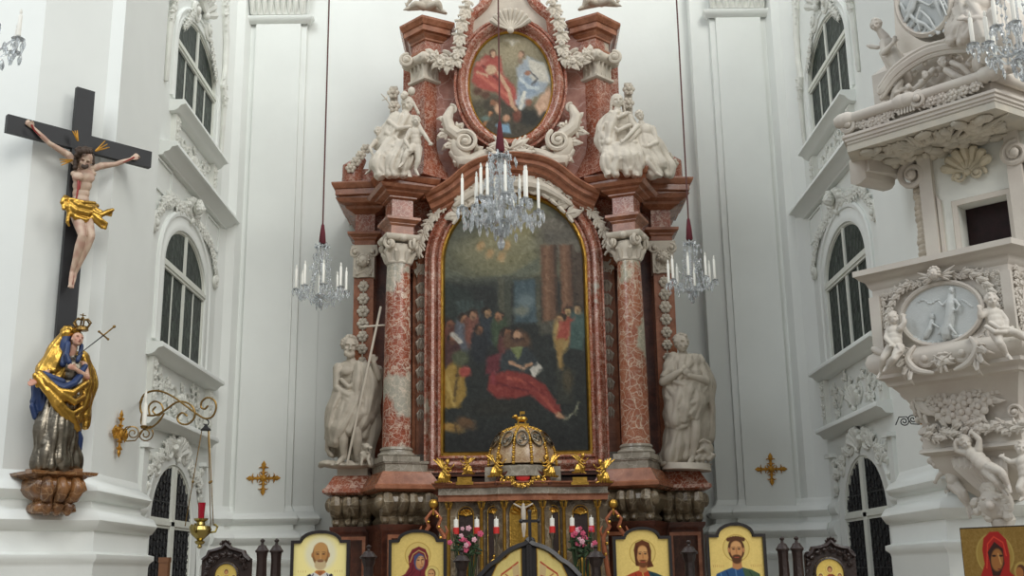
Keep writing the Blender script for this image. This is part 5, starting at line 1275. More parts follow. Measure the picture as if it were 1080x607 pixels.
for q in ([(38,396,.12,4),(50,412,.2,4.5),(62,425,.22,5),(76,440,.18,4.5),(82,452,.1,3.4)],[(42,393,.12,3.6),(52,404,.22,4),(64,415,.24,4.4),(78,424,.22,4),(88,418,.12,3.6)],[(50,412,.2,3.6),(58,426,.22,4),(68,440,.18,4),(78,450,.12,3.4)],[(62,412,.24,4),(76,414,.24,4),(90,404,.14,3.6)],[(66,430,.22,3.6),(76,436,.2,3.6),(86,430,.14,3.4)],[(80,440,.14,3),(80,452,.1,3),(78,460,.08,2)],[(42,398,.14,3),(40,406,.14,3)]): gd.chain(q)
Mr=thing('crowned_statue_with_sword','painted and gilded crowned woman with a sword at her breast, on a console','statue',ms(60,496,0))
paintface(clay('figure',f.mb,MT['painted_skin'],Mr,.006,1),Mr,f.mb,(206,168,142),(196,140,120)); clay('silver_dress',dr.mb,MT['silver'],Mr,.009,1); clay('blue_mantle_lining',bl.mb,MT['blue'],Mr,.008,1); clay('gilt_mantle',gd.mb,MT['gold'],Mr,.008,1)
mb=MB(); cc=ms(86.5,345,.05); mb.lathe(cc,[(.055,-.04),(.07,-.035),(.065,0),(.07,.005),(.06,.01)],20)
for k in range(6):
    a=k*math.pi/3; mb.tube([(cc[0]+math.cos(a)*.065,cc[1]+math.sin(a)*.065,cc[2]),(cc[0]+math.cos(a)*.095,cc[1]+math.sin(a)*.095,cc[2]+.05),(cc[0]+math.cos(a)*.06,cc[1]+math.sin(a)*.06,cc[2]+.09),(cc[0],cc[1],cc[2]+.08)],.0095,6)
mb.ell((cc[0],cc[1],cc[2]+.1),(.018,.018,.018)); mb.tube([(cc[0],cc[1],cc[2]+.1),(cc[0],cc[1],cc[2]+.15)],.006,5); mb.tube([(cc[0]-.02,cc[1]-.02,cc[2]+.133),(cc[0]+.02,cc[1]+.02,cc[2]+.133)],.006,5)
obj('crown',mb,MT['bronze'],Mr)
mb=MB(); mb.tube([ms(76,379,.2),ms(109,353.5,.3)],[.008,.014],6,flat=.5); sw=obj('sword',mb,MT['iron'],Mr)
mb=MB(); mb.tube([ms(109,353.5,.3),ms(119.5,345,.32)],.009,6); mb.ell(ms(120.5,344.2,.32),(.017,.017,.017)); mb.tube([ms(104.5,349.5,.3),ms(114,357.5,.3)],[.009,.009],6); mb.ell(ms(104.5,349.5,.3),(.014,.014,.014)); mb.ell(ms(114,357.5,.3),(.014,.014,.014)); obj('sword_hilt',mb,MT['bronze'],sw)
# console
mb=MB(); c0=ms(62,497,0); rzc=math.pi/4
zz=lambda y: ms(62,y,0).z
cxy=(c0.x-Nv.x*.12,c0.y-Nv.y*.12)
mb=stack(MB(),rect(cxy[0],cxy[1],.62,.5,rzc),[(-.06,zz(505)),(-.04,zz(503)),(.03,zz(501)),(.04,zz(498)),(.0,zz(497))]); mb2=stack(MB(),rect(cxy[0],cxy[1],.44,.4,rzc),[(0,zz(498)),(0,zz(493.5)),(-.02,zz(493))])
Cn=thing('stone_console','brown marble scrolled console carrying the crowned statue on the left pier','console',(cxy[0],cxy[1],zz(541)))
obj('console_slab',mb,MT['console'],Cn,smooth=50); obj('console_top',mb2,MT['console'],Cn,smooth=50)
mb=stack(MB(),rect(cxy[0],cxy[1],.5,.42,rzc),[(-.09,zz(541)),(-.05,zz(539)),(-.06,zz(532)),(-.1,zz(528)),(-.05,zz(524)),(.02,zz(516)),(.0,zz(508)),(-.02,zz(504))])
mb.M=Matrix.Translation((cxy[0],cxy[1],0))@Matrix.Rotation(rzc,4,'Z')
for k in (-1,0,1):
    mb.tube([(k*.15,-.2,zz(506)),(k*.16,-.25,zz(516)),(k*.14,-.2,zz(525)),(k*.1,-.14,zz(529)),(k*.12,-.17,zz(534)),(k*.11,-.15,zz(540))],[.05,.07,.06,.05,.06,.04],10)
obj('console_bracket',mb,MT['console'],Cn,smooth=75)
# ================================================================ tabernacle on the altar table
TY=15.9; kt=TY/FPX
tp=lambda x,y,d=0: P(x,y,TY-d)
TX=P(552,540,TY).x
tz=lambda y: P(552,y,TY).z
txx=lambda x: P(x,545,TY).x
tb=MB(); tb.box((TX,TY+.08,.52),(2.5,1.1,1.04)); tb.box((TX,TY+.08,1.1),(2.65,1.2,.12)); 
AT=thing('altar_table','marble altar table under the gilded tabernacle, mostly hidden by the icons','altar table',(TX,TY+.08,0))
obj('table_block',tb,MT['reddark'],AT,smooth=0); obj('altar_cloth',MB().box((TX,TY+.08,1.185),(2.7,1.22,.04)),MT['white'],AT,smooth=0)
TB=thing('tabernacle','gilded tabernacle with six small columns and a beaded dome crowned by a golden lamb','tabernacle',(TX,TY+.2,1.21))
zb_=1.21; ze=tz(526); 
cx6=[txx(q) for q in (473,507.7,532,572.5,595,631)]
def pathT(o): # plan of the front, breaking forward at centre
    a=cx6[0]-.14; b=cx6[5]+.14
    return [(a-o,TY+.7),(a-o,TY-.02-o),(cx6[1]+.08,TY-.02-o),(cx6[2]-.08,TY-.14-o),(cx6[3]+.08,TY-.14-o),(cx6[4]-.08,TY-.02-o),(b+o,TY-.02-o),(b+o,TY+.7)]
mb=stack(MB(),[(x,y+.16 if y<TY+.5 else y) for x,y in pathT(0)],[(0,zb_),(0,ze)]); obj('body',mb,MT['brownm'],TB,smooth=0)
mb=stack(MB(),pathT(0),[(.04,zb_),(.04,zb_+.1),(.0,zb_+.14),(.0,zb_+.16)]); obj('plinth',mb,MT['greym'],TB)
mb=stack(MB(),pathT(0),[(0,ze-.02),(0.0,tz(523)),(.03,tz(521))]); obj('architrave',mb,MT['redplain'],TB,smooth=0)
mb=stack(MB(),pathT(0),[(0,tz(521.5)),(0,tz(513.5))]); obj('frieze',mb,MT['greym'],TB,smooth=0)
mb=stack(MB(),pathT(0),[(.0,tz(514)),(.04,tz(512.5)),(.05,tz(511)),(.09,tz(509.5)),(.09,tz(508))]); obj('cornice',mb,MT['redplain'],TB)
cb=MB(); h_=ze-zb_-.16
cb.lathe((0,0,0),[(.045,0),(.047,.02),(.034,.03),(.04,.05),(.026,.065),(.026,h_*.5),(.023,h_-.13),(.03,h_-.12),(.024,h_-.11)],16)
for k in range(6):
    a=k*math.pi/3; cb.tube([(math.cos(a)*.03,math.sin(a)*.03,h_-.11),(math.cos(a)*.036,math.sin(a)*.036,h_-.06),(math.cos(a)*.052,math.sin(a)*.052,h_-.03)],[.01,.013,.007],5)
cb.box((0,0,h_-.012),(.1,.1,.03))
for i,x in enumerate(cx6):
    y=TY-.14+.06 if i in(2,3) else TY+.04
    if i==0: c0_=obj('gilt_column',cb,MT['gold'],None,world=False); c0_.parent=TB; c0_.location=(x-TX,y-TY-.2,zb_+.16-1.21)
    else: c1=dup(c0_,TB); c1.location=(x-TX,y-TY-.2,zb_+.16-1.21)
# niches with gilded shells and small figures
def niche(x,w,yy,zt,name='niche'):
    n=MB(); zs=zt-w/2; pth=archpath(x,w/2,zb_+.3,zs,16)
    n.sweep_face(pth,[(0,0),(0,.02),(.01,.022),(.014,0)],AF(yy),closed=True,flip=-1)
    o_=obj(name,n,MT['gold'],TB)
    n=MB(); n.prism(pth,AF(yy-.002),.006,-.0); obj('niche_back',n,MT['darkwood'] if name=='niche' else MT['gold'],o_)
    n=MB(); n.M=Matrix.Translation((x,yy-.01,0)); o_shell(n,0,zs-.02,w*.44,.1,3.04,7,.02); obj('niche_shell',n,MT['gold'],o_)
    return o_
YB_=TY+.14
for q,w in ((491,.2),(520.5,.15),(583.5,.15),(612.7,.2)):
    x=txx(q); nn=niche(x,w,YB_-(.06 if w<.2 else 0),tz(533))
    n=MB(); random.seed(int(q)); yy=YB_-.07; z0=zb_+.3; H=.36 if w>.17 else .34
    n.lathe((x,yy,z0),[(.05,0),(.055,.04),(.04,.12),(.048,.2),(.04,.26),(.012,.28)],10,rib=.12,ribn=5,sy=.6)
    n.ell((x,yy,z0+.31),(.022,.022,.028)); n.tube([(x-.04,yy,z0+.24),(x-.07,yy-.03,z0+.16),(x-.02,yy-.05,z0+.17)],.014,6); n.tube([(x+.04,yy,z0+.24),(x+.065,yy-.03,z0+.3),(x+.07,yy-.03,z0+.36)],.013,6)
    obj('niche_figure',n,MT['gold'],nn)
    n=MB(); n.M=Matrix.Translation((x,YB_-(.07 if w<.2 else .01),0))
    for k in range(9): o_scroll(n,random.uniform(-.4,.4)*w*2,tz(527.5)+random.uniform(-.02,.02),.028,1.2,random.random()*6,1,.007,.01)
    obj('lattice_ornament',n,MT['silver'],nn)
cn=niche(TX,.36,TY-.0,tz(527),'central_niche')
n=MB(); n.beam((TX,TY-.1,tz(572)),(TX,TY-.1,tz(525)),.03,.02,(1,0,0)); n.beam((TX-.14,TY-.1,tz(532)),(TX+.14,TY-.1,tz(532)),.03,.02,(0,0,1)); cr=obj('altar_cross',n,MT['gold'],cn,smooth=0)
n=MB(); z=tz(533)
n.ell((TX,TY-.13,z),(.022,.022,.028)); n.tube([(TX,TY-.125,z-.02),(TX,TY-.125,z-.12),(TX,TY-.125,z-.2)],[.03,.034,.03],8); n.tube([(TX-.125,TY-.12,z+.02),(TX-.03,TY-.12,z-.03)],.012,6); n.tube([(TX+.125,TY-.12,z+.02),(TX+.03,TY-.12,z-.03)],.012,6)
for s in(-1,1): n.tube([(TX+s*.014,TY-.125,z-.2),(TX+s*.016,TY-.14,z-.3),(TX+s*.006,TY-.12,z-.42)],[.02,.016,.01],6)
obj('ivory_figure',n,MT['stone'],cn)
for s in (-1,1):
    n=MB(); x=TX+s*.1; n.lathe((x,TY-.08,zb_+.3),[(.05,0),(.05,.1),(.03,.17),(.01,.18)],8,rib=.12,ribn=4); n.ell((x,TY-.08,zb_+.51),(.024,.024,.03)); n.tube([(x,TY-.1,zb_+.42),(x-s*.04,TY-.13,zb_+.5)],.013,5); obj('kneeling_figure',n,MT['gold'],cn)
# arched pediment with red cartouche
n=MB(); pz=tz(512); zt_=tz(497)
pth=[(TX+.36*math.cos(a),pz+(zt_-pz)*math.sin(a)) for a in [math.pi*i/16 for i in range(17)]]
n.sweep_face(pth,[(-.02,-.2),(-.02,.04),(.0,.08),(.03,.09),(.04,.05),(.04,-.2)],AF(TY-.14)); obj('pediment',n,MT['reddark'],TB)
n=MB(); n.ell((TX,TY-.22,tz(504)),(.1,.03,.06)); car=obj('red_cartouche',n,MT['redband'],TB)
n=MB(); n.M=Matrix.Translation((TX,TY-.2,tz(505)))
for k in range(14):
    a=k*2*math.pi/14; o_leaf(n,math.cos(a)*.12,math.sin(a)*.07,a+.8,.08,.05,.02)
for s in (-1,1): o_scroll(n,s*.2,.0,.05,1.3,1.57,s,.015,.02); o_scroll(n,s*.27,-.04,.04,1.3,1.57,-s,.013,.02)
obj('gilt_cartouche_frame',n,MT['gold'],car)
# dome
dz0=tz(489); dzt=tz(448); dr_=txx(589)-TX; dcy=TY+.22
n=MB(); n.lathe((TX,dcy,dz0-.1),[(dr_*1.02,-.08),(dr_*1.03,0),(dr_*1.05,.05),(dr_*.98,.07)],40); n.box((TX,dcy,tz(500)),(1.05,.6,.2)); obj('dome_drum',n,MT['greym'],TB)
prof=[(dr_*math.cos(a)**.85*(1),(dzt-dz0)*math.sin(a)) for a in [math.pi/2*i/12 for i in range(12)]]+[(.06,dzt-dz0)]
n=MB(); n.lathe((TX,dcy,dz0),prof,40); dome=obj('dome',n,MT['goldtan'] if 'goldtan' in MT else MT['pinkpanel'],TB)
bead=MB(); bead.ell((0,0,0),(.022,.022,.022),None,8,6); b0=None
for k in range(6):
    a=math.pi*(k+.5)/6*-1
    rb=MB()
    for i in range(13):
        r_,z=prof[min(i,11)] if i<12 else prof[12]
        rb.ell((TX+math.cos(a)*r_*1.02,dcy+math.sin(a)*r_*1.02,dz0+z),(.026,.026,.024),None,8,6)
        if i<11:
            r2,z2=prof[i+1]; rb.ell((TX+math.cos(a)*(r_+r2)/2*1.03,dcy+math.sin(a)*(r_+r2)/2*1.03,dz0+(z+z2)/2),(.02,.02,.02),None,6,5)
    obj('beaded_rib',rb,MT['gold'],dome)
for k in range(5):
    a=-math.pi*(k+1)/6; r_,z=prof[5]
    n=MB(); M_=Matrix.Translation((TX+math.cos(a)*r_*1.0,dcy+math.sin(a)*r_*1.0,dz0+z))@Matrix.Rotation(a+math.pi/2,4,'Z')@Matrix.Rotation(-.55,4,'X'); n.M=M_
    n.sweep_face([(.075*math.cos(t),.12*math.sin(t)) for t in [2*math.pi*i/20 for i in range(20)]],[(0,0),(0,.03),(.015,.03),(.015,0)],lambda a_,b_,o:(a_,-o,b_),closed=True)
    for q in range(6): o_scroll(n,random.uniform(-.035,.035),random.uniform(-.06,.06),.03,1.2,q,1,.008,.02)
    obj('oval_ornament',n,MT['silver'],dome)
n=MB(); z=tz(447); n.box((TX,dcy,z+.01),(.2,.12,.04)); n.ell((TX,dcy,z+.1),(.085,.045,.045)); n.ell((TX-.09,dcy,z+.14),(.035,.028,.03)); n.ell((TX-.12,dcy,z+.13),(.02,.016,.015))
for s in (-.05,.05):
    for t in (-.02,.02): n.tube([(TX+s,dcy+t,z+.09),(TX+s*1.1,dcy+t,z+.02)],.012,5)
n.tube([(TX-.02,dcy,z+.08),(TX-.02,dcy,z+.2)],.006,5); n.box((TX+.01,dcy,z+.19),(.07,.008,.04))
obj('golden_lamb',n,MT['gold'],TB)
for q in (490,611.5):
    p=tp(q,505.5,.1); n=MB(); n.box((p.x,p.y,p.z),(.2,.03,.07)); n.box((p.x,p.y+.02,p.z-.05),(.24,.1,.04)); obj('gilt_plate',n,MT['gold'],TB,smooth=0)
# gilded angels
def gangel(px,py,hpx,face,label):
    S_=lambda x,y,d=0: tp(x,y,.12+d)
    u=hpx/26.; X=lambda a:px+face*a*u; Z_=lambda b:py-b*u
    f=Fig(12,S_); f.k=kt
    f.head((X(3),Z_(22),.05),6.2*u,face*.6,.2,face*.2,'curl'); f.chain([(X(2),Z_(19),.03,1.6*u),(X(1),Z_(16),.03,3*u),(X(-1),Z_(11),.0,2.8*u),(X(-2),Z_(8),.0,3.4*u)])
    f.chain([(X(2),Z_(17),.06,1.3*u),(X(6),Z_(15),.1,1.2*u),(X(9),Z_(18),.12,.8*u),(X(10),Z_(20),.12,.6*u)]); f.chain([(X(-1),Z_(16),.06,1.3*u),(X(3),Z_(12),.12,1.1*u),(X(7),Z_(13),.14,.8*u)])
    f.chain([(X(-1),Z_(8),.06,3*u),(X(5),Z_(7),.12,2.6*u),(X(4),Z_(1.5),.1,1.6*u),(X(7),Z_(.5),.12,1.1*u)]); f.chain([(X(-3),Z_(7),.0,3*u),(X(-2),Z_(3),.06,2.6*u),(X(-7),Z_(1.2),.02,1.6*u),(X(-10),Z_(1),.0,1*u)])
    for q in range(5): f.chain([(X(-4+q*1.8),Z_(11-q*.5),.08,1.0*u),(X(-6+q*2.6),Z_(5),.1,1.2*u),(X(-7+q*2.9),Z_(.8),.09,.9*u)])
    f.chain([(X(-2),Z_(13),.08,.9*u),(X(2),Z_(9),.12,1*u),(X(5),Z_(10),.1,.7*u)])
    g=thing('gilded_angel',label,'angel statue',S_(px,py))
    clay('body',f.mb,MT['gold'],g,.007,1)
    for w_ in (0,1):
        n=MB()
        for q in range(6):
            L=(13-1.4*q)*u; a=1.9+.25*w_-.3*q*(1 if w_ else .8)
            x0_,z0_=-2-w_*1.0,16
            n.tube([S_(X(x0_),Z_(z0_),-.05-.05*w_),S_(X(x0_+math.cos(a)*L*.5-1),Z_(z0_+math.sin(a)*L*.5),-.1-.06*w_),S_(X(x0_+math.cos(a)*L-2),Z_(z0_+math.sin(a)*L*.9-1),-.1-.08*w_)],[1.1*u*kt,1.3*u*kt,.4*u*kt],6,flat=.5,up=(0,1,0))
        obj('wing',n,MT['gold'],g)
gangel(469,509,26,1,'gilded angel kneeling at the far left end of the tabernacle')
gangel(493,500,20,-1,'small gilded angel standing between the left end angel and the dome')
gangel(524,503,25,1,'gilded angel with wings just left of the dome foot')
gangel(579,503,25,-1,'gilded angel with wings just right of the dome foot')
gangel(612,499,22,1,'small gilded angel standing between the dome and the right end angel')
gangel(636,509,26,-1,'gilded angel kneeling at the far right end of the tabernacle')
# reliquary frames on either side
for q,nm in ((457,'left'),(649,'right')):
    b=tp(q,592,.38); x=b.x; y=TY-.38; z=b.z
    rq=thing('reliquary_stand','scrolled pink and gilt reliquary frame with a golden ball, '+nm+' of the tabernacle','reliquary',(x,y,1.21))
    n=MB(); 
    for s in (-1,1): n.tube([(x+s*.05,y,1.21),(x+s*.14,y,z+.15),(x+s*.15,y,z+.32),(x+s*.06,y,z+.46),(x+s*.1,y,z+.56),(x+s*.02,y,z+.66)],[.03,.035,.03,.028,.024,.02],8); n.tube([(x+s*.15,y,z+.3),(x+s*.19,y,z+.4),(x+s*.16,y,z+.46)],[.02,.018,.01],6)
    n.box((x,y,1.25),(.24,.14,.08)); obj('scrolled_frame',n,MT['rosegold'],rq)
    n=MB(); n.ell((x,y,z+.76),(.065,.065,.065)); n.tube([(x,y,z+.62),(x,y,z+.7)],.015,6)
    for k in range(8): n.ell((x+(.13 if k%2 else -.13)*(1-k/12),y-.03,z+.1+k*.07),(.022,.022,.022),None,7,5)
    obj('gilt_ball_and_beads',n,MT['gold'],rq)
# candlesticks
CY=TY-.42
tall=['leftmost','second from left','third from left','third from right','second from right','rightmost']
proto=None
for i,q in enumerate((481,503,523.5,582.5,603.6,624)):
    b=P(q,560,CY); ztop=P(q,547,CY).z; zr1=P(q,556,CY).z; zr0=P(q,563,CY).z
    lab='altar candle with a red band on a slender stick, %s of the six'%tall[i]
    if proto is None:
        c=proto=thing('candlestick',lab,'candlestick',(b.x,CY,1.205),group='candles on the altar table')
        n=MB(); n.lathe((b.x,CY,1.205),[(.07,0),(.075,.02),(.03,.05),(.015,.1),(.028,.14),(.012,.18),(.012,zr0-1.205-.1),(.03,zr0-1.205-.05),(.045,zr0-1.205-.02),(.045,zr0-1.205)],16); obj('stick',n,MT['silver'],c)
        n=MB(); n.lathe((b.x,CY,zr0),[(.032,0),(.032,ztop-zr0-.01),(.006,ztop-zr0),(.003,ztop-zr0+.03)],14); cd=obj('candle',n,MT['candle'],c)
        n=MB(); n.lathe((b.x,CY,zr0),[(.04,0),(.04,zr1-zr0)],14); obj('red_sleeve',n,MT['redband'],cd)
    else:
        c=dup(proto,label=lab); c.location=(b.x,CY,1.205)
# flower arrangements
for q,nm in ((492,'left'),(613,'right')):
    b=P(q,568,CY-.12); x=b.x; y=CY-.14; z=b.z; random.seed(int(q))
    v=thing('flower_vase','pink flowers in a glass vase on the '+nm+' side of the altar table','flowers',(x,y,1.205))
    n=MB(); n.lathe((x,y,1.205),[(.05,0),(.055,.01),(.03,.03),(.045,.12),(.07,.2),(.075,.22),(.07,.22),(.04,.12)],18); obj('glass_vase',n,MT['clearglass'],v)
    n=MB()
    for k in range(16):
        a=random.uniform(0,6.28); r_=random.uniform(.05,.2); n.tube([(x,y,1.25),(x+math.cos(a)*r_*.4,y+math.sin(a)*r_*.3,1.42),(x+math.cos(a)*r_,y+math.sin(a)*r_*.6,z-.05+random.uniform(-.12,.15))],.006,4)
    stem=obj('stems',n,MT['leafgreen'],v)
    n=MB()
    for k in range(40):
        a=random.uniform(0,6.28); r_=random.uniform(.02,.17); c_=(x+math.cos(a)*r_,y+math.sin(a)*r_*.6,z-.12+random.uniform(-.1,.14)); n.ell(c_,(.05,.03,.018),Matrix.Rotation(random.uniform(-1,1),3,'Y'),6,4)
    obj('leaves',n,MT['leafgreen'],v)
    for k in range(14):
        a=random.uniform(0,6.28); r_=random.uniform(.03,.22); sz=random.uniform(.03,.05)
        n=MB(); c_=(x+math.cos(a)*r_*1.1,y-.05+math.sin(a)*r_*.5,z-.06+random.uniform(-.1,.2))
        for w_ in range(5): n.ell((c_[0]+math.cos(w_*1.257)*sz*.5,c_[1]-.01,c_[2]+math.sin(w_*1.257)*sz*.5),(sz*.42,sz*.3,sz*.42),None,6,5)
        n.ell((c_[0],c_[1]-.02,c_[2]),(sz*.3,sz*.3,sz*.3),None,6,5)
        obj('blossom',n,MT['pink'] if k%3 else MT['palepink'],v)

# ================================================================ screen of icons
IY=10.5; ki=IY/FPX
IZ=lambda y: P(540,y,IY).z
def icon_canvas(kind):
    W_,H_=112,130; cv=Canvas(W_,H_,(236,208,124)); Wy=lambda y: y if y<70 else 70+(y-70)*.6
    op,ol,oe=cv.poly,cv.line,cv.ell
    cv.poly=lambda pts,*a,**k: op([(x,Wy(y)) for x,y in pts]+([] if max(y for _,y in pts)<128 else []),*a,**k)
    cv.line=lambda pts,*a,**k: ol([(x,Wy(y)) for x,y in pts],*a,**k)
    cv.ell=lambda x,y,*a,**k: oe(x,Wy(y),*a,**k); cv.a[...,3]=.55
    cv.grain(6,len(kind))
    cx_=56
    # picture rows: row 0 = arch top, about 2 rows per photo pixel
    halo=(226,200,120) if kind!='nicholas' else (248,238,190)
    hy={'nicholas':40,'mother':46,'christ':46,'apostle':44}[kind]
    if kind!='nicholas': 
        cv.ell(cx_,hy,27,27,(186,150,70),soft=1.2); cv.ell(cx_,hy,25.6,25.6,halo,soft=1.2,metal=.55)
    else:
        cv.a[...,:3]=np.array((250,236,160)); cv.a[...,3]=.2; cv.ell(cx_,hy,32,34,(250,244,206),soft=10,metal=.5)  # bishop's ground painted brighter, as gold reflecting light
    if kind=='nicholas':
        cv.poly([(18,130),(24,104),(38,86),(50,78),(62,78),(76,88),(90,104),(96,130)],(214,212,206)); 
        cv.poly([(44,82),(56,94),(68,82),(64,76),(48,76)],(196,120,60)); cv.poly([(50,80),(62,80),(58,92),(54,92)],(150,96,60))
        for a in (-1,1):
            for q in range(3): 
                x=56+a*(22+q*3); y=92+q*11; cv.poly([(x-5,y),(x+1,y-5),(x+5,y+1),(x-1,y+6)],(36,40,52))
            cv.line([(56+a*14,88),(56+a*24,130)],2.2,(60,64,80))
        cv.ell(56,42,17,24,(142,104,62)); cv.ell(56,38,14.5,20,(196,142,84),soft=2); cv.ell(56,30,14,12,(206,156,96),soft=3); cv.ell(56,62,12,11,(214,190,146),soft=2.5); cv.ell(56,54,7,3,(150,110,76),soft=1.5)
        for a in (-1,1): cv.ell(56+a*6,41,3,1.2,(64,44,34)); cv.line([(56+a*3,37),(56+a*10,37.5)],1.2,(110,78,50)); cv.ell(56+a*17,43,2.2,5,(176,124,76))
        cv.line([(56,40),(56,51)],2,(220,172,112)); cv.line([(51,56),(61,56)],1.5,(130,76,56))
        for a in (-1,1):
            for q in range(4): cv.line([(56+a*(30+5*q),76),(56+a*(30+5*q),82)],1.2,(206,170,96),al=.7)
    if kind=='mother':
        cv.poly([(8,130),(14,108),(30,92),(38,70),(36,48),(44,34),(58,28),(72,34),(78,48),(78,66),(72,84),(80,100),(88,130)],(124,44,52))
        cv.line([(40,60),(46,44),(58,36),(70,42),(74,54)],1.6,(214,184,110)); cv.line([(46,66),(44,84),(30,104)],2,(88,28,40)); cv.line([(50,84),(36,112)],2,(90,30,42)); cv.line([(62,84),(60,112)],2,(96,34,44))
        cv.poly([(48,48),(58,41),(68,46),(71,60),(68,74),(60,82),(52,76),(48,62)],(74,84,124)); cv.ell(61,61,9,14,(206,150,100),.15,soft=2); cv.ell(62,56,7,8,(216,166,116),soft=3)
        cv.line([(63,56),(65,65)],1.8,(170,110,74)); cv.ell(66,55,2.6,1.1,(60,40,34)); cv.ell(57,56,2.6,1.1,(60,40,34)); cv.line([(61,70),(66,70)],1.5,(160,70,56)); cv.line([(54,52),(60,51)],1,(120,80,56)); cv.line([(64,51),(69,52)],1,(120,80,56))
        cv.ell(86,92,15,15,(190,158,80),soft=1.2); cv.ell(86,92,13.8,13.8,(230,208,130),metal=.55); cv.ell(85,93,8.5,10,(120,80,50)); cv.ell(84,94,7,8.5,(212,160,110)); cv.ell(81,93,1.6,.9,(50,34,30)); cv.ell(87,93,1.6,.9,(50,34,30)); cv.poly([(72,130),(74,110),(84,104),(96,110),(100,130)],(212,206,190)); cv.line([(80,110),(92,126)],1.5,(196,130,60))
    if kind=='christ':
        cv.poly([(10,130),(16,110),(34,96),(48,88),(64,88),(80,98),(96,110),(102,130)],(174,66,40)); cv.poly([(66,90),(82,98),(98,110),(104,130),(60,130),(70,110)],(44,72,78)); cv.line([(40,100),(46,130)],2,(120,40,28)); cv.line([(54,94),(58,124)],2.2,(214,170,90)); cv.line([(74,100),(84,126)],2,(28,50,58)); cv.line([(26,108),(30,130)],2,(130,44,30))
        cv.poly([(38,40),(42,26),(56,20),(70,26),(74,42),(73,62),(78,76),(66,80),(44,74),(40,60)],(104,58,30)); cv.poly([(48,72),(64,72),(64,92),(56,98),(48,92)],(190,130,80)); cv.ell(56,50,12.5,19,(206,148,92),soft=2); cv.ell(56,41,9,8,(218,166,108),soft=3)
        cv.ell(56,69,8,7,(116,70,40),soft=2.5); cv.ell(56,61.5,7,1.8,(110,64,38),soft=1.5); cv.line([(52,64.5),(60,64.5)],1.6,(176,80,62))
        for a in (-1,1): cv.ell(56+a*5.5,48,2.8,1.2,(50,34,28)); cv.line([(56+a*2.5,44.5),(56+a*9.5,45)],1.2,(96,56,34)); cv.line([(56+a*11,34),(56+a*14,56),(56+a*13,70)],4,(84,46,26),soft=2)
        cv.line([(56,46),(56.5,57)],2,(176,116,70))
    if kind=='apostle':
        cv.poly([(8,130),(14,110),(32,98),(46,90),(66,90),(82,98),(98,110),(104,130)],(46,84,128)); cv.poly([(66,92),(84,98),(100,112),(104,130),(72,130)],(70,94,68)); cv.line([(34,102),(40,130)],2.4,(28,54,96)); cv.line([(52,96),(54,128)],2.2,(90,130,170)); cv.line([(80,104),(88,128)],2.2,(48,68,50)); cv.line([(22,108),(24,130)],2,(90,130,170))
        cv.ell(56,46,17,23,(88,56,34)); cv.poly([(47,70),(65,70),(66,92),(56,98),(46,92)],(190,134,86)); cv.ell(56,48,12.5,18,(206,150,98),soft=2); cv.ell(56,38,10,7,(214,162,108),soft=3)
        cv.ell(56,66,10,9,(92,60,38),soft=2.5); cv.ell(56,59.5,7.5,2,(92,58,38),soft=1.5); cv.line([(52,62.5),(60,62.5)],1.6,(170,84,64)); 
        for q in range(7): cv.ell(41+q*5,27-3*math.sin(q/6*math.pi),4,4,(92,58,36),soft=1.5)
        for a in (-1,1): cv.ell(56+a*5.5,46,2.8,1.2,(50,34,28)); cv.line([(56+a*2.5,42.5),(56+a*9.5,43)],1.2,(96,56,34)); cv.ell(56+a*15,48,2.4,5,(190,134,90))
        cv.line([(56,44),(56.5,55)],2,(176,116,70))
        for a in (-1,1):
            for q in range(6): cv.line([(56+a*(28+4*q),82),(56+a*(28+4*q),88)],1,(196,140,70),al=.8)
    cv.a[103:,:,:]=cv.a[102:103,:,:]
    return cv
def icon(xl,xr,ytop,ysh,axl,axr,kind,label):
    x0,x1=P(xl,585,IY).x,P(xr,585,IY).x; xc=(x0+x1)/2; w=x1-x0; zs=IZ(ysh)+.0; zt=IZ(ytop); r_=(axr-axl)/2*ki; z0=zs-.62
    I=thing('icon_panel',label,'icon',(xc,IY+.05,0))
    def outl(g):
        n_=14; zc=zs-g; rr=r_-g*.3; hh=(zt-g)-zc
        return [(xc-w/2+g,z0+g),(xc-w/2+g,zc)]+[(xc-rr*math.cos(math.pi*i/n_),zc+hh*math.sin(math.pi*i/n_)) for i in range(n_+1)]+[(xc+w/2-g,zc),(xc+w/2-g,z0+g)]
    n=MB(); n.prism(outl(0),AF(IY),0,-.035); obj('back_board',n,MT['blackframe'],I,smooth=0)
    n=MB(); a=outl(0); b=outl(.027); nn=len(a)
    vs=[(x,IY,z) for x,z in a]+[(x,IY-.03,z) for x,z in a]+[(x,IY-.03,z) for x,z in b]+[(x,IY-.004,z) for x,z in b]
    fs=[(q*nn+i,q*nn+(i+1)%nn,(q+1)*nn+(i+1)%nn,(q+1)*nn+i) for q in range(3) for i in range(nn)]
    n.add(vs,fs); obj('black_frame',n,MT['blackframe'],I,smooth=0)
    zi=zt-.03; wi=w/2-.022; zc=zs-.027; rr=r_-.02
    cv=icon_canvas(kind)
    pv_=lambda u,v:(xc+(2*u-1)*wi,IY-.006,zi-v*2*wi*130/112)
    def kp(u,v):
        x,_,z=pv_(u,v)
        if z<z0+.03: return False
        return z<zc+.004 or ((x-xc)/(rr))**2+((z-zc)/(zi-zc+.004))**2<1.05
    canvas_mesh('painted_panel',cv,pv_,MT['iconpaint'],kp,I)
    n=MB()
    for s in (-1,1): n.box((xc+s*(w/2-.05),IY+.06,(z0+.1)/2+.02),(.05,.05,z0+.1))
    for s in (-1,1): n.box((xc+s*(w/2-.05),IY+.06,.03),(.09,.4,.06))
    n.box((xc,IY+.06,z0-.03),(w,.1,.06)); n.box((xc,IY+.06,.5),(w-.1,.03,.08)); obj('stand',n,MT['darkwood'],I,smooth=0)
    return I
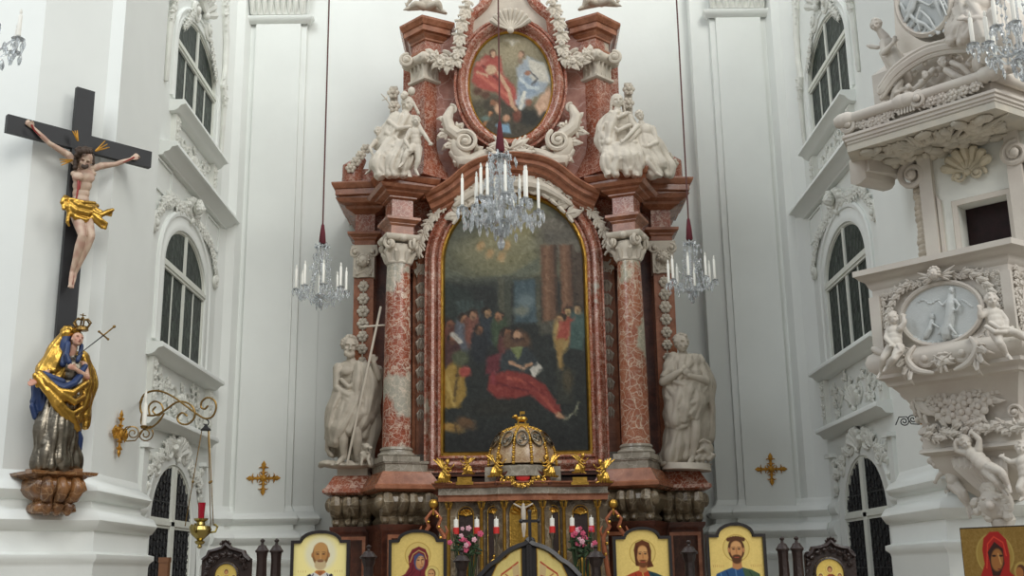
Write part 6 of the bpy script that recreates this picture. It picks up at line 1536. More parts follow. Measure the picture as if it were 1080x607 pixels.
icon(307,369,556,566.4,318,360,'nicholas','arched gold icon of a bald bearded bishop in white with dark crosses')
icon(410,471,556.5,567,420,461,'mother','arched gold icon of a woman in a wine-red veil holding a child')
icon(646.5,708.4,557,567,658,695,'christ','arched gold icon of a long-haired bearded man in red and blue')
icon(745,808,554,566.3,756,794,'apostle','arched gold icon of a short-haired bearded man in blue and green')
# the double doors in the middle
DX=P(558,585,IY).x; dk=lambda x,y:(P(x,y,IY).x,P(x,y,IY).z)
for s,nm in ((-1,'left'),(1,'right')):
    q=[(558,565.5),(553,570.5),(546,573),(538,576.5),(530,582),(523,588.5),(516,593),(509,600),(503,607)]
    o_=smoothpath([dk(*a) for a in q],3); o_=[(x if s<0 else 2*DX-x,z) for x,z in o_]+[((dk(502,610)[0] if s<0 else 2*DX-dk(502,610)[0]),.9),(DX,.9)]
    q=[(549.5,578.5),(543,579.5),(538,583),(534,588),(528,591),(524,596),(519,607)]
    i_=[dk(*a) for a in q]; i_=[(x if s<0 else 2*DX-x,z) for x,z in i_]+[((dk(518,610)[0] if s<0 else 2*DX-dk(518,610)[0]),1.1),((i_[0][0] if s<0 else 2*DX-i_[0][0]),1.1)]
    xs=dk(549.5,580)[0]; i_[-1]=((xs if s<0 else 2*DX-xs),1.1)
    D=thing('icon_door',nm+' leaf of the arched black double door with a small painted gold panel','door',(DX+s*.2,IY,0))
    n=MB(); n.prism(o_,AF(IY+.0),0,-.05); n.sweep_face(o_[:-2],[(-.0,0),(0,.035),(.035,.045),(.05,.02),(.05,0)],AF(IY),flip=-s*-1 if s<0 else 1)
    obj('door_leaf',n,MT['blackframe'],D)
    n=MB(); n.box((DX+s*.26,IY+.03,.45),(.44,.05,.92)); n.box((DX+s*.012,IY-.02,1.35),(.022,.03,1.0)); obj('door_rail',n,MT['blackframe'],D,smooth=0)
    cv=Canvas(64,110,(226,206,130)); cv.a[...,3]=.5; cv.grain(6,9)
    m_=(lambda x:x) if s<0 else (lambda x:63-x)
    cv.line([(m_(14),50),(m_(22),34),(m_(40),26),(m_(56),18)],2.4,(178,60,44)); cv.line([(m_(24),38),(m_(24),100)],1.5,(176,110,60)); cv.poly([(m_(44),24),(m_(58),20),(m_(60),54),(m_(48),50)],(206,180,130),soft=1.5); cv.line([(m_(30),34),(m_(42),40),(m_(56),36)],1.6,(170,64,48)); cv.poly([(m_(6),110),(m_(10),60),(m_(26),48),(m_(30),110)],(196,160,100))
    cv.poly([(m_(34),110),(m_(32),72),(m_(40),54),(m_(50),60),(m_(54),110)],(176,36,36)); cv.ell(m_(42),47,7,8,(230,200,120),metal=.6); cv.ell(m_(42),47,4.5,6,(196,130,84)); cv.line([(m_(40),62),(m_(26),74)],4,(190,60,44)); cv.poly([(m_(8),80),(m_(24),72),(m_(30),110),(m_(4),110)],(168,60,44)); cv.ell(m_(16),66,5,6,(196,140,90))
    xa,xb=sorted((i_[0][0],i_[-2][0])); za=max(z for _,z in i_); 
    pv_=lambda u,v:(xa+(xb-xa)*u,IY-.006,za-v*(za-1.1))
    def kp(u,v):
        x,_,z=pv_(u,v); c=False
        for (ax_,az),(bx_,bz) in zip(i_,i_[1:]+i_[:1]):
            if (az>z)!=(bz>z) and x<(bx_-ax_)*(z-az)/(bz-az)+ax_: c=not c
        return c
    canvas_mesh('painted_panel',cv,pv_,MT['iconpaint'],kp,D)
    n=MB(); n.sweep_face(i_,[(-.004,0),(-.004,.014),(.004,.014),(.004,0)],AF(IY),closed=True); obj('gilt_edge',n,MT['gold'],D)
n=MB(); a=P(559,568,IY-.0); b=P(558.5,539,IY); n.beam((a.x,IY+.02,a.z-.02),(a.x,IY+.02,b.z),.03,.03,(1,0,0)); n.beam((a.x-.075,IY+.02,P(559,549,IY).z),(a.x+.075,IY+.02,P(559,549,IY).z),.026,.026); n.ell((a.x,IY+.02,a.z-.02),(.05,.035,.04))
for dx,dz in ((0,b.z),(-.078,P(559,549,IY).z),(.078,P(559,549,IY).z)): n.ell((a.x+dx,IY+.02,dz),(.02,.018,.02))
solo('door_top_cross',n,MT['blackframe'],'small black cross standing on the middle of the double door','cross')
# turned posts with turret caps
def post(px,ytop,label,Y=IY+.1,group=None,s=1.0):
    b=P(px,ytop,Y); z=b.z; x=b.x
    t=thing('turned_post',label,'post',(x,Y,0),group=group)
    n=MB(); n.lathe((x,Y,0),[(.07,0),(.07,.1),(.05,.14),(.05,z-.5),(.06,z-.46),(.05,z-.42),(.045,z-.2),(.055*s,z-.16),(.06*s,z-.12)],8,rz=math.pi/8); obj('shaft',n,MT['darkwood'],t,smooth=20)
    n=MB(); n.lathe((x,Y,0),[(.07*s,z-.125),(.075*s,z-.11),(.06*s,z-.095),(.04*s,z-.065),(.015,z-.055),(.012,z-.035),(.02,z-.028),(.022,z-.015),(.006,z)],12); obj('finial',n,MT['darkwood'],t)
post(277,567.5,'dark turned post with finial, left of the pair beside the bishop icon',s=.86)
post(292,567.5,'dark turned post with finial, right of the pair beside the bishop icon',s=.86)
post(824.5,565.5,'dark turned post with finial, left of the pair right of the blue-robed icon',s=.86)
post(839.5,565,'dark turned post with finial, right of the pair right of the blue-robed icon',s=.86)
post(389,574,'dark turned post between the bishop icon and the red-veiled woman icon',IY+.3,s=1.1)
post(487,578,'dark turned post between the red-veiled woman icon and the double door',IY+.3,s=1.1)
post(628,574,'dark turned post between the double door and the long-haired man icon',IY+.2,s=1.2)
post(726,569,'dark turned post between the long-haired man icon and the blue-robed icon',IY+.2,s=1.1)
# carved side frames with round icons
for (xc_,yap,x0_,x1_,ysh_,yc,r_,nm,dc) in ((238.5,571,213,265,585,606,13,'left','three small figures seen in part, left of the twin posts'),(875,568,849,902,581,604,16,'right','three small figures seen in part, right of the twin posts')):
    Y=IY+.15; kk=Y/FPX; g=lambda x,y:(P(x,y,Y).x,P(x,y,Y).z)
    C_=thing('carved_icon_frame','dark carved wooden frame with a round gold icon at the '+nm+' end of the screen','icon frame',(g(xc_,yc)[0],Y,0))
    hw=(x1_-x0_)/2
    q=[(x0_,640),(x0_,ysh_+4),(x0_+5,ysh_),(x0_+7,ysh_-5),(x0_+hw*.55,yap+7),(x0_+hw*.8,yap+5),(xc_,yap),(x1_-hw*.8,yap+5),(x1_-hw*.55,yap+7),(x1_-7,ysh_-5),(x1_-5,ysh_),(x1_,ysh_+4),(x1_,640)]
    pts=[g(*a) for a in q]; pts[0]=(pts[1][0],.75); pts[-1]=(pts[-2][0],.75)
    n=MB(); n.prism(pts,AF(Y),0,-.05); obj('board',n,MT['darkwood'],C_,smooth=0)
    n=MB(); n.sweep_face(pts[1:-1],[(0,0),(0,.03),(-.02,.04),(-.035,.02),(-.035,0)],AF(Y),flip=-1)
    n.M=Matrix.Translation((0,Y,0))
    cx_,cz_=g(xc_,yc); random.seed(4)
    for k in range(9):
        a=math.pi*(.08+.84*k/8); o_leaf(n,cx_+math.cos(a)*(r_+6)*kk,cz_+math.sin(a)*(r_+6)*kk,a+1.2,.07,.04,.02,1)
    for s in (-1,1): o_scroll(n,cx_+s*(r_+4)*kk,cz_+(r_+4)*kk*.9,.05,1.4,0,s,.012,.02)
    ap_=g(xc_,yap); o_shell(n,ap_[0],ap_[1]-.04,.05,.2,2.9,5,.02); obj('carving',n,MT['darkwood'],C_)
    R_=r_*kk
    n=MB(); n.sweep_face([(cx_+R_*math.cos(t),cz_+R_*math.sin(t)) for t in [2*math.pi*i/32 for i in range(32)]],[(0,0),(0,.02),(-.015,.025),(-.02,0)],AF(Y),closed=True,flip=1); obj('round_moulding',n,MT['darkwood'],C_)
    cv=Canvas(80,80,(228,198,104)); cv.a[...,3]=.5; cv.grain(6,2)
    cv.ell(40,30,11,12,(206,170,84)); cv.ell(40,30,9.5,10.5,(236,214,130)); cv.ell(40,30,6.5,8,(120,72,44)); cv.ell(40,32,4.6,6,(206,150,100)); cv.poly([(26,80),(28,50),(36,42),(46,42),(54,52),(56,80)],(150,70,50)); cv.line([(46,44),(60,54)],4,(120,60,40))
    for sx in (16,64): cv.ell(sx,46,8,9,(234,212,128)); cv.ell(sx,46,5,6,(120,76,46)); cv.ell(sx,47,3.6,4.6,(204,148,98)); cv.poly([(sx-10,80),(sx-7,58),(sx+7,58),(sx+10,80)],(90,80,96) if sx>40 else (176,96,60))
    canvas_mesh('round_icon',cv,lambda u,v:(cx_+(2*u-1)*R_,Y-.008,cz_-(2*v-1)*R_),MT['iconpaint'],lambda u,v:(2*u-1)**2+(2*v-1)**2<1,C_)
    n=MB(); n.box((cx_,Y+.03,.38),((x1_-x0_)*kk*.9,.08,.76)); obj('base',n,MT['darkwood'],C_,smooth=0)
a=P(174,588,11.6); n=MB(); n.box((a.x,11.6,a.z/2),(.09,.09,a.z)); n.box((a.x,11.6,a.z-.02),(.1,.1,.05)); solo('wooden_post',n,MT['brownwood'],'short brown wooden post end at the foot of the left pier','post',smooth=0)

# ================================================================ painting on panel, lower right
IP=[P(1013,559,9.3),P(1095,552.5,8.75)]
ux_v=(IP[1]-IP[0]); ux_v.z=0; wq=.62; ux_v.normalize(); nv_=Vector((ux_v.y,-ux_v.x,0))
if nv_.y>0: nv_=-nv_
zt_=IP[0].z+.01
W_,H_=120,150
cv=Canvas(W_,H_,(150,118,56)); cv.a[...,3]=.35; cv.grain(10,4)
sx=W_/92; o=lambda x,y:((x-1013)*1.42,(y-556)*1.42)
cv.ell(*o(1051,583),31*1.0,31*1.0,(190,164,90),soft=1.5); cv.ell(*o(1051,583),29,29,(172,142,70),soft=1.5)
cv.poly([o(1028,625),o(1032,604),o(1038,592),o(1037,578),o(1040,566),o(1048,560),o(1058,560),o(1066,568),o(1068,584),o(1066,600),o(1080,612),o(1082,640),o(1026,640)],(176,36,30))
cv.line([o(1040,596),o(1044,572),o(1052,565),o(1062,571),o(1064,584)],2,(220,70,50)); cv.poly([o(1043,580),o(1052,570),o(1061,577),o(1061,592),o(1054,604),o(1046,604)],(60,34,26)); cv.ell(*o(1053,588),10,16,(170,112,60),.2,soft=2); cv.line([o(1055,582),o(1057,592)],2,(210,160,96)); cv.ell(*o(1050,584),3.4,1.4,(40,26,20)); cv.ell(*o(1058,584),3,1.4,(40,26,20)); cv.line([o(1053,597),o(1058,597)],1.6,(120,50,34))
cv.ell(*o(1080,600),13,14,(190,160,86)); cv.ell(*o(1079,600),8,10,(96,58,34)); cv.ell(*o(1077,601),6,8,(176,116,64))
pic=thing('large_icon_painting','old icon of a woman in a bright red veil with a child, lower right corner','icon',(IP[0].x,IP[0].y,0))
b0_=IP[0]
fq=lambda u,v,d=0:(b0_.x+ux_v.x*wq*u+nv_.x*d, b0_.y+ux_v.y*wq*u+nv_.y*d, zt_-.8*v)
canvas_mesh('painted_panel',cv,lambda u,v:fq(u,v,.004),MT['iconpaint'],None,pic)
n=MB(); n.prism([(-.012,-.012),(1.012,-.012),(1.012,1.012),(-.012,1.012)],lambda a,b,d:fq(a,b,d),.0,-.04); obj('panel_board',n,MT['darkwood'],pic,smooth=0)
n=MB(); 
for u in (.2,.8): a=fq(u,0,-.08); n.box((a[0],a[1],(zt_-.3)/2),(.05,.05,zt_-.3))
a=fq(.5,0,-.07); n.beam(fq(0,1.03,-.04),fq(1,1.03,-.04),.1,.04); obj('easel',n,MT['brownwood'],pic,smooth=0)

# ================================================================ gilt wall crosses, wrought iron sconces, sanctuary lamp
def wcross(M_, r, label, sconce=False):
    n=MB(); n.M=M_
    n.ell((0,-.03,0),(r*.18,.03,r*.18),None,10,6)
    for k in range(4):
        a=k*math.pi/2; ca,sa=math.cos(a),math.sin(a)
        g=lambda u,v,d=.02:(ca*u-sa*v,-d,sa*u+ca*v)
        n.tube([g(.1*r,0),g(.7*r,0)],[.09*r,.07*r],8,flat=.5,up=(0,1,0)); n.tube([g(.62*r,0),g(.82*r,0),g(1.0*r,0)],[.08*r,.15*r,.03*r],8,flat=.5,up=(0,1,0))
        for s in (-1,1): n.tube([g(.55*r,0),g(.66*r,s*.16*r),g(.62*r,s*.28*r)],[.07*r,.09*r,.03*r],7,flat=.5); n.tube([g(.25*r,0),g(.36*r,s*.14*r),g(.34*r,s*.24*r)],[.06*r,.075*r,.03*r],7,flat=.5)
        b=a+math.pi/4; n.tube([(0,-.02,0),(math.cos(b)*r*.36,-.02,math.sin(b)*r*.36)],[.08*r,.02*r],6)
    t=thing('gilt_wall_cross',label,'wall cross',M_.translation); obj('cross',n,MT['goldm'],t)
    return t
def wm(p,U,Nn): return face_matrix(p,U,Nn)
p=P(278,504,18.97); wcross(wm(Vector((p.x,18.97,p.z)),(1,0,0),(0,-1,0)),17.5*19/FPX,'gilded leafy cross on the back wall, left of the altar')
p=P(813,494.5,18.97); wcross(wm(Vector((p.x,18.97,p.z)),(1,0,0),(0,-1,0)),16.5*19/FPX,'gilded leafy cross on the back wall, right of the altar')
# left one with sconce, on the inner face of the pier
p=PXW(125,457,-4.57); cw=wcross(wm(p,(0,1,0),(1,0,0)),.27,'gilded cross with an iron candle bracket on the left pier')
def spiral(c,r,turns,a0,sg,U,V=Vector((0,0,1)),n=14):
    out=[]
    for i in range(int(n*turns)+1):
        t=i/(n*turns); a=a0+sg*2*math.pi*turns*t; q=r*(1-.8*t); out.append(c+U*q*math.cos(a)+V*q*math.sin(a))
    return out
U=Vector((.93,.36,0)).normalized(); kx=.0107
g=lambda x,y: p+Vector((.03,0,0))+U*((x-127)*kx)+Vector((0,0,(457-y)*kx))
n=MB(); r_=.008
n.tube(spiral(g(139,456),.085,1.6,math.pi,-1,U),r_,5); n.tube([g(128,462),g(133,465),g(142,464),g(147,457),g(150,451),g(157,448)],r_,5); n.tube(spiral(g(152,457),.09,1.7,.6,-1,U),r_,5); n.tube([g(128,455),g(132,450),g(136,449)],r_,5)
obj('iron_bracket',n,MT['bronze'],cw)
n=MB(); a=g(150,451); n.lathe(a,[(.03,0),(.045,.03),(.01,.05)],12); obj('drip_cup',n,MT['bronze'],cw)
n=MB(); n.lathe((a.x,a.y,a.z+.04),[(.028,0),(.026,.24),(.012,.27),(.012,.30),(.022,.34),(.004,.42)],12); obj('candle',n,MT['candle'],cw)
# right hand small one behind the pulpit
p=PXW(974,443,4.72+.0); U2=Vector((-.93,.36,0)).normalized()
p=PXW(975,444,4.66); cw=wcross(wm(p,(0,-1,0),(-1,0,0)),.11,'small gilded cross with an iron scroll bracket beside the pulpit stem')
n=MB(); g2=lambda x,y: p+Vector((-.03,0,0))+U2*((975-x)*.0105)+Vector((0,0,(444-y)*.0105))
n.tube(spiral(g2(966,441),.05,1.5,0,1,U2),.007,5); n.tube(spiral(g2(957,443),.05,1.5,math.pi,1,U2),.007,5); n.tube([g2(972,447),g2(964,446),g2(960,438),g2(952,438),g2(948,446)],.007,5); obj('iron_bracket',n,MT['iron'],cw)
# the big lamp bracket and its hanging lamp
LY=13.35; lp=lambda x,y,d=0: P(x,y,LY-d)
SL=thing('lamp_bracket','long wrought iron scroll bracket reaching out from the left pier','bracket',lp(150,440))
n=MB(); r_=.0125
UX=Vector((1,0,0))
n.tube(smoothpath([tuple(lp(*q)) for q in ((148,424),(152,416),(161,412),(172,413),(184,419),(195,427),(206,435),(216,441),(224,439),(228,430),(226,422),(219,419),(213,423),(212,429),(216,431),(219,428))],3),r_,6)
n.tube(smoothpath([tuple(lp(*q)) for q in ((150,420),(148,428),(150,436),(158,438),(166,437),(176,431),(186,424),(196,424),(204,430),(205,440),(198,447),(190,446),(187,440),(192,435),(197,438))],3),r_,6)
n.tube(smoothpath([tuple(lp(*q)) for q in ((158,438),(157,428),(163,423),(170,426),(172,434),(166,438),(161,433),(164,429))],3),r_*.9,6)
n.tube(smoothpath([tuple(lp(*q)) for q in ((150,436),(149,446),(155,452),(166,446),(173,436))],3),r_*.9,6)
n.tube([P(148,424,LY+.5),lp(148,424)],.012,5); n.tube([P(150,446,LY+.5),lp(149,446)],.012,5)
obj('scroll_ironwork',n,MT['bronze'],SL)
n=MB(); n.tube(smoothpath([tuple(lp(*q)) for q in ((216,441),(220,444),(219,448),(215,447))],3),.008,5); obj('hook',n,MT['iron'],SL)
HL=thing('sanctuary_lamp','hanging brass sanctuary lamp with a ruby glass on three chains','lamp',lp(211,577))
n=MB(); a=lp(217,452); n.lathe(a,[(.06,-.02),(.062,-.01),(.03,.02),(.012,.05),(.005,.06)],12); obj('chain_cap',n,MT['iron'],HL)
c=lp(211,566)
for dx,dy in ((-.17,-.03),(.16,-.05),(.08,.14)):
    n=MB(); b_=Vector((c.x+dx,c.y+dy,c.z+.13)); a_=Vector((a.x+dx*.25,a.y+dy*.25,a.z-.01)); n.tube([a_,b_],.006,5)
    for t in (.55,): q_=a_.lerp(b_,t); n.ell(q_,(.014,.014,.02),None,8,6)
    obj('chain',n,MT['bronze'],HL)
n=MB(); n.lathe((c.x,c.y,c.z),[(.008,-.13),(.03,-.11),(.02,-.09),(.05,-.07),(.06,-.05),(.03,-.035),(.1,.03),(.125,.08),(.11,.12),(.05,.14),(.045,.17),(.075,.19),(.08,.21),(.06,.21)],20,rib=.04,ribn=8)
for k in range(3):
    a0=k*2.094+.4; n.tube([(c.x+math.cos(a0)*.1,c.y+math.sin(a0)*.1,c.z+.05),(c.x+math.cos(a0)*.17,c.y+math.sin(a0)*.17,c.z+.06),(c.x+math.cos(a0)*.19,c.y+math.sin(a0)*.19,c.z+.12),(c.x+math.cos(a0)*.16,c.y+math.sin(a0)*.16,c.z+.14)],.014,6)
obj('brass_bowl',n,MT['brass'],HL)
n=MB(); n.lathe((c.x,c.y,c.z+.2),[(.035,0),(.035,.02),(.04,.14),(.045,.19),(.043,.19),(.03,.02)],16); obj('ruby_glass',n,MT['redglass'],HL)

# ================================================================ crystal chandeliers
dropm=MB(); dropm.lathe((0,0,0),[(.001,0),(.018,-.025),(.026,-.06),(.016,-.1),(.001,-.135)],6); dropme=None
beadm=MB(); beadm.ell((0,0,0),(.015,.015,.015),None,6,4)
def chand(px,ytop,yrod,ysl0,ysl1,ycrown,yarm,ybot,rpx,Y,narm,label,cord=True,seed=1,drops=70,aoff=0,tier=None,candh=.2,cany=None):
    random.seed(seed); k=Y/FPX; z=lambda y:P(px,y,Y).z; c=P(px,(ysl1+ybot)/2,Y); cx_,cy_=c.x,Y
    T=thing('crystal_chandelier',label,'chandelier',(cx_,cy_,z(ybot)))
    R_=rpx*k; za=z(yarm); zc=z(ycrown); sc=R_/.52; zlo=z(ybot)
    if cord:
        n=MB(); n.tube([(cx_,cy_,z(ysl0)),(cx_,cy_,z(-60))],.011*max(1,Y/14),6,caps=False); obj('cord',n,MT['cord'],T)
        n=MB(); n.lathe((cx_,cy_,0),[(.05*sc**.5,z(ysl1)),(.062*sc**.5,z(ysl1)+.02),(.04,(z(ysl1)+z(ysl0))/2),(.022,z(ysl0)-.02),(.012,z(ysl0))],14); obj('velvet_sleeve',n,MT['velvet'],T)
    n=MB(); H=zc-zlo; n.lathe((cx_,cy_,zlo),[(.004,-.02*0),(.05*sc,.04*sc),(.055*sc,.08*sc),(.03*sc,.13*sc),(.015,.16*sc),(.06*sc,.2*sc),(.12*sc,.25*sc),(.1*sc,.28*sc),(.025,.32*sc),(.035*sc,.42*H),(.02,.5*H),(.06*sc,.6*H),(.03,.68*H),(.018,.8*H),(.05*sc,.88*H),(.02,.95*H),(.015,H+.05)],12)
    obj('glass_stem',n,MT['crystal'],T)
    n=MB(); nc=6
    for q in range(nc):
        a=q*2*math.pi/nc+.3; ca,sa=math.cos(a),math.sin(a); r1=.1*sc
        n.tube([(cx_,cy_,zc-.02),(cx_+ca*r1*.7,cy_+sa*r1*.7,zc-.0),(cx_+ca*r1*1.5,cy_+sa*r1*1.5,zc+.03*sc),(cx_+ca*r1*1.6,cy_+sa*r1*1.6,zc-.05*sc),(cx_+ca*r1*1.2,cy_+sa*r1*1.2,zc-.04*sc)],.014*sc,6)
    n.lathe((cx_,cy_,zc-.03),[(.05*sc,0),(.13*sc,.01),(.13*sc,.02),(.04*sc,.04)],14)
    obj('crown',n,MT['crystal'],T)
    global dropme
    if dropme is None:
        d0=obj('crystal_drop',dropm,MT['crystal'],None,world=False,smooth=0); dropme=d0.data; bpy.data.objects.remove(d0)
    cnt=[0]; ov=MB()
    def drop(x,y,z_,s):
        if cnt[0]>=96: ov.M=Matrix.Translation((x,y,z_))@Matrix.Diagonal((s,s*.7,s*1.1,1)); ov.add(dropm.v,dropm.f); return
        o_=bpy.data.objects.new('crystal_drop',dropme); COL.objects.link(o_); o_.parent=T; o_.location=(x-cx_,y-cy_,z_-T.location.z); o_.scale=(s,s*.7,s*1.1); o_.rotation_euler=(0,0,random.uniform(-.6,.6)); cnt[0]+=1
    for q in range(narm):
        a=aoff+q*2*math.pi/narm; ca,sa=math.cos(a),math.sin(a)
        rr=R_*(1 if (tier is None or q%2==0) else tier); up=0 if (tier is None or q%2==0) else .1*sc
        g=lambda r_,zz:(cx_+ca*r_,cy_+sa*r_,zz)
        n=MB(); n.tube([g(.05*sc,za-.1*sc),g(rr*.3,za-.16*sc+up*.3),g(rr*.6,za-.12*sc+up*.6),g(rr*.82,za-.0+up),g(rr*.95,za+.04*sc+up),g(rr,za+.01*sc+up)],[.016*sc,.013*sc,.012*sc,.012*sc,.01*sc,.01*sc],7)
        n.tube([g(rr*.35,za-.13*sc+up*.4),g(rr*.4,za-.02*sc+up*.4),g(rr*.5,za-.02*sc+up*.5),g(rr*.5,za-.08*sc+up*.5)],.009*sc,5)
        arm=obj('glass_arm',n,MT['crystal'],T)
        n=MB(); n.lathe(g(rr,za+.03*sc+up),[(.012,-.04*sc),(.02*sc,-.02*sc),(.07*sc,0),(.078*sc,.012*sc),(.03*sc,.012*sc),(.02*sc,.03*sc),(.028*sc,.05*sc),(.018*sc,.05*sc)],10); obj('drip_pan',n,MT['crystal'],arm)
        n=MB(); n.lathe(g(rr,za+.07*sc+up),[(.018,0),(.018,candh),(.008,candh+.015),(.014,candh+.035),(.003,candh+.07)],8); obj('candle',n,MT['candle'],arm)
        for w_ in range(5):
            b=w_*1.257; drop(*[u+v for u,v in zip(g(rr,za+.03*sc+up),(math.cos(b)*.068*sc,math.sin(b)*.068*sc,0))],sc*random.uniform(.7,1.1))
        # string of beads from crown to arm
        n=MB(); nb=13; bs_=[]
        for w_ in range(nb):
            t=w_/(nb-1); r_=.13*sc+(rr*.5-.13*sc)*t**1.3; zz=zc-.04*sc-(zc-za-.02*sc)*t**.8-.05*sc*math.sin(math.pi*t)
            n.ell(g(r_,zz),(.019*sc,.019*sc,.022*sc),None,6,4); bs_.append(g(r_,zz))
        n.tube([v for v in bs_],.004*sc,4,caps=False); obj('bead_string',n,MT['crystal'],T)
    m_=drops
    for q in range(m_):
        t=random.random(); a=random.uniform(0,6.28)
        if t<.35: r_=random.uniform(.1,.27)*sc; zz=random.uniform(zc-.75*(zc-za),zc)
        elif t<.8: r_=random.uniform(.3,1.02)*R_; zz=za-.02*sc-random.uniform(0,.12)*sc
        else: r_=random.uniform(.04,.3)*R_; zz=za-.16*sc-random.uniform(0,.1)*sc
        drop(cx_+math.cos(a)*r_,cy_+math.sin(a)*r_,zz,sc*random.uniform(.6,1.05))
    if ov.v: o_=obj('crystal_drops',ov,MT['crystal'],T,smooth=0); o_['kind']='stuff'
    n=MB(); n.ell((cx_,cy_,zlo+.03*sc),(.045*sc,.045*sc,.05*sc),None,12,8); obj('bottom_ball',n,MT['crystal'],T)
    return T
chand(528,0,0,128,160,164,224,262,43,13,12,'large crystal chandelier with white candles, hanging before the altar painting',seed=2,drops=150,aoff=.2,tier=.66,candh=.34)
chand(339,0,0,236,257,259,308,324,27,15.5,8,'smaller crystal chandelier on a long cord, left of the altar',seed=3,drops=75,aoff=.25,candh=.27)
chand(729,0,0,230,253,256,299,319,25,15.5,8,'smaller crystal chandelier on a long cord, right of the altar',seed=4,drops=75,aoff=.5,candh=.27)
chand(-27,0,0,-90,-70,-60,43,95,52,9.0,8,'chandelier arm and candles cut by the left edge of the picture',seed=5,drops=40,aoff=.1,candh=.2,cord=False)
chand(1068,0,0,-120,-100,-95,46,85,50,8.2,10,'large crystal chandelier cut by the top right corner',seed=6,drops=60,aoff=.45,tier=.7,candh=.2,cord=False)
# ================================================================ the pulpit on the right pier
Lp=Vector((3.82,11.9)); Kp=Vector((4.89,10.75)); Mp=Vector((5.75,11.33))
TF=(Kp-Lp).normalized(); NF=(TF.y,-TF.x)
if NF[1]>0: NF=(-NF[0],-NF[1])
FF=lambda x,y,d=0: PV(x,y,(Lp.x,Lp.y),NF,d)
NB=(-.69,-.724); BPR=(4.85,12.4)
BB=lambda x,y,d=0: PV(x,y,BPR,NB,d)
back=[(5.75,11.95),(5.45,11.95),(4.82,12.5),(4.62,12.6)]
plan_p=[(4.40,12.45),(Lp.x,Lp.y),(Kp.x,Kp.y),(Mp.x,Mp.y)]+[(5.75,11.84),(5.42,11.84),(4.85,12.38),(4.72,12.5)]
PU=thing('pulpit','pinkish white carved stucco pulpit with oval relief, on the right pier','pulpit',(4.9,11.6,2.0))
ms_=MT['pulpit']
def ring_loft(mb, plan, rows, C):
    n=len(plan); b=len(mb.v); vs=[]
    for z,s in rows: vs+=[(C[0]+(x-C[0])*s,C[1]+(y-C[1])*s,z) for x,y in plan]
    fs=[(i*n+k,i*n+(k+1)%n,(i+1)*n+(k+1)%n,(i+1)*n+k) for i in range(len(rows)-1) for k in range(n)]
    fs+=[tuple(reversed(range(n))),tuple((len(rows)-1)*n+k for k in range(n))]
    return mb.add(vs,fs)
n=MB(); stack(n,plan_p,[(-.2,3.42),(-.10,3.45),(-.08,3.5),(-.03,3.53),(-.03,3.57),(.03,3.62),(.055,3.70),(.03,3.78),(-.03,3.82),(-.05,3.85),(-.05,4.5)]); obj('parapet',n,ms_,PU,smooth=50)
n=MB(); stack(n,plan_p,[(-.05,4.49),(-.02,4.53),(.0,4.58),(.05,4.61),(.07,4.64),(.09,4.65),(.09,4.71),(.02,4.73)]); obj('handrail_cornice',n,ms_,PU,smooth=50)
CB=(5.2,12.05)
n=MB(); ring_loft(n,plan_p,[(3.44,.86),(3.38,.8),(3.25,.72),(3.12,.66),(3.0,.64)],CB); obj('bowl',n,ms_,PU,smooth=50)
n=MB(); ring_loft(n,plan_p,[(3.02,.66),(2.98,.69),(2.95,.69),(2.93,.66),(2.80,.66),(2.78,.69),(2.75,.70),(2.72,.64)],CB); obj('ornament_band',n,ms_,PU,smooth=50)
n=MB(); ring_loft(n,plan_p,[(2.74,.62),(2.6,.57),(2.45,.45),(2.32,.3),(2.25,.22)],CB); obj('console',n,ms_,PU,smooth=50)
# relief work on the face, drawn with picture positions on its plane
def fm(px,py,off=0,surf=FF,U=None,Nn=None):
    p=surf(px,py,off); return face_matrix(p,(TF.x,TF.y,0),(NF[0],NF[1],0))
mc=FF(993.7,331,-.045); MF=face_matrix(mc,(TF.x,TF.y,0),(NF[0],NF[1],0))
rx,rz_=.46,.345
elp=lambda a,b,k=40:[(a*math.cos(2*math.pi*i/k),b*math.sin(2*math.pi*i/k)) for i in range(k)]
n=MB(); n.M=MF; n.prism(elp(rx,rz_),lambda a,b,d:(a,-d,b),.0,.02); med=obj('oval_relief',n,MT['pulpit_relief'],PU,smooth=0)
n=MB(); n.M=MF; n.sweep_face(elp(rx,rz_),[(0,0),(0,.04),(-.02,.06),(-.045,.05),(-.06,.0)],lambda a,b,o:(a,-o,b),closed=True,flip=1); obj('oval_frame',n,ms_,PU)
Kf=11.3/FPX
rs=Fig(12,lambda x,y,d=0: FF(x,y,-.03+d)); rs.k=Kf
rs.head((1003.5,306.5,.03),8,-.3,.1,0,'long'); rs.chain([(1003,311,.02,3.4),(1003,320,.04,5),(1002,332,.04,5.4),(1000,345,.03,6),(999,352,.02,6.5)]); rs.chain([(1000,316,.05,1.8),(994,322,.06,1.6),(990,318,.06,1.3)]); rs.chain([(1007,316,.05,1.8),(1012,322,.05,1.6),(1009,327,.06,1.3)])
for q in ([(997,334,.05,1.6),(1002,344,.07,1.6),(1008,352,.05,1.5)],[(1006,326,.06,1.5),(1000,336,.07,1.5),(994,350,.05,1.5)],[(995,342,.04,1.5),(990,352,.04,1.5)]): rs.chain(q)
rs.head((983,334,.02),7,.6,.2,.1,'short'); rs.chain([(983,339,.02,2.6),(981,347,.03,3.2),(977,354,.02,3.6)]); rs.chain([(984,341,.04,1.3),(990,345,.05,1.1)]); rs.chain([(979,346,.03,1.6),(974,356,.02,1.4),(972,362,.02,1.2)])
for q in range(9): rs.ell((970+q*2.6,318-2*math.sin(q),.0),(2.6,1.2,1.8))
for q in range(10): rs.ell((965+q*5.4,360+3*math.sin(q*.6)-abs(q-5)*.8,.01),(4,1.6,2.4))
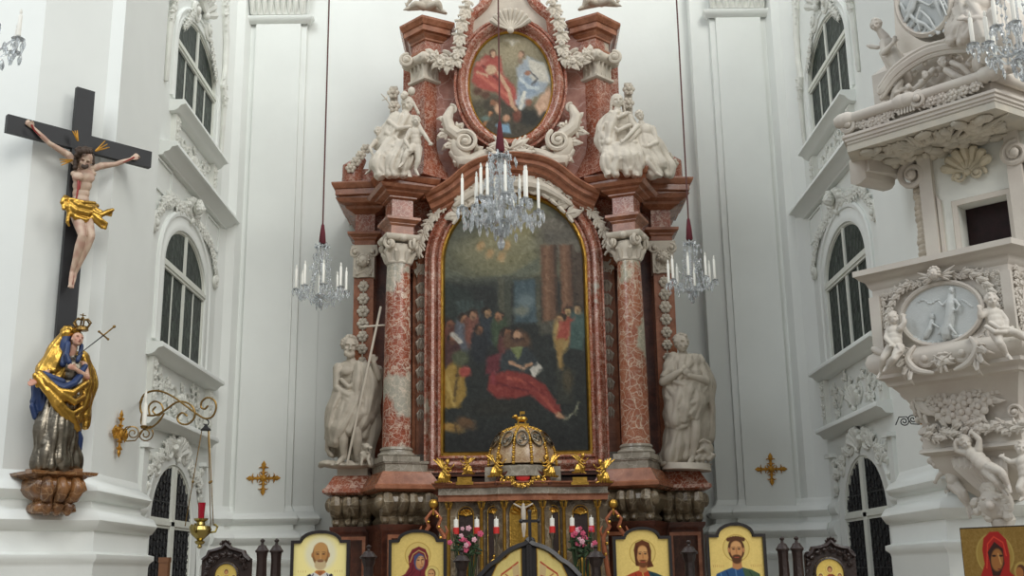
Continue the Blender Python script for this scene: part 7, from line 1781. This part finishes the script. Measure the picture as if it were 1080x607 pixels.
for q in range(6): rs.ell((1016+q*2,316+q*1.5,.0),(2.4,1.2,1.6))
clay('relief_figures',rs.mb,MT['pulpit_relief'],med,.006,1)
# scrolls, acanthus and flowers
n=MB(); n.M=fm(993,331,-.03); random.seed(31)
pxu=1/96.
for s in (-1,1):
    for k in range(16):
        a=math.pi/2+s*(.5+k*.16); x=math.cos(a)*(rx+.1); z=math.sin(a)*(rz_+.09)
        o_leaf(n,x,z,a+s*1.2,.13,.08,.03,1)
    o_garland(n,[(s*.12,.36),(s*.35,.36),(s*.58,.3)],.06,.02); 
    o_garland(n,[(s*.62,.32),(s*.64,.1),(s*.63,-.2)],.055,.02)
    o_scroll(n,s*.2,-.44,.09,1.5,1.57,s,.03,.06); o_leaf(n,s*.1,-.42,math.pi/2+s*2.2,.24,.12,.06); 
    n.tube(smoothpath([(s*.3,-.06,-.3),(s*.37,-.1,-.42),(s*.28,-.1,-.55),(s*.12,-.08,-.6)],4),[.018+.02*math.sin(math.pi*q_/12) for q_ in range(13)],8)
    for q in range(3): o_leaf(n,s*.34,-.38-.05*q,(-1.57+s*(.9-.4*q)),.22,.09,.08,1)
    o_scroll(n,s*.36,-.42,.06,1.4,0,s,.022,.08)
obj('scroll_ornament',n,ms_,PU)
n=MB(); n.M=fm(993,331,-.0)
n.box((-.72,-.0,.0),(.12,.05,.62)); obj('corner_strip',n,ms_,PU,smooth=0)
n=MB(); n.M=fm(993,331,-.0); n.box((.7,-.0,.0),(.1,.05,.62)); obj('corner_strip',n,ms_,PU,smooth=0)
p=FF(989.5,290,.0); n=MB(); n.M=face_matrix(p,(TF.x,TF.y,0),(NF[0],NF[1],0)); o_head(n,0,0,.13,.05); obj('winged_cherub_head',n,ms_,PU)
# relief on the other face of the parapet
T2=(Mp-Kp).normalized(); N2=(T2.y,-T2.x)
n=MB(); n.M=face_matrix(Vector((Kp.x+T2.x*.5-N2[0]*.05,Kp.y+T2.y*.5-N2[1]*.05,4.15)),(T2.x,T2.y,0),(N2[0],N2[1],0)); n.prism(elp(.3,.28),lambda a,b,d:(a,-d,b),0,.02); random.seed(8)
for k in range(20):
    a=k*.314; o_leaf(n,math.cos(a)*.36,math.sin(a)*.32,a+1.3,.1,.07,.03,1)
o_garland(n,[(-.36,.3),(-.4,0),(-.36,-.3)],.07,.03)
obj('side_relief',n,ms_,PU)
# bowl: flower basket, garland strings, side leaves
C3=FF(1022,430,-.42); n=MB(); random.seed(12)
n.M=face_matrix(FF(1012,420,-.36),(TF.x,TF.y,0),(NF[0],NF[1],0))
o_garland(n,[(-.45,.03),(-.25,-.1),(0,-.16),(.25,-.1),(.42,.04)],.17,.06,1.3); o_garland(n,[(-.25,.02),(0,-.04),(.25,.02)],.14,.09,1.3)
for q in range(8): o_scroll(n,-.1+q*.04,.06+.02*(q%2),.035,1.3,q,1,.012,.07)
o_leaf(n,-.5,.06,-.8,.35,.14,.06,3); o_scroll(n,-.3,-.3,.06,1.4,0,1,.02,.03); o_scroll(n,.55,-.2,.07,1.4,0,1,.02,.03)
obj('flower_garland',n,ms_,PU)
n=MB(); n.M=face_matrix(FF(1030,453,-.36),(TF.x,TF.y,0),(NF[0],NF[1],0)); random.seed(13)
for q in range(26): o_leaf(n,-.55+q*.045,.0+random.uniform(-.05,.05),(0 if q<13 else math.pi)+random.uniform(-.6,.6),.14,.09,.05,1)
o_flower(n,.05,0,.07,.07); obj('leaf_band',n,ms_,PU)
n=MB(); random.seed(14)
for (a,b,r_) in ((955,415,.09),(962,424,.09),(968,434,.08),(972,446,.08),(971,458,.07),(977,474,.09),(984,484,.08),(990,494,.08),(996,504,.08),(1000,512,.06)):
    p=PV(a,b,(4.45,12.3),(-.3,-.95),0); 
    for q in range(5): n.ell((p.x+.05+random.uniform(-.05,.06),p.y+random.uniform(-.1,.15),p.z+random.uniform(-.05,.05)),(r_*.6,r_*.7,r_*.5),Matrix.Rotation(random.uniform(-1,1),3,'Y'),8,6)
obj('side_acanthus',n,ms_,PU)
# lion-like boss at the foot and shell ribs of the console
n=MB(); random.seed(15); K5=11.2/FPX
bp=lambda x,y,d=0: PV(x,y,(4.75,11.55),NF,d)
c=bp(1051,531,.02)
n.ell(c,(.17,.14,.17)); 
for q in range(30):
    a=random.uniform(0,6.28); r_=random.uniform(.1,.2); n.ell((c.x+TF.x*math.cos(a)*r_+NF[0]*.06,c.y+TF.y*math.cos(a)*r_+NF[1]*.06,c.z+math.sin(a)*r_*.85),(.05,.05,.045),None,7,5)
n.ell((c.x+NF[0]*.16,c.y+NF[1]*.16,c.z-.02),(.05,.06,.05)); 
for s in (-1,1): n.ell((c.x+NF[0]*.13+TF.x*s*.06,c.y+NF[1]*.13+TF.y*s*.06,c.z+.05),(.03,.03,.02))
c=bp(1056,550,.0); n.lathe((c.x,c.y,c.z-.07),[(.02,0),(.09,.03),(.1,.08),(.07,.13),(.03,.15)],12); n.tube([(c.x,c.y,c.z),(5.0,11.75,2.05)],[.06,.08],8)
n.tube([bp(1051,525,0),bp(1045,505,-.1),(5.0,11.8,2.5)],[.13,.16,.2],10)
obj('foot_boss',n,ms_,PU)
n=MB()
for q in range(9):
    t=q/8; n.tube([bp(1005+t*52,474+3*t,-.12),bp(1011+t*46,492+4*t,.02+.06*math.sin(math.pi*t)),bp(1032+t*26,512,.0),bp(1046+t*8,524,-.04)],[.05,.055,.045,.03],7)
obj('shell_ribs',n,ms_,PU)

# ---- the putti, each a sculpture of its own
def cherub(label, surf, kk, h, **a):
    f=Fig(12,surf); f.k=kk
    putto(f,a['head'],a['neck'],a['chest'],a['belly'],a['arms'],a['legs'],h,a.get('yaw',0),a.get('tilt',0),a.get('nod',0),a.get('ang',0))
    for q in a.get('extra',()): f.chain(q)
    T=thing('stucco_putto',label,'cherub statue',f.base_loc(),group=None); clay('body',f.mb,ms_,T,.0075,1); return T
S1_=lambda x,y,d=0: FF(x,y,d)
cherub('chubby putto seated at the left corner of the pulpit parapet',S1_,Kf,15,head=(942,335.5,.12),neck=(943,342,.1),chest=(944,349,.1),belly=(944,361,.12),
 arms=[((938,347,.1),(934,356,.16),(939,362,.2),(942,365,.2)),((950,346,.12),(954,340,.12),(953,334,.1),(952,330,.1))],
 legs=[((940,366,.12),(931,378,.2),(929,393,.12),(926,398,.2)),((949,367,.14),(943,378,.24),(936,386,.18),(932,391,.22))],yaw=.5,tilt=.2,
 extra=[[(947,364,.2,2),(950,370,.2,2.4),(944,374,.24,1.6)],[(922,368,.0,4),(926,370,.02,4.5),(931,372,.04,4)]])
cherub('chubby putto with drapery at the front corner of the pulpit parapet',lambda x,y,d=0:PV(x,y,(Kp.x,Kp.y),(-.1,-1),d),10.75/FPX,17,head=(1045.5,317,.12),neck=(1046,324,.1),chest=(1047,331,.1),belly=(1051,344,.12),
 arms=[((1040,329,.1),(1034,334,.14),(1033,326,.16),(1033,321,.16)),((1054,330,.1),(1061,337,.12),(1062,345,.16),(1060,349,.18))],
 legs=[((1050,350,.14),(1054,361,.22),(1062,374,.16),(1066,378,.22)),((1058,349,.14),(1070,350,.2),(1080,357,.14),(1086,360,.16))],yaw=-.2,tilt=-.1,
 extra=[[(1040,344,.18,2.4),(1049,350,.24,3),(1060,350,.22,2.6),(1068,345,.16,2)],[(1044,340,.16,2),(1054,346,.24,2.4),(1064,346,.2,2)]])
bp2=lambda x,y,d=0: PV(x,y,(4.72,11.5),NF,d)
cherub('writhing putto with raised arms under the pulpit bowl',bp2,11.2/FPX,16,head=(1019,467,.14),neck=(1022,473,.12),chest=(1027,479,.12),belly=(1037,489,.12),
 arms=[((1022,478,.12),(1009,475,.14),(1007,466,.16),(1011,463,.16)),((1032,474,.12),(1033,463,.14),(1026,456,.14),(1021,455,.14))],
 legs=[((1043,492,.14),(1056,497,.2),(1064,512,.16),(1066,518,.2)),((1040,496,.12),(1049,506,.18),(1058,517,.12),(1062,521,.15))],yaw=-.3,tilt=-.3,ang=.7)
cherub('putto crouching at the right side under the pulpit bowl, cut by the frame',bp2,11.0/FPX,16,head=(1077,473,.1),neck=(1078,480,.1),chest=(1080,487,.1),belly=(1083,500,.1),
 arms=[((1074,486,.12),(1066,487,.14),(1058,482,.14),(1054,479,.14)),((1087,486,.1),(1092,494,.1),(1092,502,.1),(1092,506,.1))],
 legs=[((1081,506,.12),(1075,514,.2),(1080,524,.16),(1076,527,.2)),((1088,506,.1),(1094,516,.1),(1096,526,.1),(1096,530,.1))],yaw=-.4,tilt=.3)
cherub('small putto hanging at the left edge under the pulpit bowl',lambda x,y,d=0:PV(x,y,(4.5,12.1),NF,d),11.9/FPX,13,head=(1000,486,.05),neck=(1000,492,.04),chest=(1002,497,.04),belly=(1006,506,.05),
 arms=[((997,496,.05),(990,501,.08),(987,507,.08),(986,510,.08)),((1007,494,.05),(1012,488,.05),(1014,481,.05),(1014,478,.05))],
 legs=[((1004,512,.05),(1012,520,.1),(1020,534,.06),(1023,545,.08)),((1009,511,.05),(1017,518,.1),(1022,532,.04),(1026,541,.06))],yaw=-.5,tilt=-.3,ang=.3)

# ---- back panel with the doorway, between parapet and canopy
n=MB(); TB_=Vector((-NB[1],NB[0])); 
if TB_.x<0: TB_=-TB_
def bpl(a,b,d): q=BPR; return (q[0]+TB_.x*a+NB[0]*d, q[1]+TB_.y*a+NB[1]*d, b)
def ab(px,py,off): p=BB(px,py,off); return ((p.x-BPR[0]-NB[0]*off)*TB_.x+(p.y-BPR[1]-NB[1]*off)*TB_.y, p.z)
OF=.32
al,_=ab(978,230,OF); dl,zt1=ab(1010,217,OF); dr,zt2=ab(1062,205,OF); _,zb1=ab(1012,268,OF); ar=al+1.35
dzt_=(zt1+zt2)/2
outer=[(al,4.5),(ar,4.5),(ar,6.25),(al,6.25)]; hole=[(dl,4.6),(dr,4.6),(dr,dzt_),(dl,dzt_)]
tri=tessellate_polygon([[Vector((a,b,0)) for a,b in l] for l in (outer,hole)]); allp=outer+hole
n.add([bpl(a,b,OF) for a,b in allp],[tuple(t) for t in tri])
for l,d1 in ((outer,-.05),(hole,OF-.2)):
    m_=len(l); n.add([bpl(a,b,OF) for a,b in l]+[bpl(a,b,d1) for a,b in l],[(i,(i+1)%m_,m_+(i+1)%m_,m_+i) for i in range(m_)])
BD=thing('pulpit_back_panel','pale panelled back wall of the pulpit with a dark doorway and gilt-toned shell','panel',bpl((al+ar)/2,4.5,OF))
obj('panel',n,MT['stucco'],BD,smooth=0)
n=MB(); n.prism(hole,bpl,OF-.21,OF-.2-.02); obj('dark_curtain',n,MT['curtain'],BD,smooth=0)
n=MB(); n.sweep_face([hole[0],hole[3],hole[2],hole[1]],[(0,OF),(0,OF+.02),(.05,OF+.03),(.07,OF)],lambda a,b,o:bpl(a,b,o),flip=-1); obj('door_frame',n,ms_,BD)
for a0_ in (al-.02,dr+.06):
    n=MB(); n.prism([(a0_,4.5),(a0_+.15,4.5),(a0_+.15,6.1),(a0_,6.1)],bpl,OF-.02,OF+.08); n.prism([(a0_+.16,4.5),(a0_+.2,4.5),(a0_+.2,5.55),(a0_+.16,5.6)],bpl,OF-.02,OF+.04); obj('pilaster',n,ms_,BD,smooth=0)
n=MB(); a_,b_=ab(1019,180,OF); n.M=face_matrix(Vector(bpl(a_+.04,b_-.02,OF)),(TB_.x,TB_.y,0),(NB[0],NB[1],0)); random.seed(16)
o_shell(n,0,-.02,.26,.15,2.99,7,.07); o_scroll(n,.1,-.05,.07,1.5,0,1,.025,.08); o_scroll(n,-.1,-.05,.07,1.5,3.1,-1,.025,.08); obj('shell_ornament',n,MT['shellgold'] if 'shellgold' in MT else MT['stone'],BD)
for (a,b,r_,of) in ((964,185,.15,.34),(1072,162,.13,.36)):
    n=MB(); p=BB(a,b,of); n.M=face_matrix(p,(TB_.x,TB_.y,0),(NB[0],NB[1],0)); o_scroll(n,0,0,r_,1.8,1.57,1,.04,.06); n.tube([(r_*.9,0,.0),(r_*.9,.1,-.3),(r_*.5,.15,-.7)],[.05,.08,.06],8)
    n.M=I4; n.tube([p-Vector((NB[0],NB[1],0))*.1,p-Vector((NB[0],NB[1],0))*.3],[.1,.12],12); obj('volute',n,ms_,BD)
n=MB(); random.seed(17)
for q in range(14):
    t=q/13; p=BB(970+6*t,195+78*t,.22); 
    n.ell(p,(.06+.03*random.random(),.1,.06),None,8,6); n.ell(p+Vector((.05,.03,.03)),(.06,.08,.07),None,8,6)
obj('side_ornament',n,MT['stone'],BD)

# ---- canopy
CA=thing('pulpit_canopy','overhanging carved sounding board with roll moulding and cloud relief above the pulpit','canopy',(4.9,11.6,6.1))
plan_c=[(4.02,12.5),(3.77,11.93),(4.93,10.72),(5.8,11.28),(5.8,11.84),(5.42,11.84),(4.85,12.38),(4.72,12.5)]
n=MB(); stack(n,plan_c,[(-.08,6.16),(-.02,6.17),(.0,6.19),(.0,6.21),(.02,6.22),(.02,6.25),(.04,6.26),(.04,6.29),(-.02,6.30),(-.05,6.31),(-.05,6.46),(-.3,6.55)]); obj('rim',n,ms_,CA,smooth=40)
n=MB(); z=6.47
off=.0; e=[Vector((x,y,z)) for x,y in plan_c[:4]]
nv=Vector((NF[0],NF[1],0)); tf=Vector((TF.x,TF.y,0))
n.tube([e[0],e[1]],.06,12); n.tube([e[1]+nv*.02,e[2]+nv*.02],.062,14); n.tube([e[2],e[3]],.062,14)
for t in (0,.02,.42,.46,.98,1.0): p=e[1].lerp(e[2],t)+nv*.02; n.tube([p-tf*.03,p+tf*.03],.088,14)
obj('roll_moulding',n,ms_,CA)
n=MB(); random.seed(18)
M0=face_matrix((e[1]+e[2])/2+nv*.0-Vector((0,0,.08)),tf,nv); n.M=M0; W_=(e[2]-e[1]).length/2
for a_,b_ in ((-W_+.1,-.2),(-.02,W_-.12)):
    o_garland(n,[(a_,0),((a_+b_)/2,-.04),(b_,0)],.085,.03,1.3)
for k in range(6): n.tube([(-.17+k*.035,-.03,.04),(-.17+k*.035,-.05,-.06)],.014,6)
o_scroll(n,-W_+.06,.02,.09,1.6,1.57,1,.035,.05); o_scroll(n,.07,.04,.08,1.5,1.57,1,.03,.08)
for k in range(5): o_rosette(n,.2+k*.12,-.02,.06,.04)
obj('garland',n,ms_,CA)
# underside with rays and clouds
n=MB(); random.seed(19); n.prism([(x,y) for x,y in plan_c],lambda a,b,d:(a,b,d),6.1,6.17)
cc_=Vector((4.72,11.75))
for k in range(46):
    a=random.uniform(math.pi*.85,math.pi*2.05); r0_=random.uniform(.12,.3); r1_=random.uniform(.45,1.0)
    d=Vector((math.cos(a),math.sin(a)))
    p1=cc_+d*r1_
    if (p1-Vector(Lp)).dot(Vector(NF))>-.06: r1_*=.6; p1=cc_+d*r1_
    if p1.x<3.9: continue
    n.tube([(*(cc_+d*r0_),6.1),(*(cc_+d*(r0_+r1_)/2),6.06),(*p1,6.09)],[.02,.035,.012],6)
for k in range(70):
    u,v=random.uniform(.06,.94),random.uniform(.06,.85); p=Vector(Lp).lerp(Vector(Kp),u)-Vector(NF)*v*.95
    if p.x<3.95: continue
    n.ell((p.x,p.y,6.08),(random.uniform(.05,.13),random.uniform(.04,.09),random.uniform(.03,.06)),Matrix.Rotation(random.uniform(0,3),3,'Z'),9,6)
obj('cloud_and_ray_relief',n,MT['pulpit_under'] if 'pulpit_under' in MT else ms_,CA)
n=MB(); n.tube([(4.02,12.3,6.12),(4.02,12.35,5.98),(4.35,12.5,5.95)],[.12,.14,.12],10); n.box((4.25,12.4,6.05),(.5,.3,.16),.4); obj('corner_bracket',n,ms_,CA)
# crown of the canopy: body, curved cornice, oval relief, figures
CI=lambda x,y,d=0: FF(x,y,-.22+d)
n=MB(); stack(n,[(4.45,12.45),(4.15,12.0),(4.98,11.08),(5.75,11.5),(5.75,11.84),(5.42,11.84),(4.85,12.38)],[(0,6.5),(0,7.05),(-.25,7.3),(-.3,8.6)]); obj('crown_body',n,ms_,CA,smooth=30)
n=MB()
q=[(930,96),(938,84),(946,75),(960,64),(978,54),(996,49),(1014,47),(1030,47)]
pts=smoothpath([tuple(CI(a,b,.1)) for a,b in q],3); n.tube(pts,.055,8,flat=1.2); n.tube([Vector(p)-Vector((0,0,.07)) for p in pts],.03,6); n.tube([Vector(p)+nv*.03+Vector((0,0,.04)) for p in pts],.03,6)
obj('curved_cornice',n,ms_,CA)
n=MB(); random.seed(20)
f=Fig(12,lambda x,y,d=0:CI(x,y,.0+d)); f.k=11.4/FPX
for (a,b,s) in ((994,66,8),(976,80,6.5),(958,92,5.5)):
    f.head((a,b,.12),s*1.6,random.uniform(-.5,.5),0,random.uniform(-.3,.3),'curl')
for q in ([(998,74,.1,4),(1008,80,.12,4),(1018,84,.1,3)],[(984,74,.06,4),(972,88,.08,4),(960,98,.06,3)],[(1004,66,.1,3.4),(1014,70,.12,3),(1022,78,.1,2.6)],[(950,86,.04,4),(944,96,.05,4),(940,108,.03,3)]): f.chain(q)
for q in range(46):
    t=random.random(); x=936+t*100; y=108-t*38-random.uniform(0,1)*34*(1-abs(t-.5))
    f.ell((x,y,random.uniform(0,.06)),(random.uniform(2.5,5.5),3,random.uniform(2,4)),random.uniform(-1,1))
for q in range(16): f.ell((930+random.uniform(0,14),84+random.uniform(0,26),random.uniform(-.05,.05)),(3.4,3.4,3),random.uniform(-1,1))
clay('cloud_of_cherub_heads',f.mb,ms_,CA,.009,1)
mc=CI(975,2,.12); MF=face_matrix(mc,(TF.x,TF.y,0),(NF[0],NF[1],0))@Matrix.Rotation(-.25,4,'Y')
n=MB(); n.M=MF; n.prism(elp(.33,.44),lambda a,b,d:(a,-d,b),-.14,.02); med=obj('oval_relief',n,MT['pulpit_relief'],CA,smooth=0)
n=MB(); n.M=MF; n.sweep_face(elp(.33,.44),[(0,-.14),(0,.03),(-.03,.06),(-.06,.04),(-.07,-.14)],lambda a,b,o:(a,-o,b),closed=True,flip=1); obj('oval_frame',n,ms_,CA)
rs=Fig(12,lambda x,y,d=0: CI(x,y,.14+d)); rs.k=11.3/FPX
for q in ([(965,-20,.02,3),(968,-6,.03,4),(962,10,.03,3.4),(955,22,.02,2.4)],[(985,-18,.02,3),(986,-2,.03,4),(992,14,.02,3),(996,24,.01,2)],[(968,0,.04,1.6),(980,6,.05,1.6),(988,0,.04,1.4)],[(958,14,.02,2),(966,22,.03,2.6),(976,26,.03,2.4),(984,34,.02,1.6)],[(950,4,.02,1.8),(956,14,.03,1.8)],[(972,12,.04,1.6),(980,20,.04,1.8),(988,34,.02,1.4)],[(995,0,.02,1.6),(1000,10,.02,1.6)],[(964,-10,.05,1.4),(960,2,.05,1.4),(956,12,.05,1.4)],[(988,-6,.05,1.4),(994,6,.05,1.4),(998,16,.05,1.3)],[(970,8,.05,1.3),(966,20,.05,1.3),(970,32,.03,1.2)]): rs.chain(q)
for q in range(22): rs.ell((958+q*2,34+4*math.sin(q*1.7)-abs(q-11)*.6,.01),(3.6,1.4,2.2),random.uniform(-1,1))
rs.head((966,-27,.04),9,.3); rs.head((985,-24,.04),9,-.3)
clay('relief_figures',rs.mb,MT['pulpit_relief'],med,.008,1)
# angel at the left end of the canopy, seated figure at the right
f=Fig(12,lambda x,y,d=0:CI(x,y,-.05+d)); f.k=11.6/FPX; h=17
f.head((924.5,27,.1),h,-.7,.1,-.25,'curl'); f.chain([(928,33,.08,4.4),(934,41,.05,6)]); f.ell((937,48,.03),(10,8,10),-.4); f.ell((944,62,.0),(10.5,9,11),-.3); f.chain([(940,55,.02,9),(949,72,.0,9.5),(956,84,0,7)])
f.arm((932,45,.08),(932,56,.14),(942,45,.16),(945,37,.14),h*1.0); f.chain([(926,50,.0,2.6),(918,49,-.02,2.8),(914,48,-.02,1)]); f.chain([(930,56,.0,3.4),(936,66,.0,4),(942,78,.0,4)]); f.chain([(934,60,.05,3),(944,72,.05,3),(950,84,.03,3)])
g_=f; T=thing('canopy_angel','stucco angel leaning out at the left end of the pulpit canopy, turned to the altar','angel statue',f.base_loc()); clay('body',f.mb,ms_,T,.0085,1)
f=Fig(12,lambda x,y,d=0:CI(x,y,.06+d)); f.k=11.2/FPX; h=20
f.head((1040,-22,.1),h,-.2,.1,0,'long'); f.torso((1038,-10,.1),(1036,4,.1),(1034,20,.1),(1032,32,.1),h,1.05)
f.arm((1024,2,.15),(1036,20,.28),(1018,20,.3),(1008,19,.3),h); f.leg((1030,34,.1),(1048,40,.35),(1050,62,.25),(1046,68,.3),h)
f.sheet([(1010,4,.05),(1004,20,.1),(1000,34,.1),(1002,42,.1)],[(1030,20,.2),(1028,34,.25),(1024,42,.2),(1022,46,.15)],7,3,.05,seed=31)
f.sheet([(1030,20,.2),(1034,40,.28),(1036,56,.2),(1036,72,.12)],[(1066,10,.1),(1074,30,.15),(1078,50,.1),(1080,72,.05)],10,3.6,.1,seed=32)
for q in ([(1012,-4,.1,3.4),(1016,14,.16,3.4),(1028,30,.2,3.4)],[(1006,10,.1,3),(1012,26,.15,3),(1020,40,.15,3)],[(1050,-10,.1,4),(1060,6,.12,4),(1070,20,.1,4)],[(1020,50,.1,3.6),(1036,60,.14,4),(1056,64,.12,4)]): f.chain(q)
T=thing('canopy_seated_figure','draped stucco figure seated on the pulpit canopy, behind the corner chandelier','statue',f.base_loc()); clay('body',f.mb,ms_,T,.01,1)
